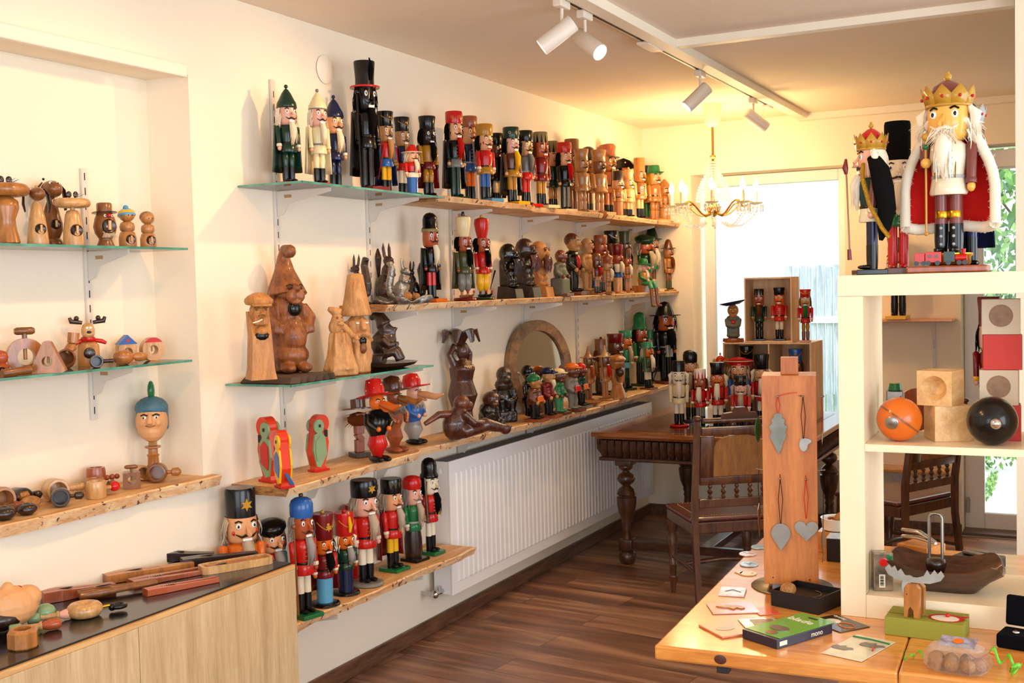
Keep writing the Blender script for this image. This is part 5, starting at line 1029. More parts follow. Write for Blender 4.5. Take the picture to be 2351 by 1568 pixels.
b = M(MAHO, H); b.ball((-.0, 0, .35), (.3, .24, .34), 14).ball((.1, 0, .6), (.2, .2, .2), 12).tube([(.1, -.1, .2), (.7, -.15, .32), (1.15, -.15, .2)], [.16, .16, .1], 10).ball((1.2, -.16, .18), (.16, .1, .13), 10).tube([(.05, .18, .15), (.45, .25, .15), (.2, .3, .5)], [.13, .12, .1], 10).tube([(.1, -.2, .62), (.3, -.3, .4), (.55, -.22, .38)], [.09, .08, .07], 8)
for k in range(4): b.tube([(1.2, -.22+.04*k, .22), (1.34, -.24+.05*k, .24)], .025, 6)
blob('body', t, b, .006)
b = M(REDB, H); b.ball((.18, 0, .82), (.19, .17, .18), 14).ball((.34, 0, .76), (.13, .12, .1), 12).ball((.27, -.07, .88), (.06, .06, .03), 8).ball((.27, .07, .88), (.06, .06, .03), 8); blob('head', t, b, .005)
M(REDB, H).tube([(0, 0, .6), (-.4, 0, .62), (-.75, 0, .45)], [.08, .08, .05], 10).build('lever_tail', t); M('bk', H).ball((.32, -.08, .85), .025, 6).ball((.32, .08, .85), .025, 6).build('eyes', t)
t, H = carv('crouching dark brown ape with hand to its mouth', 'monkey nutcracker', 1125, 897, .15, ZL, R(-35))
b = M(EBON, H); b.ball((0, 0, .3), (.34, .32, .32), 14).ball((.0, 0, .5), (.3, .3, .25), 12).tube([(.05, -.25, .5), (.3, -.25, .3), (.38, -.1, .42)], [.1, .09, .08], 8).ball((.2, .22, .14), (.2, .12, .14), 10); blob('body', t, b, .006)
b = M(MAHO, H); b.ball((.1, 0, .78), (.26, .25, .22), 14).ball((.3, 0, .66), (.13, .14, .12), 12).ball((.27, 0, .84), (.09, .18, .045), 10).ball((.12, -.24, .76), (.05, .03, .07), 8).ball((.12, .24, .76), (.05, .03, .07), 8); blob('head', t, b, .005)
M(MAHO, H).tube([(-.2, 0, .35), (-.5, .1, .28), (-.75, .2, .2)], [.06, .05, .03], 8).build('lever', t)
t, H = carv('black gorilla standing with knees bent behind the crouching ape', 'gorilla figure', 1159, 840, .12, ZL, R(-35))
b = M(EBON, H); b.box((0, 0, .1), (.34, .36, .2), .02).ball((-.02, 0, .42), (.17, .19, .24), 14)
for s in (-1, 1): b.tube([(.0, s*.1, .3), (.13, s*.11, .36), (.1, s*.1, .22)], [.09, .08, .06], 8).tube([(0, s*.17, .58), (.05, s*.2, .42), (.14, s*.12, .36)], [.07, .06, .05], 8)
blob('body', t, b, .005); b = M(DKC, H); b.ball((0, 0, .84), (.14, .14, .15), 14).ball((0, 0, .66), (.14, .18, .13), 12).ball((.1, 0, .76), (.09, .09, .08), 12).ball((.09, 0, .88), (.06, .1, .03), 8); blob('head', t, b, .005)
# mirror
MY = y_at(1238, .1, 1.2); zc = (z_at(735, .1, MY)+ZL)/2; mr = zc-ZL
t = thing('round_mirror', 'round mirror in a broad wooden ring frame leaning on the wall', 'mirror', (.1, MY, zc+.001), R(-17), ry=R(-5))
MF = wood('mirror_frame_wood', '5c4028', '94704a', scale=(5, 5, 5), rough=.4, coat=.2)
M(MF).at(0, 0, 0, 0, 0, PI/2).ring(mr, mr*.77, .034, 48).build('frame', t)
MIRR = mat('mirror_silver', 'c8ccd0', .03, 1); M(MIRR).at(.002, 0, 0, 0, PI/2).lathe([(mr*.81, -.004), (mr*.81, .0), (0, .0)], 48).build('glass', t); M(DKC).at(-.0145, 0, 0, 0, PI/2).lathe([(mr*.97, -.004), (mr*.97, .0), (0, 0)], 32).build('back_board', t)
# carved beard head and dish
t, H = carv('light brown carved head whose long beard forms a split column', 'carved nutcracker', 1419, 813, .26, ZL, R(-20), group='figures at the far end of the mirror shelf')
b = M('ow', H); b.lathe([(.2, 0), (.17, .1), (.1, .3), (.09, .35)], 10, sy=1.2); 
for s in (-1, 1): b.tube([(0, s*.07, .3), (0, s*.17, .5), (0, s*.16, .68)], [.07, .06, .07], 8)
b.ball((0, 0, .8), (.16, .17, .15), 12).ball((.15, 0, .8), (.06, .05, .05), 8).lathe([(.21, .86), (.2, .9), (.12, .97), (0, 1)], 12); blob('head_and_column', t, b, .005)
M(MAHO, H).ball((.06, 0, .6), (.12, .1, .12), 12).build('lever_jaw', t)
t = thing('wooden_dish', 'small round turned wooden dish at the shelf edge before the wizards', 'dish', (.245, y_at(1352, .245, ZL), ZL+.0004)); M('ow').lathe([(.03, 0), (.05, .008), (.085, .025), (.08, .025), (.045, .012), (0, .01)], 28).build('bowl', t)
# ================================================================ niche and cabinet top
g = 'turned ring nutcrackers on the upper niche shelf'
ZN1, ZN2, ZN3 = 1.8423, 1.4473, 1.0203
def nspot(name, label, cat, px, x, z, rz=0, group=None): return thing(name, label, cat, (x, y_at(px, x, z), z), rz, group)
def H_at(px, top, x, z): y = y_at(px, x, z); return z_at(top, x, y)-z
def screw(b, p, q, r, n=7):
    p = Vector(p); q = Vector(q)
    pts = []; rs = []
    for i in range(2*n+1): pts.append(p.lerp(q, i/(2*n))); rs.append(r*(1 if i % 2 else .8))
    return b.tube(pts, rs, 8)
def hole_man(label, px, top, x, prof, hole, head, m='lw', extra=None, rz=-R(20), grp=g, z=ZN1):
    """turned body with a round nut hole in front and a wooden screw inside"""
    H = H_at(px, top, x, z); t = nspot('screw_nutcracker', label, 'nutcracker', px, x, z, rz, grp)
    M(m, H).lathe(prof, 22).build('body', t)
    r, hz, hx = hole; n = 20
    M('db', H).at(hx, 0, hz, 0, PI/2).lathe([(r*1.12, -.02), (r*1.0, .012), (r*.85, .0), (0, -.0)], 22).build('nut_hole', t)
    o = screw(M('lw', H), (hx+.012, 0, hz-r*.55), (hx+.02, 0, hz+r*.85), r*.3).build('wooden_screw', t)
    head(t, H); return t, H
def h_ring(m='lw', z=.83, R1=.26, r=.1, tuft=True):
    def f(t, H):
        n = 26; b = M(m, H); b.tube([(R1*math.cos(2*PI*i/n)*.8, R1*math.sin(2*PI*i/n), z) for i in range(n+3)], r, 10, False); b.ball((0, 0, z-.03), (R1*.7, R1*.85, .05), 14); b.build('ring_head', t)
        q = M('db', H)
        for k in (-1, 1): q.ball((.02, k*.06, z+.15), (.015, .05, .06), 8)
        q.build('leather_ears', t); w = M('sv', H); 
        for k in range(5): w.tube([(.0, .02, z+.08), (.02+.02*k, .1+.02*k, z+.14+.02*(k % 3))], .005, 4)
        w.build('wire_tuft', t)
    return f
hole_man('large orange-brown turned figure with flat ring head at the left edge', 17, 410, -.06, [(.15, 0), (.19, .03), (.14, .25), (.13, .38), (.19, .55), (.18, .66), (.1, .72), (.05, .75), (.05, .8)], (.001, .3, -.05), h_ring('ow'), 'ow')
def h_dog(big=1.0, m='cw', ears='db', bob='lw'):
    def f(t, H):
        M(m, H).ball((.04, 0, .85), (.16*big, .13*big, .115*big), 16).build('head', t)
        for s in (-1, 1): M(ears, H).tube([(.0, s*.12, .95), (-.02, s*.2, .85), (.0, s*.22, .68), (.02, s*.2, .55)], [.025, .05, .06, .035], 8, flat=.4).build('leather_ear', t)
        if bob: M(bob, H).ball((.02, 0, .97), .03, 8).build('bobble', t)
        else:
            e = M(EYEW, H); e.ball((.14, -.05, .93), .03, 8).ball((.14, .05, .93), .03, 8); e.build('eyes', t); M('bk', H).ball((.165, -.05, .935), .012, 6).ball((.165, .05, .935), .012, 6).ball((.0, -.1, 1.0), .02, 6).build('pupils', t)
    return f
cone = [(.17, 0), (.175, .03), (.16, .2), (.13, .45), (.08, .68), (.04, .74), (.04, .78)]
hole_man('pale pine cone-bodied dog with grey-brown ball head and long dark leather ears', 88, 425, -.04, cone, (.085, .26, .15), h_dog(1.0, 'cw'), 'lw')
hole_man('taller reddish dog with staring white eyes and dark hanging ears', 122, 412, -.14, [(.14, 0), (.15, .03), (.13, .1), (.1, .13), (.15, .25), (.15, .35), (.09, .6), (.05, .7), (.05, .76)], (.07, .33, .15), h_dog(1.15, 'cw', 'db', None), 'cw')
hole_man('pale striped pine figure with flat ring head beside the shelf rail', 170, 435, -.05, [(.18, 0), (.18, .03), (.17, .25), (.13, .55), (.1, .62), (.04, .64), (.04, .7)], (.1, .27, .165), h_ring('lw', .76, .24, .08), 'lw')
def h_troll(t, H):
    M('db', H).at(0, 0, .77, 0, R(-4)).lathe([(.28, 0), (.28, .015), (.16, .02)], 20).build('hat_brim', t); M('cw', H).lathe([(.17, .79), (.17, .97), (.15, 1.0), (0, .97)], 10).build('bark_hat', t)
    M('rd', H).ball((.24, 0, .7), .05, 10).build('red_nose', t); e = M(EYEW, H); e.ball((.21, -.08, .7), .035, 8).ball((.21, .08, .7), .035, 8); e.build('eyes', t); M('bk', H).ball((.24, -.08, .7), .015, 6).ball((.24, .08, .7), .015, 6).build('pupils', t)
    M(fur('fu'), H).strands(40, lambda i, r: ((.2, (r()-.5)*.3, .33), (.27, (r()-.5)*.4, .2), (.02, 0, 0)), .014).build('beard_bristles', t)
hole_man('dark open-mouthed troll with bark hat and shiny red nose', 243, 466, -.05, [(.2, 0), (.2, .02), (.15, .14), (.14, .18), (.22, .3), (.26, .45), (.22, .65), (.15, .8)], (.15, .46, .245), h_troll, 'cw')
def h_doll(hat):
    def f(t, H):
        M('tn', H).ball((0, 0, .8), (.19, .19, .17), 16).build('head', t); M('bk', H).ball((.18, -.04, .79), .016, 6).ball((.18, .06, .79), .016, 6).build('eyes', t)
        if hat: M('lb', H).at(-.02, 0, .83, 0, R(-10)).lathe([(.21, -.06), (.22, -.03), (.205, .0)], 18).mt('yl').lathe([(.205, .0), (.19, .06)], 18, cap=False).mt('lb').lathe([(.19, .06), (.1, .12), (0, .14)], 18).build('knitted_cap', t); M(fur('lb'), H).ball((-.04, 0, .98), .07, 10).build('pompom', t)
        else: M('cw', H).ball((-.035, 0, .83), (.18, .2, .165), 14).build('hair', t)
    return f
doll = [(.2, 0), (.21, .03), (.21, .25), (.17, .38), (.13, .4), (.17, .43), (.18, .52), (.16, .6), (.1, .64)]
hole_man('small round-headed wooden doll with blue and yellow bobble cap', 294, 475, -.08, doll, (.11, .2, .2), h_doll(True), 'tn')
hole_man('small bare-headed round wooden doll, last on the upper niche shelf', 341, 484, -.06, doll, (.12, .2, .2), h_doll(False), 'tn')
# middle niche shelf
g = 'wooden screw nutcrackers on the lower niche glass'
def hole_block(name, label, cat, px, x, poly, t_, r, cz, m, ry=0, rz=0, top=None, z=ZN2, grp=g):
    """flat wooden block with a real through hole, screw inside; polygon around (0, cz)"""
    t = nspot(name, label, cat, px, x, z, rz, grp); b = M(m); n = 36; out = []
    P2 = [Vector(p) for p in poly]
    for i in range(n):
        a = 2*PI*i/n; d = Vector((math.cos(a), math.sin(a))); best = None; c = Vector((0, cz))
        for k in range(len(P2)):
            p, q = P2[k], P2[(k+1) % len(P2)]; e = q-p; den = d.x*e.y-d.y*e.x
            if abs(den) < 1e-9: continue
            w = p-c; s = (w.x*e.y-w.y*e.x)/den; u = (w.x*d.y-w.y*d.x)/den
            if s > 0 and -1e-6 <= u <= 1+1e-6 and (best is None or s < best): best = s
        out.append(c+d*(best or r*1.5))
    vs = []
    for y in (-t_/2, t_/2): vs += [(p.x, y, p.y) for p in out]
    for y in (-t_/2, t_/2): vs += [(r*math.cos(2*PI*i/n), y, cz+r*math.sin(2*PI*i/n)) for i in range(n)]
    fs = []
    for i in range(n):
        j = (i+1) % n; fs += [(i, j, 2*n+j, 2*n+i), (n+j, n+i, 3*n+i, 3*n+j), (j, i, n+i, n+j), (2*n+i, 2*n+j, 3*n+j, 3*n+i)]
    b.add(vs, fs, False); b.build('block', t); screw(M('tn'), (0, 0, cz+r*1.05), (0, 0, cz-r*.35), r*.25).build('wooden_screw', t); return t
circ = lambda r, cz, n=30: [(r*math.cos(2*PI*i/n), max(.0, cz+r*math.sin(2*PI*i/n))) for i in range(n)]
F = R(75)   # blocks face the room
t = hole_block('ring_nutcracker', 'round brown wooden ring nutcracker with wide T-handle on top', 'nutcracker', 60, -.09, circ(.055, .053), .03, .026, .05, 'ow', rz=R(62))
M('cw').tube([(0, 0, .106), (0, 0, .124)], .008, 8).at(0, 0, .13, 0, PI/2).lathe([(.008, -.03), (.012, -.022), (.012, .022), (.008, .03)], 12).build('handle', t)
hole_block('triangle_nutcracker', 'triangular wooden block nutcracker with round hole at the shelf edge', 'nutcracker', 112, .0, [(-.055, 0), (.055, 0), (.009, .1), (-.009, .1)], .045, .016, .036, 'ow', rz=R(40))
t = nspot('mug_nutcracker', 'tilted dark barrel-shaped nutcracker with turned screw handle and cork knob', 'nutcracker', 152, -.1, ZN2, R(-40), g)
M('cw').at(0, 0, .031, 0, R(80)).lathe([(.027, -.04), (.03, -.02), (.03, .03), (.024, .035), (.024, .0), (0, -.01)], 22).build('cup', t); M('ow').tube([(0, .0, .05), (-.01, .02, .07), (-.012, .024, .082)], [.012, .018, .01], 10).tube([(-.012, .024, .082), (-.014, .028, .115)], [.018, .019], 12).build('screw_handle', t)
t = nspot('moose_nutcracker', 'moose head figure with dark antlers and red scarf behind the barrel shapes', 'moose figure', 205, -.13, ZN2, R(-35), g); H = H_at(205, 722, -.13, ZN2)
M('tn', H).lathe([(.2, 0), (.21, .03), (.2, .4), (.12, .48)], 18, sx=.6).build('body', t); M('db', H).at(.12, 0, .25, 0, PI/2).lathe([(.11, .0), (.1, .012), (0, .0)], 18).build('nut_hole', t)
M('rd', H).lathe([(.12, .47), (.14, .5), (.13, .56), (.1, .57)], 16).tube([(0, -.1, .5), (.02, -.22, .46), (.02, -.3, .38)], [.04, .045, .03], 8).tube([(0, .1, .5), (.02, .25, .47), (.02, .33, .43)], [.04, .045, .03], 8).build('scarf', t)
M('lw', H).ball((.02, 0, .68), (.13, .13, .17), 14).ball((.08, 0, .62), (.1, .12, .08), 12).build('head', t); M('db', H).ball((.17, 0, .66), (.03, .045, .03), 8).build('nose', t); e = M(EYEW, H); e.ball((.13, -.03, .74), .03, 8).ball((.13, .03, .74), .03, 8); e.build('eyes', t)
for s in (-1, 1): M('db', H).tube([(0, s*.1, .84), (0, s*.2, .86), (0, s*.3, .87), (0, s*.33, .95)], [.035, .045, .05, .03], 8).ball((0, s*.2, .93), .05, 8).build('antler', t)
def cup(label, px, x, z, r, L, m, rz, hk='screw', hm='cw', tilt=R(86), grp=None, inner='db', name='cup_nutcracker', knob=None):
    if z > 1 and z < 1.1: r *= 1.22; L *= 1.22
    t = nspot(name, label, 'nutcracker', px, x, z, rz, grp)
    cz = r if tilt > .3 else 0
    M(m).at(0, 0, cz, 0, tilt).lathe([(0, -L*.5), (r*.9, -L*.5), (r, -L*.42), (r, L*.42), (r*.93, L*.5), (r*.74, L*.5), (r*.7, L*.42), (r*.7, -L*.3), (0, -L*.3)] if tilt > .3 else [(0, 0), (r*.92, 0), (r, L*.08), (r, L*.85), (r*.92, L), (r*.62, L), (r*.58, L*.9), (r*.58, L*.3), (0, L*.3)], 24, cap=False).build('cup', t)
    d = Vector((0, 1, 0)); s0 = Vector((0, r*.9, (cz if tilt > .3 else L*.5)))
    h = M(hm)
    if hk == 'screw': screw(h, s0, s0+d*r*1.6, r*.36, 4)
    elif hk == 'knob': screw(M('lw'), s0, s0+d*r*.8, r*.25).build('screw', t); h.ball(s0+d*r*1.3, r*.55, 14)
    elif hk == 'beads': h.ball(s0+d*r*.3, r*.3, 10).ball(s0+d*r*.85, r*.34, 10).ball(s0+d*r*1.4, r*.3, 10)
    elif hk == 'handle': h.tube([s0, s0+d*r*.5, s0+d*r*.6, s0+d*r*1.2, s0+d*r*1.5], [r*.2, r*.2, r*.4, r*.45, r*.15], 12)
    h.build('screw_handle', t); return t
cup('dark brown tube-shaped nutcracker lying with its opening towards the room', 222, -.01, ZN2, .021, .055, 'db', R(-40), 'screw', 'db', grp=g)
t = nspot('pear_nutcracker', 'pear-shaped pale wooden nutcracker lying on its side', 'nutcracker', 285, -.04, ZN2, R(80), g); M('ow').at(0, 0, .0245, 0, R(92)).lathe([(0, -.035), (.018, -.03), (.0245, -.01), (.0245, .012), (.015, .028), (.008, .032), (.008, .042), (.014, .048), (.016, .065), (.012, .085), (0, .09)], 20).build('body', t)
t = hole_block('house_nutcracker', 'small wooden house nutcracker with blue triangular roof', 'nutcracker', 291, -.14, [(-.033, 0), (.033, 0), (.033, .06), (-.033, .06)], .03, .017, .034, 'lw', rz=R(72)); M('bl').prism([(-.036, .062), (.036, .062), (0, .095)], .03).build('blue_roof', t); M('rd').at(0, 0, .075, PI/2).lathe([(.006, -.0155), (.006, .0155)], 12).build('red_dowel', t)
t = hole_block('round_nutcracker', 'flat round pale nutcracker with red painted top segment', 'nutcracker', 350, -.1, circ(.042, .04), .028, .017, .038, 'lw', rz=R(72)); M('rd').prism([(.0405*math.cos(a), .04+.0405*math.sin(a)+.0015) for a in [R(35)+R(110)*k/12 for k in range(13)]], .0285).build('red_segment', t)
cup('dark smooth club-shaped nutcracker lying at the left image edge below the ring', 38, -.0, ZN2, .013, .09, 'cw', R(80), 'handle', 'cw', grp=g)
t = nspot('pink_figure', 'pinkish round-headed nutcracker cut by the left image edge', 'nutcracker', 2, -.07, ZN2, R(-30), g); M('rs').lathe([(.025, 0), (.026, .03), (.015, .037), (.02, .042), (.024, .055), (.018, .072), (0, .078)], 18).build('body', t); M('db').at(.024, 0, .018, 0, PI/2).lathe([(.01, .0), (.009, .003), (0, 0)], 14).build('nut_hole', t)
# head on a turned screw stick
t = nspot('helmeted_nutcracker', 'painted wooden head with blue helmet and green crest on a turned stick', 'nutcracker', 354, -.115, ZN3, R(-52)); H = H_at(354, 862, -.115, ZN3)
M('ow', H).lathe([(.1, 0), (.11, .02), (.08, .05), (.055, .15), (.05, .22), (.06, .24), (.045, .25), (.045, .3), (.075, .31), (.075, .325)], 18).build('stick', t); screw(M('lw', H), (0, 0, .325), (0, 0, .41), .045, 5).build('screw', t)
SKN = mat('painted_flesh', 'd9a06a', .45, bump=.2, bscale=50, var=.1)
b = M(SKN, H); b.ball((0, 0, .56), (.15, .15, .2), 18).ball((.06, 0, .47), (.09, .1, .1), 12).tube([(.14, 0, .64), (.185, 0, .56), (.15, 0, .54)], [.018, .03, .02], 8).ball((.1, -.06, .56), (.05, .05, .05), 10).ball((.1, .06, .56), (.05, .05, .05), 10); hd = blob('head', t, b, .0025, 2); face(t, H, (.01, 0, .585), .138, parent=hd, lips='rs')
BLH = mat('blue_helmet_paint', '3f6a7c', .5, var=.3, vscale=30); M(BLH, H).ball((-.02, 0, .69), (.155, .155, .11), 18).box((-.06, -.135, .58), (.1, .02, .2), .006).box((-.06, .135, .58), (.1, .02, .2), .006).build('helmet', t)
M('gn', H).ball((-.03, 0, .85), (.07, .035, .1), 12).build('green_crest', t); M('db', H).ball((-.06, 0, .56), (.13, .155, .18), 14).build('hair', t)
# bottom sill
g = 'turned cup nutcrackers on the wooden niche sill'; Z3 = ZN3+.0005
cup('big pale unvarnished cup nutcracker lying sideways behind the bark-covered one', 128, -.12, Z3, .03, .06, 'lw', R(-25), 'screw', 'lw', grp=g)
cup('dark bark-covered cup nutcracker with black opening', 140, -.03, Z3, .024, .05, 'db', R(-42), 'handle', 'db', grp=g)
cup('glossy brown jar-shaped nutcracker with rolled rim and beaded handle', 222, -.14, Z3, .026, .065, 'rw', R(-20), 'beads', 'rw', tilt=0, grp=g)
cup('orange-brown cup nutcracker half hidden behind the pale upright cup', 219, -.085, Z3, .025, .046, 'ow', R(-20), 'handle', 'cw', tilt=0, grp=g)
cup('pale upright cup nutcracker with bright red ball on its screw', 222, -.03, Z3, .026, .046, 'lw', R(-8), 'knob', 'rd', tilt=0, grp=g)
t = hole_block('cube_nutcracker', 'square brown block nutcracker with T-handle on the niche sill', 'nutcracker', 303, -.06, [(-.028, 0), (.028, 0), (.028, .056), (-.028, .056)], .05, .014, .03, 'cw', rz=R(48), z=Z3, grp=g); M('cw').tube([(0, 0, .057), (0, 0, .068)], .004, 8).at(0, 0, .073, 0, PI/2).lathe([(.004, -.022), (.007, -.014), (.007, .014), (.004, .022)], 12).build('handle', t)
cup('ring-grooved brown cup nutcracker with knobbed handle at the right of the sill', 362, -.06, Z3, .028, .036, 'cw', R(-55), 'handle', 'ow', grp=g)
cup('pale curved cup nutcracker half hidden behind the square block', 326, -.15, Z3, .022, .04, 'lw', R(-30), 'knob', 'lw', grp=g)
def pod(label, px, x, r, m, sc=(1, 1, .6)):
    t = nspot('round_nutcracker', label, 'nutcracker', px, x, Z3, 0, g); M(m).lathe([(0, 0), (r*.5, 0), (r*.95, r*.35), (r, r*.6), (r*.85, r*.95), (r*.4, r*1.15), (r*.3, r*1.1), (r*.25, r*.7), (0, r*.7)], 24).build('body', t)
    q = M('db'); 
    for k in range(10): a = k*PI/5; q.tube([(r*.45*math.cos(a), r*.45*math.sin(a), r*1.13), (r*.9*math.cos(a), r*.9*math.sin(a), r*.9)], .0008, 4)
    q.build('carved_grooves', t)
pod('dark flattened carved pod with a hole, right of the left-edge group', 62, -.02, .03, 'db')
pod('dark red-brown pumpkin-shaped nutcracker at the lower left edge', 10, -.02, .034, 'db')
pod('brown hollow pod behind the dark pumpkin shape', 16, -.085, .03, 'cw')
cup('dark purple-brown bowl lying behind the walnut-shaped one', 46, -.14, Z3, .026, .05, 'db', R(-10), 'handle', 'db', grp=g)
t = nspot('walnut_shaped_nutcracker', 'walnut-textured orange-brown nutcracker with short turned handle', 'nutcracker', 70, -.085, Z3, R(80), g); M(WALN).ball((0, 0, .021), (.034, .022, .021), 18).build('body', t); M('rw').at(-.045, 0, .018, 0, PI/2).lathe([(.012, -.012), (.016, 0), (.012, .008), (.015, .016), (.008, .02)], 14).build('handle', t)
cup('orange wooden ring cup cut by the left image edge', 2, -.14, Z3, .032, .05, 'ow', R(-15), 'handle', 'ow', grp=g)
# ---------------- cabinet top
g = 'lever nutcrackers lying on the cabinet'
def cab(name, label, x, y, ang, grp=g): return thing(name, label, 'nutcracker', (x, y, CZ+.0004), ang, grp)
def plier(label, x, y, ang, L, w, m, split=.35, h=.022, metal=False, open_=.0, round_=False):
    """two wooden jaws hinged at local -X end"""
    t = cab('lever_nutcracker', label, x, y, ang)
    for s in (-1, 1):
        b = M(m); a = s*(w*.28+.0006); sp = open_*s
        pts = [(-L/2, a*.9, h*.5), (-L/2+L*.25, a+sp*.2, h*.5), (0, a*.85+sp*.5, h*.5), (L/2, a*.6+sp, h*.5)]
        if round_: b.tube(pts, [w*.25, w*.27, w*.2, w*.16], 10)
        else:
            vs = []
            for i, (px_, py_, pz) in enumerate(pts):
                ww = (w*.26, w*.27, w*.2, w*.14)[i]; hh = h*(.5, .5, .42, .34)[i]
                vs += [(px_, py_-ww, 0), (px_, py_+ww, 0), (px_, py_+ww, hh*2), (px_, py_-ww, hh*2)]
            b.add(vs, [(0, 1, 2, 3)]+[(4*k+i, 4*k+(i+1) % 4, 4*k+4+(i+1) % 4, 4*k+4+i) for k in range(3) for i in range(4)]+[(15, 14, 13, 12)], False)
        o = b.build('lever', t)
        mb_ = o.modifiers.new('soft_edge', 'BEVEL'); mb_.width = .0015; mb_.segments = 2
    M('bk').ball((-L*.18, 0, h*.99), (L*.11, w*.14, h*.06), 12).build('nut_recess', t)
    if metal: 
        q = M('lw')
        for k in range(6): q.box((-L*.26+k*L*.03, 0, h*1.04), (L*.01, w*.25, h*.1), .0005)
        q.build('teeth', t)
    M(STEEL if metal else 'db').at(-L*.42, 0, h*.5).box((0, 0, 0), (.004, w*.9, h*.5), .001).build('hinge_pin', t)
AN = R(90-8)
plier('tan varnished lever nutcracker with darker hinge end, near the wall', .075, 2.8, R(66), .3, .05, 'ow', h=.028)
plier('reddish-brown straight nutcracker at the back left of the cabinet', .06, 2.515, R(64), .22, .05, 'rw', h=.034)
plier('knobbly root-wood nutcracker lying on the reddish one', .16, 2.58, R(62), .24, .05, 'cw', h=.036, round_=True)
plier('orange nutcracker with bright metal teeth, spread open', .17, 2.79, R(67), .26, .055, 'rw', h=.018, metal=True, open_=.018)
plier('slim dark cherry nutcracker with toothed metal hinge nearest the cabinet edge', .30, 2.71, R(67), .24, .038, 'rs', h=.02, metal=True, open_=.006)
plier('very dark carved flat nutcracker closest to the wall corner', .045, 3.02, R(35), .17, .045, 'db', h=.03)
plier('long dark brown nutcracker with iron ring, behind the boxed one', .17, 3.035, R(55), .26, .045, 'db', h=.028)
t = cab('boxed_nutcracker', 'pale nutcracker lying inside an open rounded wooden tray', .285, 2.985, R(62))
b = M('lw'); n = 40; L, W_ = .125, .036
def rr(k, s, z): 
    a = 2*PI*k/n; c = math.cos(a); q = math.sin(a); e = .35
    return ((L*s-(.0 if s == 1 else .002))*math.copysign(abs(c)**e, c), (W_*s)*math.copysign(abs(q)**e, q), z)
vs = [rr(k, 1, 0) for k in range(n)]+[rr(k, 1, .026) for k in range(n)]+[rr(k, .93, .026) for k in range(n)]+[rr(k, .93, .008) for k in range(n)]
b.add(vs, [tuple(range(n))[::-1]]+[(j*n+k, j*n+(k+1) % n, (j+1)*n+(k+1) % n, (j+1)*n+k) for j in range(3) for k in range(n)]+[tuple(3*n+k for k in range(n))], False); b.build('tray', t)
for s in (-1, 1): M('ow').span((-.1, s*.003, .0085), (.1, s*.024, .022), .005).build('lever', t)
M('bk').ball((-.05, 0, .0222), (.02, .012, .0015), 12).build('nut_recess', t)
t = cab('ring_nutcracker', 'thick pale wooden ring nutcracker with brass screw and black eyelet handle', .255, 2.36, R(62)); q = 28
b = M('lw'); b.tube([(.03*math.cos(2*PI*i/q), .03*math.sin(2*PI*i/q), .021) for i in range(q+3)], .021, 12, False); b.build('ring', t); screw(M(GOLD), (.049, 0, .02), (.075, 0, .02), .0045).build('brass_screw', t); M('bk').tube([(.097+.019*math.cos(2*PI*i/16), .017*math.sin(2*PI*i/16), .014) for i in range(17)], .007, 8, False).ball((.078, 0, .014), (.011, .013, .012), 10).build('eyelet_handle', t)
t = cab('octagonal_cup', 'octagonal wooden cup nutcracker at the lower left corner', .325, 2.085, R(20)); M('ow').lathe([(0, 0), (.037, 0), (.04, .004), (.04, .042), (.034, .05), (.023, .05), (.022, .012), (0, .012)], 8, cap=False, smooth=False).build('cup', t)
t = cab('face_nutcracker', 'life-like painted wooden face lying on its back at the left edge', .15, 2.185, R(75))
b = M(SKN); b.ball((0, 0, .062), (.085, .06, .06), 18).ball((.0, 0, .115), (.018, .02, .02), 10).ball((.055, 0, .08), (.04, .04, .035), 14).ball((-.02, -.03, .095), (.02, .02, .015), 10).ball((-.02, .03, .095), (.02, .02, .015), 10); blob('face', t, b, .003, 4)
M('rd').ball((.032, 0, .112), (.008, .016, .006), 10).build('lips', t); M('db').at(0, 0, .05).ball((-.03, 0, -.012), (.07, .063, .036), 14).build('hair', t); M('sg').at(.105, 0, .025).ball((0, 0, 0), (.03, .03, .024), 14).build('collar', t)
def crayon(label, x, y, ang, cols, tipc):
    t = cab('cup_nutcracker', label, x, y, ang); z = .016; M(cols[0]).at(-.045, 0, z, 0, PI/2).lathe([(.012, -.02), (.0155, -.016), (.0155, .01), (.012, .014)], 16).build('striped_body', t)
    M('lw').at(0, 0, z, 0, PI/2).lathe([(.009, -.03), (.009, .012), (.012, .014), (.012, .02)], 14).build('neck', t); M(tipc).at(.045, 0, z, 0, PI/2).lathe([(.009, -.024), (.015, -.01), (.016, .015), (.011, .025), (0, .027)], 8).build('painted_tip', t)
crayon('screw handle with pink-red faceted tip, the farther of two', .205, 2.285, R(52), ['sg'], 'pk'); crayon('screw handle with red rounded tip and green stripe, in front of the other', .245, 2.19, R(55), ['sg'], 'rs')
# ================================================================ crates on the antique table
PLY = wood('birch_crate', 'd0a070', 'ecc898', scale=(7, 7, 1), rough=.55)
def crate(label, x0, x1, y0, d, z0, z1, div=None, name='wooden_crate'):
    t = thing(name, label, 'crate', (x0, y0, z0)); w = x1-x0; h = z1-z0; q = .009
    for n_, a, b in (('bottom_panel', (0, 0, 0), (w, d, q)), ('top_panel', (0, 0, h-q), (w, d, h)), ('side_panel', (0, 0, q+.0002), (q, d, h-q-.0002)), ('side_panel', (w-q, 0, q+.0002), (w, d, h-q-.0002)), ('back_panel', (q+.0002, d-q, q+.0002), (w-q-.0002, d, h-q-.0002))): M(PLY).span(a, b, .0008).build(n_, t)
    if div: M(PLY).span((w*div, 0, q+.0002), (w*div+q, d-q-.0002, h-q-.0002), .0008).build('divider', t)
    return t
CY = 7.0; cx0, cx1 = x_at(1661, CY, 1.0), x_at(1863, CY, 1.0); CT = z_at(787, .95, CY)
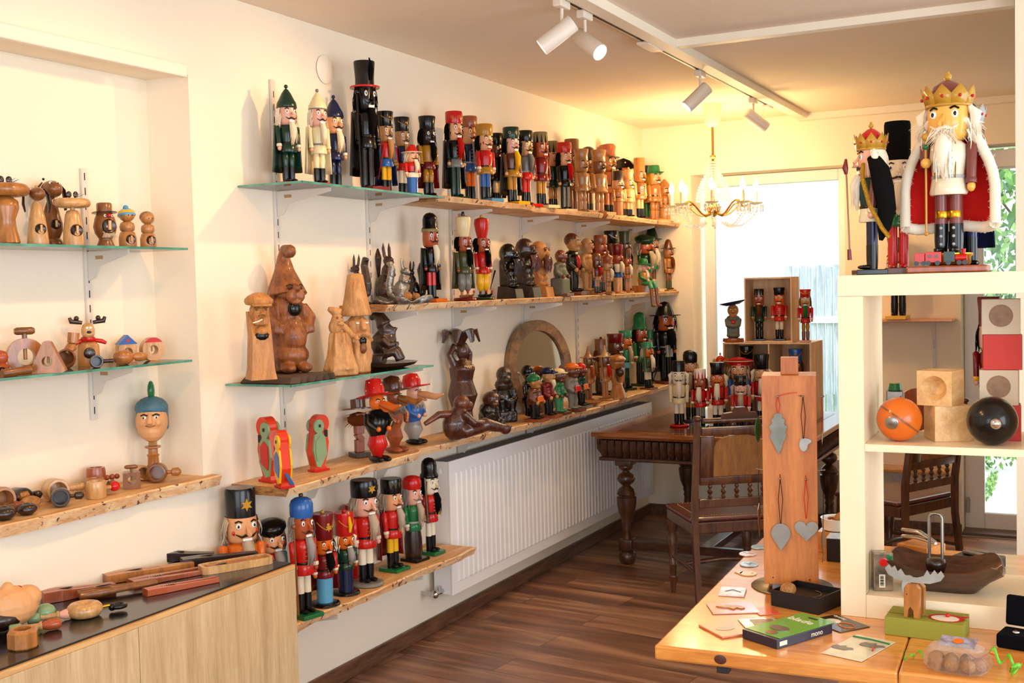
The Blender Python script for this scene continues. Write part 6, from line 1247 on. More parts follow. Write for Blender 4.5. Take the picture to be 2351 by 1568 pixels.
crate('wide birch crate with a middle divider standing on the antique table', cx0, cx1, CY, .34, OZ+.0003, CT, .52)
ux0, ux1 = x_at(1709, CY+.02, 1.5), x_at(1818, CY+.02, 1.5); UT = z_at(638, ux0, CY+.02)
crate('smaller birch crate stacked on the wide one, two soldiers inside', ux0, ux1, CY+.02, .2, CT+.0005, UT)
g = 'soldier nutcrackers in and on the crates'
def S(label, px, top, y, z, cols, **k):
    x = x_at(px, y, z); H = z_at(top, x, y)-z; k.setdefault('rz', R(-80)); return nut(label, (x, y, z), H, cols, group=g, **k)
S('soldier in dark teal coat and toothed black hat inside the upper crate', 1744, 663, CY+.1, CT+.0102, 'bk dg dg dg bk bk bk rs - br', hat='cyl', trim='gy', hh=.12, w=.92, legs='round', epau='gd', buttons='gd')
S('soldier in orange-red coat and black bicorne-like hat inside the upper crate', 1790, 660, CY+.1, CT+.0102, 'bk rd rd rd pw bk bk og - -', hat='shako', hh=.12, w=.92, legs='round', buttons='gd')
S('soldier in red coat and red hat standing alone on the wide crate', 1850, 664, CY+.1, CT+.0006, 'rd rd rd rd mu cw ow lw mu gn', hat='shako', trim='gd', hh=.13, w=.9, legs='round', base='long')
S('tall black-hatted nutcracker inside the left bay of the wide crate', 1716, 794, CY+.13, OZ+.0096, 'bk rd rd nv wh bk bk og fu fu', hat='shako', trim='gd', hh=.17, w=.85)
S('nutcracker with blue flared hat inside the right bay of the wide crate', 1828, 801, CY+.13, OZ+.0096, 'bl rd rd bl wh bk bk cw br wh', hat='shako', hh=.17, w=.85, trim='og')
# carved man with wide brim on the crate
y = CY+.1; x = x_at(1684, y, CT); H = z_at(690, x, y)-CT
t = thing('carved_figure', 'carved bearded man with wide upturned hat brim on the left of the crate', 'carved figure', (x, y, CT+.0006), R(-75))
M('rw', H).lathe([(.24, 0), (.26, .02), (.25, .09), (.2, .1)], 14).build('base', t)
b = M(GRYC, H); b.box((0, 0, .32), (.22, .3, .44), .05).ball((0, 0, .56), (.14, .17, .1), 12).ball((.05, 0, .16), (.16, .17, .07), 12).tube([(0, -.15, .55), (.1, -.14, .4), (.13, 0, .38)], [.06, .05, .05], 8).tube([(0, .15, .55), (.1, .14, .4), (.13, 0, .38)], [.06, .05, .05], 8); blob('body', t, b, .004)
b = M(MIDC, H); b.ball((0, 0, .76), (.14, .14, .15), 14).tube([(.12, 0, .8), (.2, 0, .72), (.13, 0, .7)], [.02, .04, .02], 8).ball((.08, 0, .64), (.08, .1, .07), 10); hd = blob('head', t, b, .0035); face(t, H, (.01, 0, .77), .135, parent=hd)
M('nv', H).at(0, 0, .9, R(10)).lathe([(.0, .03), (.16, .02), (.3, .06), (.32, .07), (.3, .045), (.16, -.01)], 22, sx=.7, sy=1.0, cap=False).build('hat', t); M('rd', H).ball((.12, 0, .48), (.02, .05, .06), 8).build('neckerchief', t)
# small things on the antique table beyond the chair
b = M('bk'); t = thing('small_dark_figure', 'small dark round-backed figure on the antique table behind the chair crest', 'figure', (x_at(1683, 6.36, .85), 6.36, OZ)); b.lathe([(.04, 0), (.045, .02), (.03, .05), (0, .065)], 16).build('body', t); M('gn').tube([(.04, .0, .01), (.07, .01, .012)], [.012, .004], 8).build('green_tail', t)
# ================================================================ far wall shelves between window and door
FX0, FX1 = 1.45, 2.1
def far_shelf(label, z, x0, x1, d=.2):
    t = thing('wall_shelf', label, 'shelf', (x0, 7.8, z)); M(PINE).span((0, -d, -.02), (x1-x0, -.001, 0), .004).build('board', t)
    b = M(WST)
    b.span((x1-x0-.14, -.012, -.42), (x1-x0-.12, -.001, -.0205)); b.span((x1-x0-.134, -d*.8, -.03), (x1-x0-.126, -.0125, -.0205)); b.build('bracket', t); M(WST).tube([(x1-x0-.13, -.012, -.2), (x1-x0-.13, -d*.7, -.03)], .003, 6).build('brace', t)
FZ = z_at(732, 1.8, 7.65); far_shelf('light wooden wall shelf between window and door, seen through the white cube shelf', FZ, FX0, FX1)
FZ2 = z_at(1078, 1.9, 7.65); far_shelf('low wall shelf between window and door behind the second chair', FZ2, FX0, FX1-.02)
x = x_at(2062, 7.66, FZ); nut('large nutcracker on the far shelf, only black boots and golden base visible', (x, 7.68, FZ), .52, 'bk rd rd rd bk bk yl og pl pl', hat='shako', base='long', rz=R(-90), w=1.1)
x = x_at(2152, 7.66, FZ2); t = nut('small green-based yellow-footed figure on the low far shelf', (x-.12, 7.7, FZ2), .24, 'gn gn gn gn yl yl gn sk - pl', hat='tyrol', base='round', rz=R(-90), w=1.1, name='small_nutcracker')
M(mat('plastic_white', 'e8e4dc', .5)).box((0, 0, 0), (.08, .01, .08), .004).at(0, -.006, 0, PI/2).lathe([(.022, -.001), (.022, .002), (.018, .0)], 18, cap=False).build('wall_socket'); tag(bpy.data.objects['wall_socket'], 'white wall socket under the low far shelf', 'socket'); bpy.data.objects['wall_socket'].location = (x_at(2062, 7.79, .35), 7.793, z_at(1092, 1.7, 7.79))
# ================================================================ figures on the white cube shelf
g = 'royal nutcrackers on top of the white cube shelf'; Z = UZ2
def top_nut(label, px, top, y, cols, **k):
    x = x_at(px, y, Z); H = z_at(top, x, y)-Z; return nut(label, (x, y, Z), H, cols, group=g, **k), H, x
FURW = fur('pl')
t, H, x = top_nut('white-bearded king in profile with red-domed gold crown and black fur cape', 2003, 280, 3.21, 'rd dg wh mv nv bk bk pk pl pl', hat='crown', trim='gd', hh=.17, w=.8, rz=R(200), base='box', legs='straight', extra=[('ears', 'pl')], epau='wh')
b = M(fur('bk')); n = 8; b.tube([(-.0, .03, H*.76), (-.012, .048, H*.68), (-.02, .055, H*.56), (-.028, .058, H*.42), (-.02, .058, H*.3), (-.012, .055, H*.22)], [.02, .03, .032, .028, .02, .006], 12, flat=.7); b.build('fur_cape', t)
M(mat('gold_sequins', 'd8a838', .3, 1, bump=1, bscale=400)).tube([(.03, .045, H*.72), (.035, .062, H*.62), (.02, .075, H*.45), (-.01, .08, H*.3), (-.03, .07, H*.24)], .006, 8).build('gold_trim', t)
M('rw').tube([(.07, .02, H*.72), (.062, .02, H*.1)], .0022, 6).mt('dr').tube([(.07, .02, H*.66), (.072, .02, H*.7), (.07, .02, H*.76)], [.004, .008, .003], 8).tube([(.063, .02, H*.1), (.064, .02, H*.17)], [.006, .005], 8).build('sceptre', t)
t, H, x = top_nut('guardsman nutcracker with very tall black bearskin hat and red legs', 2063, 280, 3.41, 'bk rd gn rd rd rd br pw - wh', hat='cyl', hh=.25, w=.82, rz=R(-80), epau='yl', buttons='yl', base='long')
for c in t.children:
    if c.name.startswith('hat'): c.data.materials[0] = fur('bk')
t, H, x = top_nut('crowned nutcracker in navy velvet cape half hidden behind the big king', 2216, 213, 3.42, 'bk nv nv nv nv bk bk pk pl pl', hat='crown', trim='sv', hh=.16, w=.85, rz=R(-70), cape=cloth('nv'))
# big king on his train base
bx0, bx1 = x_at(2082, 3.19, Z), x_at(2268, 3.19, Z); t = thing('train_base', 'long brown wooden plinth under the big king with the toy train', 'plinth', ((bx0+bx1)/2, 3.235, Z+.0003))
M('rw').box((0, 0, .0095), (bx1-bx0, .11, .018), .004).build('board', t); ZB2 = Z+.0195
M(GOLD).at(0, .012, .0195).lathe([(.05, 0), (.055, .004), (.055, .022), (.06, .026), (.06, .032), (0, .032)], 24).build('gold_pedestal', t)
kx = (bx0+bx1)/2; ky = 3.247; kz = ZB2+.0322; KH = z_at(165, kx, ky)-kz
t = nut('big king in white fur-edged red cape, jewelled gold crown, holding a sceptre', (kx, ky, kz), KH, 'mv wh wh mv mv bk bk yo pl pl', hat='crown', trim='gd', hh=.18, w=.95, rz=R(-97), base=None, arms='right', group=g, belt='sv', buttons='cy', brow='pl', hw=1.1, extra=[('ears', 'pl')])
H = KH; hnd = nut.hand
M('gd').tube([(hnd.x, hnd.y, H*.1), (hnd.x, hnd.y, H*.62)], .003, 8).ball((hnd.x, hnd.y, H*.64), .011, 12).ball((hnd.x, hnd.y, H*.11), .006, 10).mt('gn').ball((hnd.x, hnd.y, H*.585), .008, 10).build('sceptre', t)
RFC = cloth('rd'); b = M(RFC); n = 14; m_ = 9
for j in range(m_):
    f = j/(m_-1); z = H*(.70-.55*f); w = H*(.10+.14*math.sin(min(1, f*1.5)*PI/2)); d = H*(.06+.05*f)
    for i in range(n+1): a = PI*i/n; b.v.append((-d*math.sin(a)-.006, w*math.cos(a), z+.004*math.cos(a*4)*f))
for j in range(m_-1):
    for i in range(n): k = j*(n+1)+i; b.f.append((k, k+1, k+n+2, k+n+1)); b.m.append(0); b.sm.append(True)
V = list(b.v); o = b.build('red_cape', t); s_ = o.modifiers.new('thick', 'SOLIDIFY'); s_.thickness = .004
e1 = [V[j*(n+1)] for j in range(m_)]; e2 = [V[j*(n+1)+n] for j in range(m_)]; eb = [V[(m_-1)*(n+1)+i] for i in range(n+1)]
r0 = H*.032
b = M(FURW); b.tube(e1, [r0*.9]*m_, 9).tube(e2, [r0*.9]*m_, 9).tube(eb, [r0]*(n+1), 9); b.tube([(.02, .085*H, H*.7), (-.01, .06*H, H*.76), (-.03, 0, H*.77), (-.01, -.06*H, H*.76), (.02, -.085*H, H*.7)], r0*1.2, 9)
allp = e1+e2+eb
b.strands(1300, lambda i, r: (lambda p: ((p[0], p[1], p[2]), (p[0]+(r()-.4)*.02, p[1]+(r()-.5)*.036, p[2]+(r()-.5)*.036), (0, 0, 0)))(allp[i % len(allp)]), .0014, 3); b.build('fur_trim', t)
M(FURW).strands(90, lambda i, r: ((.03, (r()-.5)*.05, H*.71), (.05+.02*r(), (r()-.5)*.085, H*(.58+.06*r())), (.01, 0, 0)), .0025).build('long_beard', t)
M(FURW).strands(240, lambda i, r: ((-.01, (r()-.5)*.09, H*.8), (-.01+.04*r(), (1 if i % 2 else -1)*(.05+.045*r()), H*(.58+.12*r())), (-.01, 0, .005)), .0022).build('long_hair', t)
SEQ = mat('gold_sequins', 'd8a838', .3, 1, bump=1, bscale=400)
for yy in (-.026, -.009, .009, .026): M(SEQ).tube([(math.sqrt(max(0, .044**2-yy*yy))+.0005, yy, H*.64), (math.sqrt(max(0, .041**2-yy*yy))+.002, yy, H*.52), (math.sqrt(max(0, .044**2-yy*yy))+.004, yy, H*.41)], .0016, 5).build('gold_braid', t)
for s in (-1, 1):
    q = M('sv')
    M(GOLD).lathe([(.0185, H*.195), (.0195, H*.2), (.0195, H*.23), (.0185, H*.235)], 16, (0, s*.0165, 0), cap=False).build('gold_cuff', t)
    for k in range(3): q.ball((.018, s*.016, H*(.05+.045*k)), .0045, 8)
    q.build('boot_buckles', t)
tr_ = thing('toy_train', 'red and dark green wooden toy train in front of the big king', 'toy train', (bx0+.075, 3.193, ZB2+.0003))
b = M('rd'); b.span((-.055, -.009, .008), (-.03, .009, .034), .001).span((-.028, -.009, .008), (.012, .009, .036), .001); b.build('wagon', tr_); M('br').span((-.022, -.0095, .02), (-.012, -.0091, .028)).span((-.006, -.0095, .02), (.004, -.0091, .028)).build('window', tr_)
b = M('dg'); b.span((.018, -.009, .008), (.045, .009, .036), .001); b.build('locomotive_cab', tr_); M('rd').at(.06, 0, .019, 0, PI/2).lathe([(.009, -.014), (.009, .014), (0, .014)], 14).mt('rd').at(.066, 0, .028).lathe([(.004, 0), (.006, .014), (0, .014)], 10).build('boiler', tr_)
for k, xx in enumerate((-.05, -.032, -.02, .003, .03, .056, .07)): M('bk').at(xx, -.0105, .0065, PI/2).lathe([(.0062, -.002), (.0062, .002), (0, .002)], 14).build('wheel', tr_)
# upper compartment
def ux(px, y): return x_at(px, y, UZ1)
MAPLE = wood('maple_blocks', 'c8985c', 'e6bd84', scale=(8, 1.5, 8), rough=.45)
t = thing('ball_nutcracker', 'orange-brown wooden ball nutcracker with metal disc, on the white shelf', 'nutcracker', (ux(2065, 3.225), 3.225, UZ1+.0003)); r = .0595
M(P('og')).ball((0, 0, r), (r, r*.93, r), 32).build('ball', t); M('cw').at(0, 0, r, R(-12), R(35)).lathe([(r*1.005, -.002), (r*1.005, .002)], 36, cap=False).build('seam', t); M(STEEL).at(-.012, -r*.915, r*.93, PI/2+R(8), 0, R(-8)).lathe([(.017, -.003), (.018, .0), (.016, .002), (0, .002)], 24).build('metal_disc', t)
t = thing('ball_nutcracker', 'glossy black wooden ball nutcracker with chrome knob, on the white shelf', 'nutcracker', (ux(2278, 3.215), 3.215, UZ1+.0003)); r = .0635
M('bk').ball((0, 0, r), (r, r*.95, r), 32).build('ball', t); M(CHROME).at(.013, -r*.94, r*1.0).ball((0, 0, 0), .0155, 16).build('chrome_knob', t)
def cube_nc(label, x, y, z, s, rz, hole=True, tophole=True):
    t = thing('cube_nutcracker', label, 'nutcracker', (x, y, z), rz); b = M(MAPLE)
    n = 32; h = s/2; r = s*.36
    def facegrid(o, u, v, rad):
        # square face with circular opening
        vs = []; pts = []
        for i in range(n):
            a = 2*PI*i/n+PI/4; c, q = math.cos(a), math.sin(a); k = h/max(abs(c), abs(q)); pts.append(o+u*(c*k)+v*(q*k))
        ins = [o+(u*math.cos(2*PI*i/n+PI/4)+v*math.sin(2*PI*i/n+PI/4))*rad for i in range(n)]
        nn = u.cross(v).normalized(); dep = [o+(u*math.cos(2*PI*i/n+PI/4)+v*math.sin(2*PI*i/n+PI/4))*rad*.55-nn*rad*.75 for i in range(n)]
        b.add(pts+ins+dep+[o-nn*rad*.95], [(i, (i+1) % n, n+(i+1) % n, n+i) for i in range(n)]+[(n+i, n+(i+1) % n, 2*n+(i+1) % n, 2*n+i) for i in range(n)]+[(2*n+i, 2*n+(i+1) % n, 3*n) for i in range(n)], False)
    X, Y, Zv = Vector((1, 0, 0)), Vector((0, 1, 0)), Vector((0, 0, 1)); c = Vector((0, 0, h))
    def plain(o, u, v): b.add([o-u*h-v*h, o+u*h-v*h, o+u*h+v*h, o-u*h+v*h], [(0, 1, 2, 3)], False)
    facegrid(c-Y*h, X, Zv, r) if hole else plain(c-Y*h, X, Zv)
    facegrid(c+Zv*h, X, Y, r*.9) if tophole else plain(c+Zv*h, X, Y)
    plain(c+X*h, Y, Zv); plain(c-X*h, -Y, Zv); plain(c+Y*h, -X, Zv); plain(c-Zv*h, -X, Y); b.build('block', t); return t
cube_nc('pale wooden cube with round hollow, stacked on the turned lower cube', ux(2160, 3.29), 3.29, UZ1+.0962, .094, R(-14))
cube_nc('lower pale wooden cube turned at an angle under the hollowed one', ux(2175, 3.295), 3.295, UZ1+.0004, .0955, R(24), False, False)
for k in range(4):
    z = UZ1+.0004+k*.0949; lab = ['lowest red box of the four-box stack behind the black ball', 'grey box with disc picture above the lowest red box', 'upper red box of the stack between two grey ones', 'topmost grey box with brown disc picture in the stack'][k]
    t = thing('gift_box', lab, 'box', (ux(2300, 3.35)+(.0, -.005, .002, .0)[k], 3.345, z), R((4, 1, 6, 3)[k])); col = 'rd' if k in (0, 2) else 'fu'
    M(mat('card_red', 'c03024', .6) if col == 'rd' else mat('card_grey', 'c8b8a0', .65)).span((-.048, -.04, 0), (.048, .04, .0942), .001).build('carton', t)
    if k in (1, 3): 
        M(mat('disc_print', '8a6a50', .6, var=.2, vscale=60)).at(.0, -.0404, .05, PI/2).lathe([(.03, 0), (.03, .0003), (0, .0003)], 28).build('disc_picture', t)
t = nut('large nutcracker with dark red hat and black hair hiding behind the box stack', (ux(2272, 3.44), 3.447, UZ1+.0004), .384, 'dr dr dr dr bk bk bk pk bk bk', hat='shako', hh=.2, w=.7, rz=R(-80), base='box', epau='yl', name='nutcracker')
t = thing('metal_nutcracker', 'grey metal tool with green cap hidden behind the orange ball', 'nutcracker', (ux(2056, 3.42), 3.42, UZ1+.0004)); M('gn').lathe([(.02, .12), (.016, .14), (0, .141)], 18).build('green_cap', t); M(STEEL).box((0, 0, .06), (.05, .012, .118), .004).build('metal_arm', t)
t = thing('wooden_disc', 'thin brown wooden disc leaning behind the wooden cubes', 'disc', (ux(2104, 3.44), 3.44, UZ1+.0004), R(30)); M('rw').at(0, 0, .063, PI/2, 0).lathe([(.062, -.004), (.062, .004), (0, .004)], 28).build('plate', t)
# lower compartment
t = thing('packaged_nutcracker', 'clear plastic pack with printed card and barcode label in the lower compartment', 'package', (x_at(2015, 3.2, UZ0)+.01, 3.215, UZ0+.0003), R(20))
M(mat('printed_foil', '9a8a74', .15, .5, var=.6, vscale=25, bump=.2, bscale=30)).span((-.026, -.02, 0), (.026, .02, .105), .003).build('pack', t); M('wh').span((-.012, -.0207, .01), (.004, -.0201, .046)).build('label', t)
b = M('bk')
for k in range(11): b.span((-.0095, -.0212, .015+.0026*k), (.0, -.0208, .0162+.0026*k+(k % 3)*.0005))
b.build('barcode', t); M('rd').at(-.0, -.0207, .08).ball((0, 0, 0), (.012, .0006, .012), 12).mt('gn').ball((.016, 0, .014), (.008, .0006, .008), 8).build('print', t)
BW = wood('bowl_wood', '2e1a12', '5a3826', scale=(2, 8, 8), rough=.3, coat=.25)
bx = x_at(2180, 3.32, UZ0)-.012; t = thing('wooden_bowl', 'dark rectangular wooden bowl with pulled-up corners in the lower compartment', 'bowl', (bx, 3.285, UZ0+.0003), R(2))
n = 40; rings = []
for (sx, sy, z, lift) in ((.085, .045, 0, 0), (.12, .075, .035, .006), (.155, .108, .066, .022), (.15, .103, .068, .022), (.105, .062, .025, .004), (.08, .042, .01, 0)):
    rg = []
    for i in range(n):
        a = 2*PI*i/n; c, s = math.cos(a), math.sin(a); e = .5; X_ = sx*math.copysign(abs(c)**e, c); Y_ = sy*math.copysign(abs(s)**e, s); rg.append((X_, Y_, z+lift*abs(math.sin(2*a))**2*(1 if c < 0 or 1 else 1)-(lift*.6*abs(c)**6)))
    rings.append(rg)
b = M(BW); b.add([p for r_ in rings for p in r_], [tuple(range(n))[::-1]]+[(j*n+i, j*n+(i+1) % n, (j+1)*n+(i+1) % n, (j+1)*n+i) for j in range(5) for i in range(n)]+[tuple(5*n+i for i in range(n))]); b.build('bowl', t)
t = thing('screw_nutcracker', 'acorn-shaped wooden nutcracker with tall steel loop standing in the bowl', 'nutcracker', (bx-.022, 3.31, UZ0+.0115)); hl = z_at(1180, bx-.02, 3.3)-UZ0-.0115
M('db').lathe([(.018, 0), (.02, .008), (.012, .014), (.024, .03), (.028, .05), (.024, .062), (.012, .066), (0, .066)], 22).build('wooden_body', t)
M(STEEL).tube([(-.017, 0, .055), (-.017, 0, hl-.012), (-.012, 0, hl-.003), (0, 0, hl), (.012, 0, hl-.003), (.017, 0, hl-.012), (.017, 0, .055)], .0045, 8).build('steel_loop', t)
# metal things on the pine table behind the unit
def ptab(name, label, cat, px, py, dx=0, rz=0, grp=None): p = hit(px, py, 2, PZ); return thing(name, label, cat, (p.x+dx, p.y, PZ+.0003), rz, grp)
t = ptab('display_block', 'low wooden block behind the white shelf carrying a chrome nutcracker', 'block', 2110, 1268, 0, R(-25)); M(PINE).span((-.05, -.05, 0), (.06, .06, .03), .001).build('block', t)
p = t.location; t = thing('chrome_nutcracker', 'shiny chrome lever nutcracker lying tilted on the wooden block', 'nutcracker', (p.x, p.y, p.z+.0305), R(-35))
for s in (0, 1): M(CHROME).tube([(-.07, 0, .012+.022*s), (0, 0, .018+.02*s), (.07, 0, .012+.004*s)], [.009, .012, .007], 10, flat=.6).build('lever', t)
t = ptab('black_case', 'black case holding a silver plier-shaped nutcracker behind the bowl', 'case', 2235, 1300, .02, R(-20)); M(mat('black_plastic', '0c0c0e', .4)).span((-.07, -.05, 0), (.06, .05, .035), .004).build('case', t)
p = t.location; t = thing('silver_nutcracker', 'silver two-armed nutcracker lying on the black case', 'nutcracker', (p.x, p.y, p.z+.0355), R(-28))
for s in (-1, 1): M(STEEL).at(0, 0, .006, 0, 0, R(4*s)).box((0, s*.014, 0), (.1, .016, .012), .003).build('lever', t)
t = ptab('pewter_nutcracker', 'small crumpled silvery figure on the table behind the bowl', 'nutcracker', 2093, 1280, 0, 0); M(SILV).ball((-.02, 0, .012), (.026, .014, .012), 12).ball((.015, .005, .01), (.018, .012, .01), 10).build('body', t)
# ================================================================ hanging-ornament stand
BLK = wood('beech_stand', 'a8602a', 'd08644', scale=(7, 7, .9), rough=.4, wave=2, c3='dc944e'); sx_, sy_ = 2.072, 3.385
t = thing('ornament_stand', 'tall square beech block on a round turntable, hung with metal ornaments', 'display stand', (sx_, sy_, PZ), R(12))
SW = .0775; M(STEEL).lathe([(.118, .0004), (.12, .002), (.118, .004), (0, .004)], 48).build('turntable', t); M('sv').span((-.055, -.055, .0045), (.055, .055, .024)).build('foot', t)
SH_ = z_at(863, sx_, sy_-SW)-PZ; M(BLK).span((-SW, -SW, .0245), (SW, SW, SH_), .0015).build('block', t); M(BLK).span((-.012-.012, -.03, SH_+.0003), (.026, .02, SH_+.05), .001).build('top_knob', t)
for a, z in ((-.052, .045), (.052, .042)): M('bk').at(a, -SW-.0003, z, PI/2).lathe([(.002, 0), (.002, .0005), (0, .0005)], 8).build('screw_hole', t)
PIN = {}
def lz(py): return z_at(py, sx_, sy_-SW)-PZ
def lx(px): return x_at(px, sy_-SW, 1.1)-sx_
for nme, px, py in (('a', 1776, 912), ('b', 1832, 911), ('c', 1779, 1099), ('d', 1836, 1100)):
    X_, Z_ = lx(px), lz(py); PIN[nme] = (X_, Z_); M(STEEL).tube([(X_, -SW, Z_), (X_, -SW-.014, Z_+.003)], .0018, 8).ball((X_, -SW-.015, Z_+.003), .0035, 8).build('peg', t)
g = 'metal ornaments hanging on the beech stand'
def hang(label, pin, L, cordm, shape, X2=None, name='metal_ornament', knot=(0, .012)):
    X_, Z_ = PIN[pin]; y = -SW-.011; o = thing(name, label, 'ornament', (sx_, sy_, PZ), R(12), g)
    for s in (-1, 1): M(cordm).tube([(X_, y, Z_+.004), (X_+s*.006+(0 if X2 is None else X2*.5), y-.001, Z_-L*.45), (X_+s*.001+(X2 or 0), y-.001, Z_-L)], .0011, 6).build('cord', o)
    M(cordm).tube([(X_, y, Z_+.004), (X_+knot[0]*.5, y-.004, Z_+knot[1]), (X_+knot[0], y-.005, Z_+knot[1]*1.3)], .0012, 6).build('knot', o)
    b = M(STEEL if name != 'zinc_leaf' else mat('zinc', '7c8078', .45, .7, var=.2, vscale=40)); b.at(X_+(X2 or 0), y+.003, Z_-L); b.prism(shape, .0015); b.build('plate', o); return o, (X_+(X2 or 0), y, Z_-L)
leaf = [(0, 0), (.012, -.004), (.012, -.014), (.02, -.02), (.016, -.032), (.026, -.04), (.02, -.055), (.023, -.068), (.014, -.085), (.01, -.1), (.001, -.122), (-.009, -.1), (-.016, -.085), (-.024, -.068), (-.019, -.055), (-.026, -.04), (-.016, -.03), (-.02, -.02), (-.011, -.013), (-.011, -.004)]
hang('dull grey oak-leaf shaped metal plate on a red cord', 'a', .045, 'rd', leaf, name='zinc_leaf', knot=(.055, .012))
drop = [(.027*math.sin(a), -.03+.03*math.cos(a)) for a in [R(x_) for x_ in range(-120, 121, 12)]]+[(.012, -.062), (0, -.08), (-.012, -.062)]
o, c = hang('shiny drop-shaped steel plate on a black cord', 'c', .13, 'bk', drop)
hrt = [(.016*(math.sin(a)**3)*2.1, -.034+.0021*(13*math.cos(a)-5*math.cos(2*a)-2*math.cos(3*a)-math.cos(4*a))) for a in [2*PI*k/30 for k in range(30)]]
hang('dull heart-shaped steel plate on a red cord', 'd', .112, 'rd', hrt)
o, c = hang('small bottle-opener ring with bird beak on a black cord loop', 'b', .12, 'bk', [(.012*math.cos(a)+(.012 if k in (1, 2) else 0), -.018+.02*math.sin(a)) for k, a in enumerate([2*PI*k/14 for k in range(14)])], knot=(-.012, .004))
for side, px in ((-1, 0), (1, 0)):
    X_ = side*(SW+.0004); k = 0
    for (yy, zz) in ((-.03, lz(915)), (-.03, lz(1085))):
        M(STEEL).tube([(X_, yy, zz), (X_+side*.018, yy, zz+.002)], .0016, 8).ball((X_+side*.019, yy, zz+.002), .003, 8).build('side_peg', t)
def side_hang(label, side, yy, z0, L, cm, m, shape, name='metal_ornament'):
    o = thing(name, label, 'ornament', (sx_, sy_, PZ), R(12), g); X_ = side*(SW+.014)
    for s in (-1, 1): M(cm).tube([(X_, yy, z0+.003), (X_+side*.002, yy+s*.006, z0-L*.5), (X_, yy+s*.001, z0-L)], .0011, 6).build('cord', o)
    M(m).at(X_, yy, z0-L, 0, 0, R(70)).prism(shape, .0015).build('plate', o)
fish = [(0, 0), (.012, -.02), (.012, -.045), (.004, -.075), (.01, -.1), (0, -.095), (-.01, -.1), (-.004, -.075), (-.012, -.045), (-.012, -.02)]
side_hang('long silver fish-shaped blade on black cord at the right side of the stand', 1, -.03, lz(1085), .17, 'bk', STEEL, fish)
side_hang('red corded ornament on the right upper peg of the stand', 1, -.03, lz(915), .1, 'rd', STEEL, [(0, 0), (.006, -.02), (0, -.04), (-.006, -.02)])
side_hang('green flat ornament on the left upper peg of the stand', -1, -.03, lz(915), .06, 'bk', 'gn', [(0, 0), (.02, -.015), (.024, -.04), (.014, -.065), (0, -.075), (-.014, -.065), (-.024, -.04), (-.02, -.015)], 'green_ornament')
side_hang('bundle of narrow silver blades at the left lower peg of the stand', -1, -.03, lz(1085), .1, 'bk', STEEL, [(0, 0), (.01, -.02), (.008, -.06), (0, -.1), (-.008, -.06), (-.01, -.02)])
# ================================================================ flat goods on the pine table
TR = R(2.6)
def flat(name, label, cat, px, py, rz, mesh, dz=0.0): 
    t = ptab(name, label, cat, px, py, 0, rz); t.location.z += dz; mesh(t); return t
def ellipse(w, d, h, m): return M(m).lathe([(.97, .0002), (1, h*.5), (.97, h), (0, h)], 32, sx=w, sy=d)
ACR = mat('printed_disc_blue', 'b8d8ec', .15, coat=.5, var=.25, vscale=60); ACP = mat('printed_disc_pink', 'ead0c8', .15, coat=.5, var=.25, vscale=60)
def decal(t, m, pts, z, w=.0008): M(m).tube([(a, b_, z) for a, b_ in pts], w, 4).build('drawing', t)
wave = [(-.018, .004), (-.01, .008), (-.004, -.006), (.004, .007), (.01, .0), (.018, .008)]
flat('printed_disc', 'round pale disc half behind the stand, farthest of the row', 'disc', 1742, 1257, 0, lambda t: (ellipse(.026, .034, .0035, ACR).build('disc', t), decal(t, 'gy', wave, .0036)))
flat('printed_disc', 'tilted round disc with pinkish bird print beside the table edge', 'disc', 1717, 1273, 0, lambda t: (ellipse(.029, .034, .0035, ACP).build('disc', t), decal(t, 'gy', wave, .0036)))
flat('printed_disc', 'round disc with light blue bird drawing near the table edge', 'disc', 1720, 1297, 0, lambda t: (ellipse(.03, .034, .0035, ACR).build('disc', t), decal(t, 'gy', wave, .0036), decal(t, 'gy', [(y_, x_) for x_, y_ in wave], .0036)))
flat('bird_tag', 'cream drop-shaped tag with black eye and pointed tip', 'tag', 1718, 1318, R(0), lambda t: (M('cr').lathe([(.026, .0002), (.026, .003), (0, .003)], 28, sy=1.1).add([(-.02, -.018, .0002), (-.045, .004, .0002), (-.02, .02, .0002), (-.02, -.018, .003), (-.045, .004, .003), (-.02, .02, .003)], [(2, 1, 0), (3, 4, 5), (0, 1, 4, 3), (1, 2, 5, 4)], False).build('tag', t), M('bk').lathe([(.003, .0031), (.003, .0036), (0, .0036)], 10, (.012, .005, 0)).build('eye', t)))
CLR = mat('glossy_cellophane', 'e8d8d0', .08, coat=1, var=.35, vscale=18, bump=.3, bscale=25)
def card(w, d, h, m, extra=None):
    def f(t):
        M(m).span((-w/2, -d/2, .0003), (w/2, d/2, h), .0006).build('card', t)
        if extra: extra(t, h)
    return f
flat('wrapped_card', 'small cellophane-wrapped card with sketched figure near the table edge', 'card', 1682, 1361, R(10), card(.075, .085, .006, CLR, lambda t, h: decal(t, 'gy', [(-.02, -.01), (0, .01), (.025, -.012)], h+.0004, .0012)))
def moosec(t, h):
    M('ow').add([(x_, y_, h+.0004+dz) for dz in (0, .003) for x_, y_ in ((-.045, .012), (-.02, .016), (-.012, .03), (.0, .014), (.02, .012), (.032, -.012), (.02, -.02), (.01, -.008), (-.002, -.022), (-.014, -.006), (-.03, .0))], [tuple(range(10, -1, -1)), tuple(range(11, 22))]+[(i, (i+1) % 11, (i+1) % 11+11, i+11) for i in range(11)], False).build('wooden_moose', t)
PKC = mat('pink_card', 'e8a898', .12, coat=.9, var=.2, vscale=14); RDC = mat('orange_red_card', 'e0603c', .3, coat=.5)
flat('moose_card', 'pink cellophane card with flat wooden moose shape on it', 'card', 1682, 1398, R(28), card(.13, .1, .003, PKC, moosec))
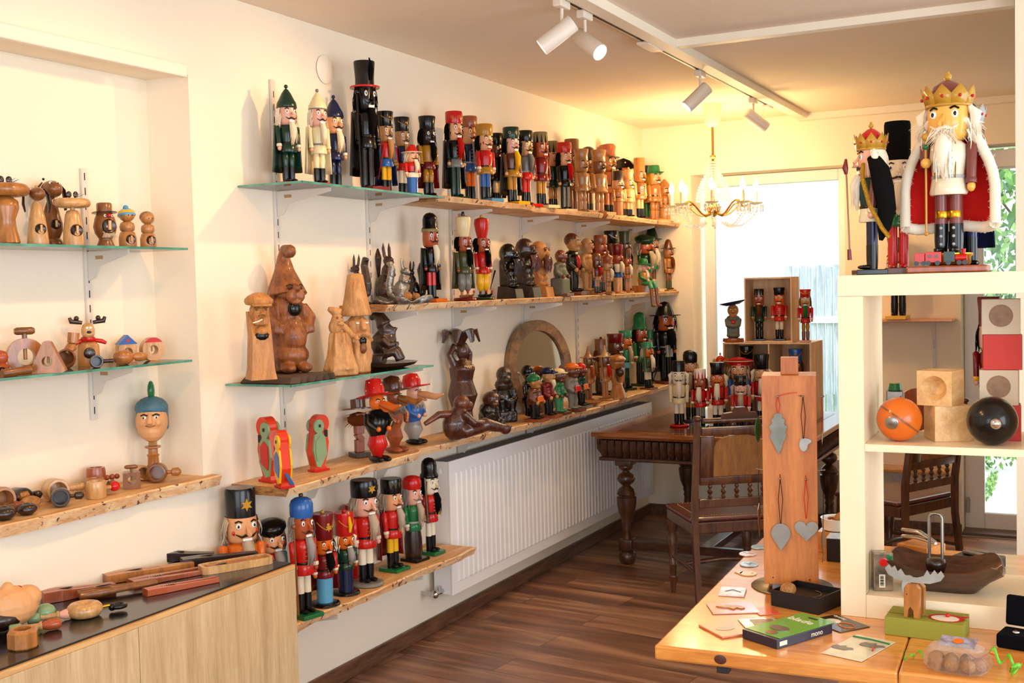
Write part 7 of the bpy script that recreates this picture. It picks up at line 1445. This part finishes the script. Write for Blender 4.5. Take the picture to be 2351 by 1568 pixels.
flat('red_card', 'orange-red card sticking out from under the black tray', 'card', 1758, 1404, R(35), card(.06, .07, .002, RDC))
def bearc(t, h): M('gw').lathe([(.02, h+.0002), (.02, h+.001), (0, h+.001)], 20, sx=1.3, sy=.9).build('oval_picture', t)
flat('pink_envelope', 'flat salmon-pink package with pale animal silhouette at the front left', 'package', 1665, 1447, R(48), card(.09, .12, .005, mat('salmon_pack', 'e08868', .25, coat=.6), bearc))
flat('wrapped_photo_card', 'clear wrapped card with brown photo beside the green box', 'card', 1745, 1432, R(30), card(.1, .085, .0025, CLR, lambda t, h: M(mat('photo_brown', '8a7058', .3, var=.5, vscale=30)).span((-.02, -.03, h+.0002), (.04, .03, h+.001)).build('photo', t)))
# box with lettering
p = Vector((2.172, 2.905, PZ+.0003)); t = thing('knife_box', 'thin dark blue box with bright green sleeve and white lettering on the pine table', 'box', p, R(62))
BXM = mat('box_dark_blue', '12152e', .35, coat=.3); M(BXM).span((-.105, -.058, 0), (.105, .058, .024), .001).build('box', t)
M(mat('sleeve_green', '5aa42c', .35, coat=.3)).at(.012, .0, .0247, 0).span((-.105, -.056, -.0004), (.11, .056, .0006)).build('green_sleeve', t)
text_mesh('blade', .038, 'pl', 'lettering', t, (.052, .05, .0258), (0, 0, -PI/2))
text_mesh('mono', .019, 'wh', 'lettering', t, (.022, -.0585, .006), (PI/2, 0, 0))
M('wh').span((-.095, -.0586, .006), (-.068, -.0581, .017)).build('white_label', t); M(STEEL).at(-.03, .0, .0256).lathe([(.024, 0), (.024, .001), (0, .001)], 24, sx=.8, sy=1.2).build('oval_disc', t); M('cw').at(-.07, -.01, .0256).lathe([(.016, 0), (.016, .0006), (0, .0006)], 18).build('nut_picture', t); M('bk').at(.1, 0, .0256).span((-.005, -.014, 0), (.003, .014, .0006)).build('hanging_slot', t)
# black tray with walnut
p = hit(1848, 1385, 2, PZ); t = thing('black_tray', 'black lidless gift box holding a silver arc, beside the stand', 'tray', (p.x+.01, p.y-.015, PZ+.0003), R(-18)); BP = mat('black_card', '08080a', .5)
M(BP).span((-.075, -.068, 0), (.075, .068, .004)).span((-.075, -.068, .004), (-.071, .068, .045)).span((.071, -.068, .004), (.075, .068, .045)).span((-.071, -.068, .004), (.071, -.064, .045)).span((-.071, .064, .004), (.071, .068, .045)).span((-.071, -.064, .004), (.071, .064, .03)).build('box', t)
M(STEEL).tube([(.04*math.cos(a), .045*math.sin(a)-.005, .0325) for a in [R(-60+12*k) for k in range(13)]], .0015, 6).build('silver_wire', t)
p2 = t.location; walnut('walnut lying in the black tray beside the stand', (p2.x-.045, p2.y-.035, PZ+.0312), .0185, .5)
# dark leaflet, dog card
flat('dark_leaflet', 'dark leaflet with pictured white disc and nutshell beside the white shelf', 'leaflet', 1925, 1432, R(-38), card(.13, .1, .002, mat('leaflet_dark', '2a241e', .35, coat=.4), lambda t, h: (M('pl').lathe([(.018, h+.0002), (.018, h+.0008), (0, h+.0008)], 20, (-.02, 0, 0), sx=1.2).build('disc_picture', t), M('og').tube([(.025*math.cos(a)+.03, .018*math.sin(a), h+.0006) for a in [2*PI*k/14 for k in range(15)]], .0015, 4).build('shell_picture', t), text_mesh('Opening', .014, 'wh', 'lettering', t, (-.06, .032, h+.0006), (0, 0, 0)))))
def dogc(t, h):
    M('gn').tube([(-.05, .07, h+.0003), (.0, .072, h+.0003), (.05, .065, h+.0003)], .003, 4).build('printed_grass', t)
    for ox, oy, s in ((-.028, -.03, 1), (.022, .03, 1.15)):
        pts = [(-.028, 0), (-.022, .014), (-.01, .01), (0, .02), (.004, .008), (.02, .012), (.028, .002), (.016, -.006), (.012, -.014), (-.016, -.014), (-.026, -.01)]
        M(STEEL).add([(ox+x_*s, oy+y_*s, h+.0004+dz) for dz in (0, .0012) for x_, y_ in pts], [tuple(range(10, -1, -1)), tuple(range(11, 22))]+[(i, (i+1) % 11, (i+1) % 11+11, i+11) for i in range(11)], False).build('steel_animal', t)
    M('rd').tube([(.03, .02, h+.002), (.036, .005, h+.004), (.04, -.01, h+.002)], .002, 6).build('red_ribbon', t)
flat('dog_card', 'clear wrapped pale card with two steel animal shapes and red ribbon', 'card', 1972, 1488, R(-16), card(.105, .19, .002, mat('pale_print', 'd8cfae', .15, coat=.8, var=.2, vscale=12), dogc))
# olive box with moose block
p = hit(2137, 1440, 2, PZ); t = thing('olive_box', 'olive green carton with Father Christmas picture on its lid', 'box', (2.494, 3.062, PZ+.0003), R(-2)); OL = mat('olive_card', '8a8a28', .55)
M(OL).span((-.095, -.056, 0), (.095, .056, .046), .001).build('carton', t); M('bk').span((-.098, -.012, .0462), (.098, -.011, .0465)).build('lid_slit', t)
b = M('rd'); b.at(.048, -.008, .0466).lathe([(.04, 0), (.04, .0006), (0, .0006)], 26, sx=1.1, sy=.85); b.at(.09, .02, .0466).ball((0, 0, 0), (.01, .008, .0006), 8); b.build('red_picture_rim', t); M('pl').at(.046, -.014, .0474).lathe([(.031, 0), (.031, .0005), (0, .0005)], 14, sx=1.1, sy=.8).build('beard_picture', t); M('rd').at(.05, -.0, .049).ball((0, 0, .003), .006, 10).build('nose_bead', t)
ob = t.location; MX = x_at(2097, ob.y-.03, PZ+.1); t = thing('moose_nutcracker', 'small wooden moose block with broad steel antlers standing on the olive box', 'nutcracker', (MX, ob.y-.02, ob.z+.0468), R(-8))
mp = [(-.022, 0), (-.012, 0), (-.01, .02), (-.004, .028), (.004, .02), (.006, 0), (.02, 0), (.022, .03), (.022, .075), (.012, .085), (-.014, .085), (-.022, .075)]
M('ow').at(0, -.012).prism([(x_*.9, z_) for x_, z_ in mp], .018).at(0, .014).prism([(x_*.9+.004, z_) for x_, z_ in mp], .018).build('wooden_body', t)
ant = [(-.075, .022), (-.065, .034), (-.058, .024), (-.05, .032), (-.042, .018), (-.034, .026), (-.024, .012), (-.008, .008), (.008, .008), (.024, .014), (.032, .03), (.04, .018), (.05, .032), (.058, .022), (.066, .032), (.075, .02), (.066, .006), (.04, -.004), (0, -.006), (-.04, -.004), (-.066, .008)]
M(STEEL).at(0, .001, .092, R(-10)).prism(ant, .002).build('steel_antlers', t); M('bk').at(-.012, -.0213, .06).ball((0, 0, 0), .0015, 6).build('eye_hole', t)
p = ob; t = thing('metal_tongue', 'curved steel shape standing between the bowl and the moose block', 'ornament', (MX-.028, 3.155, UZ0+.0003), R(-5)); M(STEEL).at(0, 0, 0, R(-8)).prism([(.012*math.cos(a)*1.6, .03+.03*math.sin(a)) for a in [2*PI*k/18 for k in range(18)]], .002).build('plate', t)
# jewellery case at the right edge
p = hit(2322, 1490, 2, PZ); t = thing('velvet_case', 'open black velvet case with a silver knob at the right edge', 'case', (p.x+.012, p.y+.03, PZ+.0003), R(-12)); VEL = mat('black_velvet', '07070c', .95, spec=.1)
M(VEL).span((-.04, -.04, 0), (.04, .04, .035), .006).build('case_base', t); M(VEL).at(0, .045, .037, R(-8)).span((-.04, -.006, 0), (.04, .012, .075), .006).build('case_lid', t); M(CHROME).ball((0, -.012, .037), (.009, .009, .005), 12).build('silver_knob', t)
# bag of walnuts
p = hit(2195, 1545, 2, PZ); bg_ = Vector((p.x, p.y+.03, PZ+.0003)); t = thing('walnut_bag', 'clear cellophane bag of walnuts with label and green ribbons', 'bag', bg_, R(-5))
CEL = bpy.data.materials.new('clear_cellophane'); CEL.use_nodes = True; nt = CEL.node_tree; nt.nodes.clear(); o_ = nt.nodes.new('ShaderNodeOutputMaterial'); a_ = nt.nodes.new('ShaderNodeBsdfTransparent'); g_ = nt.nodes.new('ShaderNodeBsdfGlossy'); g_.inputs['Roughness'].default_value = .12; x_ = nt.nodes.new('ShaderNodeMixShader'); x_.inputs[0].default_value = .25
nz = nt.nodes.new('ShaderNodeTexNoise'); nz.inputs['Scale'].default_value = 60; bu = nt.nodes.new('ShaderNodeBump'); bu.inputs['Strength'].default_value = 1; bu.inputs['Distance'].default_value = .01; nt.links.new(nz.outputs[0], bu.inputs['Height']); nt.links.new(bu.outputs[0], g_.inputs['Normal']); nt.links.new(a_.outputs[0], x_.inputs[1]); nt.links.new(g_.outputs[0], x_.inputs[2]); nt.links.new(x_.outputs[0], o_.inputs[0])
b = M(CEL); n = 26
for j, (s, z) in enumerate(((.85, .0005), (1, .015), (.98, .035), (.8, .052), (.3, .06))):
    for i in range(n): a = 2*PI*i/n; k = 1+.06*noise.noise(Vector((i*1.7, j*2.1, 0))); b.v.append((.075*s*k*math.copysign(abs(math.cos(a))**.7, math.cos(a)), .055*s*k*math.copysign(abs(math.sin(a))**.7, math.sin(a)), z+.004*noise.noise(Vector((i, j, 4)))))
b.f = [(j*n+i, j*n+(i+1) % n, (j+1)*n+(i+1) % n, (j+1)*n+i) for j in range(4) for i in range(n)]+[tuple(4*n+i for i in range(n))]; b.m = [0]*len(b.f); b.sm = [False]*len(b.f); b.build('cellophane', t)
M(mat('label_print', '9a94a8', .2, coat=.8, var=.6, vscale=50)).at(.0, .01, .0605, R(12), 0).span((-.04, -.024, 0), (.04, .024, .001)).build('label', t); M('og').at(0, .01, .063, R(12)).lathe([(.012, 0), (.012, .0005), (0, .0005)], 14).build('label_picture', t)
RIB = mat('green_ribbon', '5cb81c', .35)
def ribbon(pts, w=.005):
    b = M(RIB); P_ = [Vector(q) for q in pts]
    for q in P_: b.v += [(q.x, q.y, q.z), (q.x+w*.3, q.y+w, q.z+w*.9)]
    b.f = [(2*i, 2*i+2, 2*i+3, 2*i+1) for i in range(len(P_)-1)]; b.m = [0]*len(b.f); b.sm = [True]*len(b.f); o = b.build('ribbon', t); q = o.modifiers.new('thick', 'SOLIDIFY'); q.thickness = .0006
ribbon([(-.085+.006*math.cos(k*.9)-.035*k/12, -.0+.02*math.sin(k*.6), .012+.01*math.sin(k*1.1)) for k in range(13)]); ribbon([(.06+.07*k/14, .05-.01*k/14+.008*math.sin(k), .03+.012*math.sin(k*.9)-.018*k/14) for k in range(15)], .007); ribbon([(.12+.01*math.cos(k), .03-.006*k, .012+.006*math.sin(k*1.3)) for k in range(9)], .008); M('og').tube([(.0+.012*k, .062+.004*math.sin(k), .02+.01*math.cos(k*1.2)) for k in range(7)], .0022, 6).build('orange_tie', t)
for k, (dx, dy) in enumerate(((-.044, -.024), (-.01, -.03), (.026, -.028), (.05, -.008), (-.048, .012), (-.014, .008), (.02, .01))):
    walnut(['walnut at the front left inside the cellophane bag', 'walnut second from the left at the front of the bag', 'walnut third from the left at the front of the bag', 'walnut at the right side inside the bag', 'walnut at the back left of the bag', 'walnut under the left half of the bag label', 'walnut under the right half of the bag label'][k], (bg_.x+dx, bg_.y+dy, PZ+.0015), .0165, k*.9, 'walnuts in the cellophane bag')
# ramekin group between stand and shelf
def near(px, y, z): return x_at(px, y, z)
y = 3.86; t = thing('black_box', 'black box with a pale blue card on top under the white ramekin', 'box', (near(1940, y-.1, .85), y-.08, PZ+.0003), R(2)); M(BP).span((-.055, -.05, 0), (.055, .05, .075), .002).build('box', t); M(ACR).span((-.056, -.052, .0755), (.056, .03, .078)).build('blue_card', t)
t2 = thing('ramekin', 'white fluted porcelain ramekin standing behind the stand', 'dish', (near(1925, 3.9, .88), 3.89, PZ+.0003)); POR = mat('porcelain', 'eeeadc', .15, coat=.6); n = 48
M(PINE).span((-.06, -.045, 0), (.06, .045, .07), .001).build('wooden_riser', t2); b = M(POR)
for r, z in ((.04, .0705), (.05, .075), (.054, .11), (.056, .113), (.052, .113), (.049, .08), (.0, .08)):
    for i in range(n): a = 2*PI*i/n; k = 1+.03*abs(math.sin(a*10)) if r > .045 else 1; b.v.append((r*k*math.cos(a), r*k*math.sin(a), z))
b.f = [(j*n+i, j*n+(i+1) % n, (j+1)*n+(i+1) % n, (j+1)*n+i) for j in range(6) for i in range(n)]; b.m = [0]*len(b.f); b.sm = [True]*len(b.f); b.build('fluted_dish', t2)
rl = t2.location; walnut('large glossy walnut standing in the ramekin', (rl.x+.018, rl.y, rl.z+.0815), .026, .4)
t3 = thing('nut_pieces', 'heap of reddish nut pieces in the ramekin', 'nuts', (rl.x-.022, rl.y, rl.z+.0812)); t3['kind'] = 'stuff'
b = M('rs')
for k in range(30): b.ball(((random.random()-.5)*.036, (random.random()-.5)*.05, .006+random.random()*.02), .005, 5)
b.build('pieces', t3)['kind'] = 'stuff'
# ================================================================ world, camera
wd = bpy.data.worlds.new('daylight'); bpy.context.scene.world = wd; wd.use_nodes = True
bg = wd.node_tree.nodes['Background']; bg.inputs[0].default_value = (.80, .90, 1, 1); bg.inputs[1].default_value = 2.6
cd = bpy.data.cameras.new('camera'); co = bpy.data.objects.new('camera', cd); COL.objects.link(co)
cd.sensor_width = 36; cd.sensor_fit = 'HORIZONTAL'; cd.lens = FPX*36/2351; cd.clip_start = .05
co.matrix_world = Matrix(((RIGHT.x, UP.x, -FWD.x, CAM.x), (RIGHT.y, UP.y, -FWD.y, CAM.y), (RIGHT.z, UP.z, -FWD.z, CAM.z), (0, 0, 0, 1)))
sc = bpy.context.scene; sc.camera = co
sc.view_settings.view_transform = 'Standard'; sc.view_settings.look = 'None'; sc.view_settings.gamma = 1; sc.view_settings.use_curve_mapping = False; sc.view_settings.exposure = .28
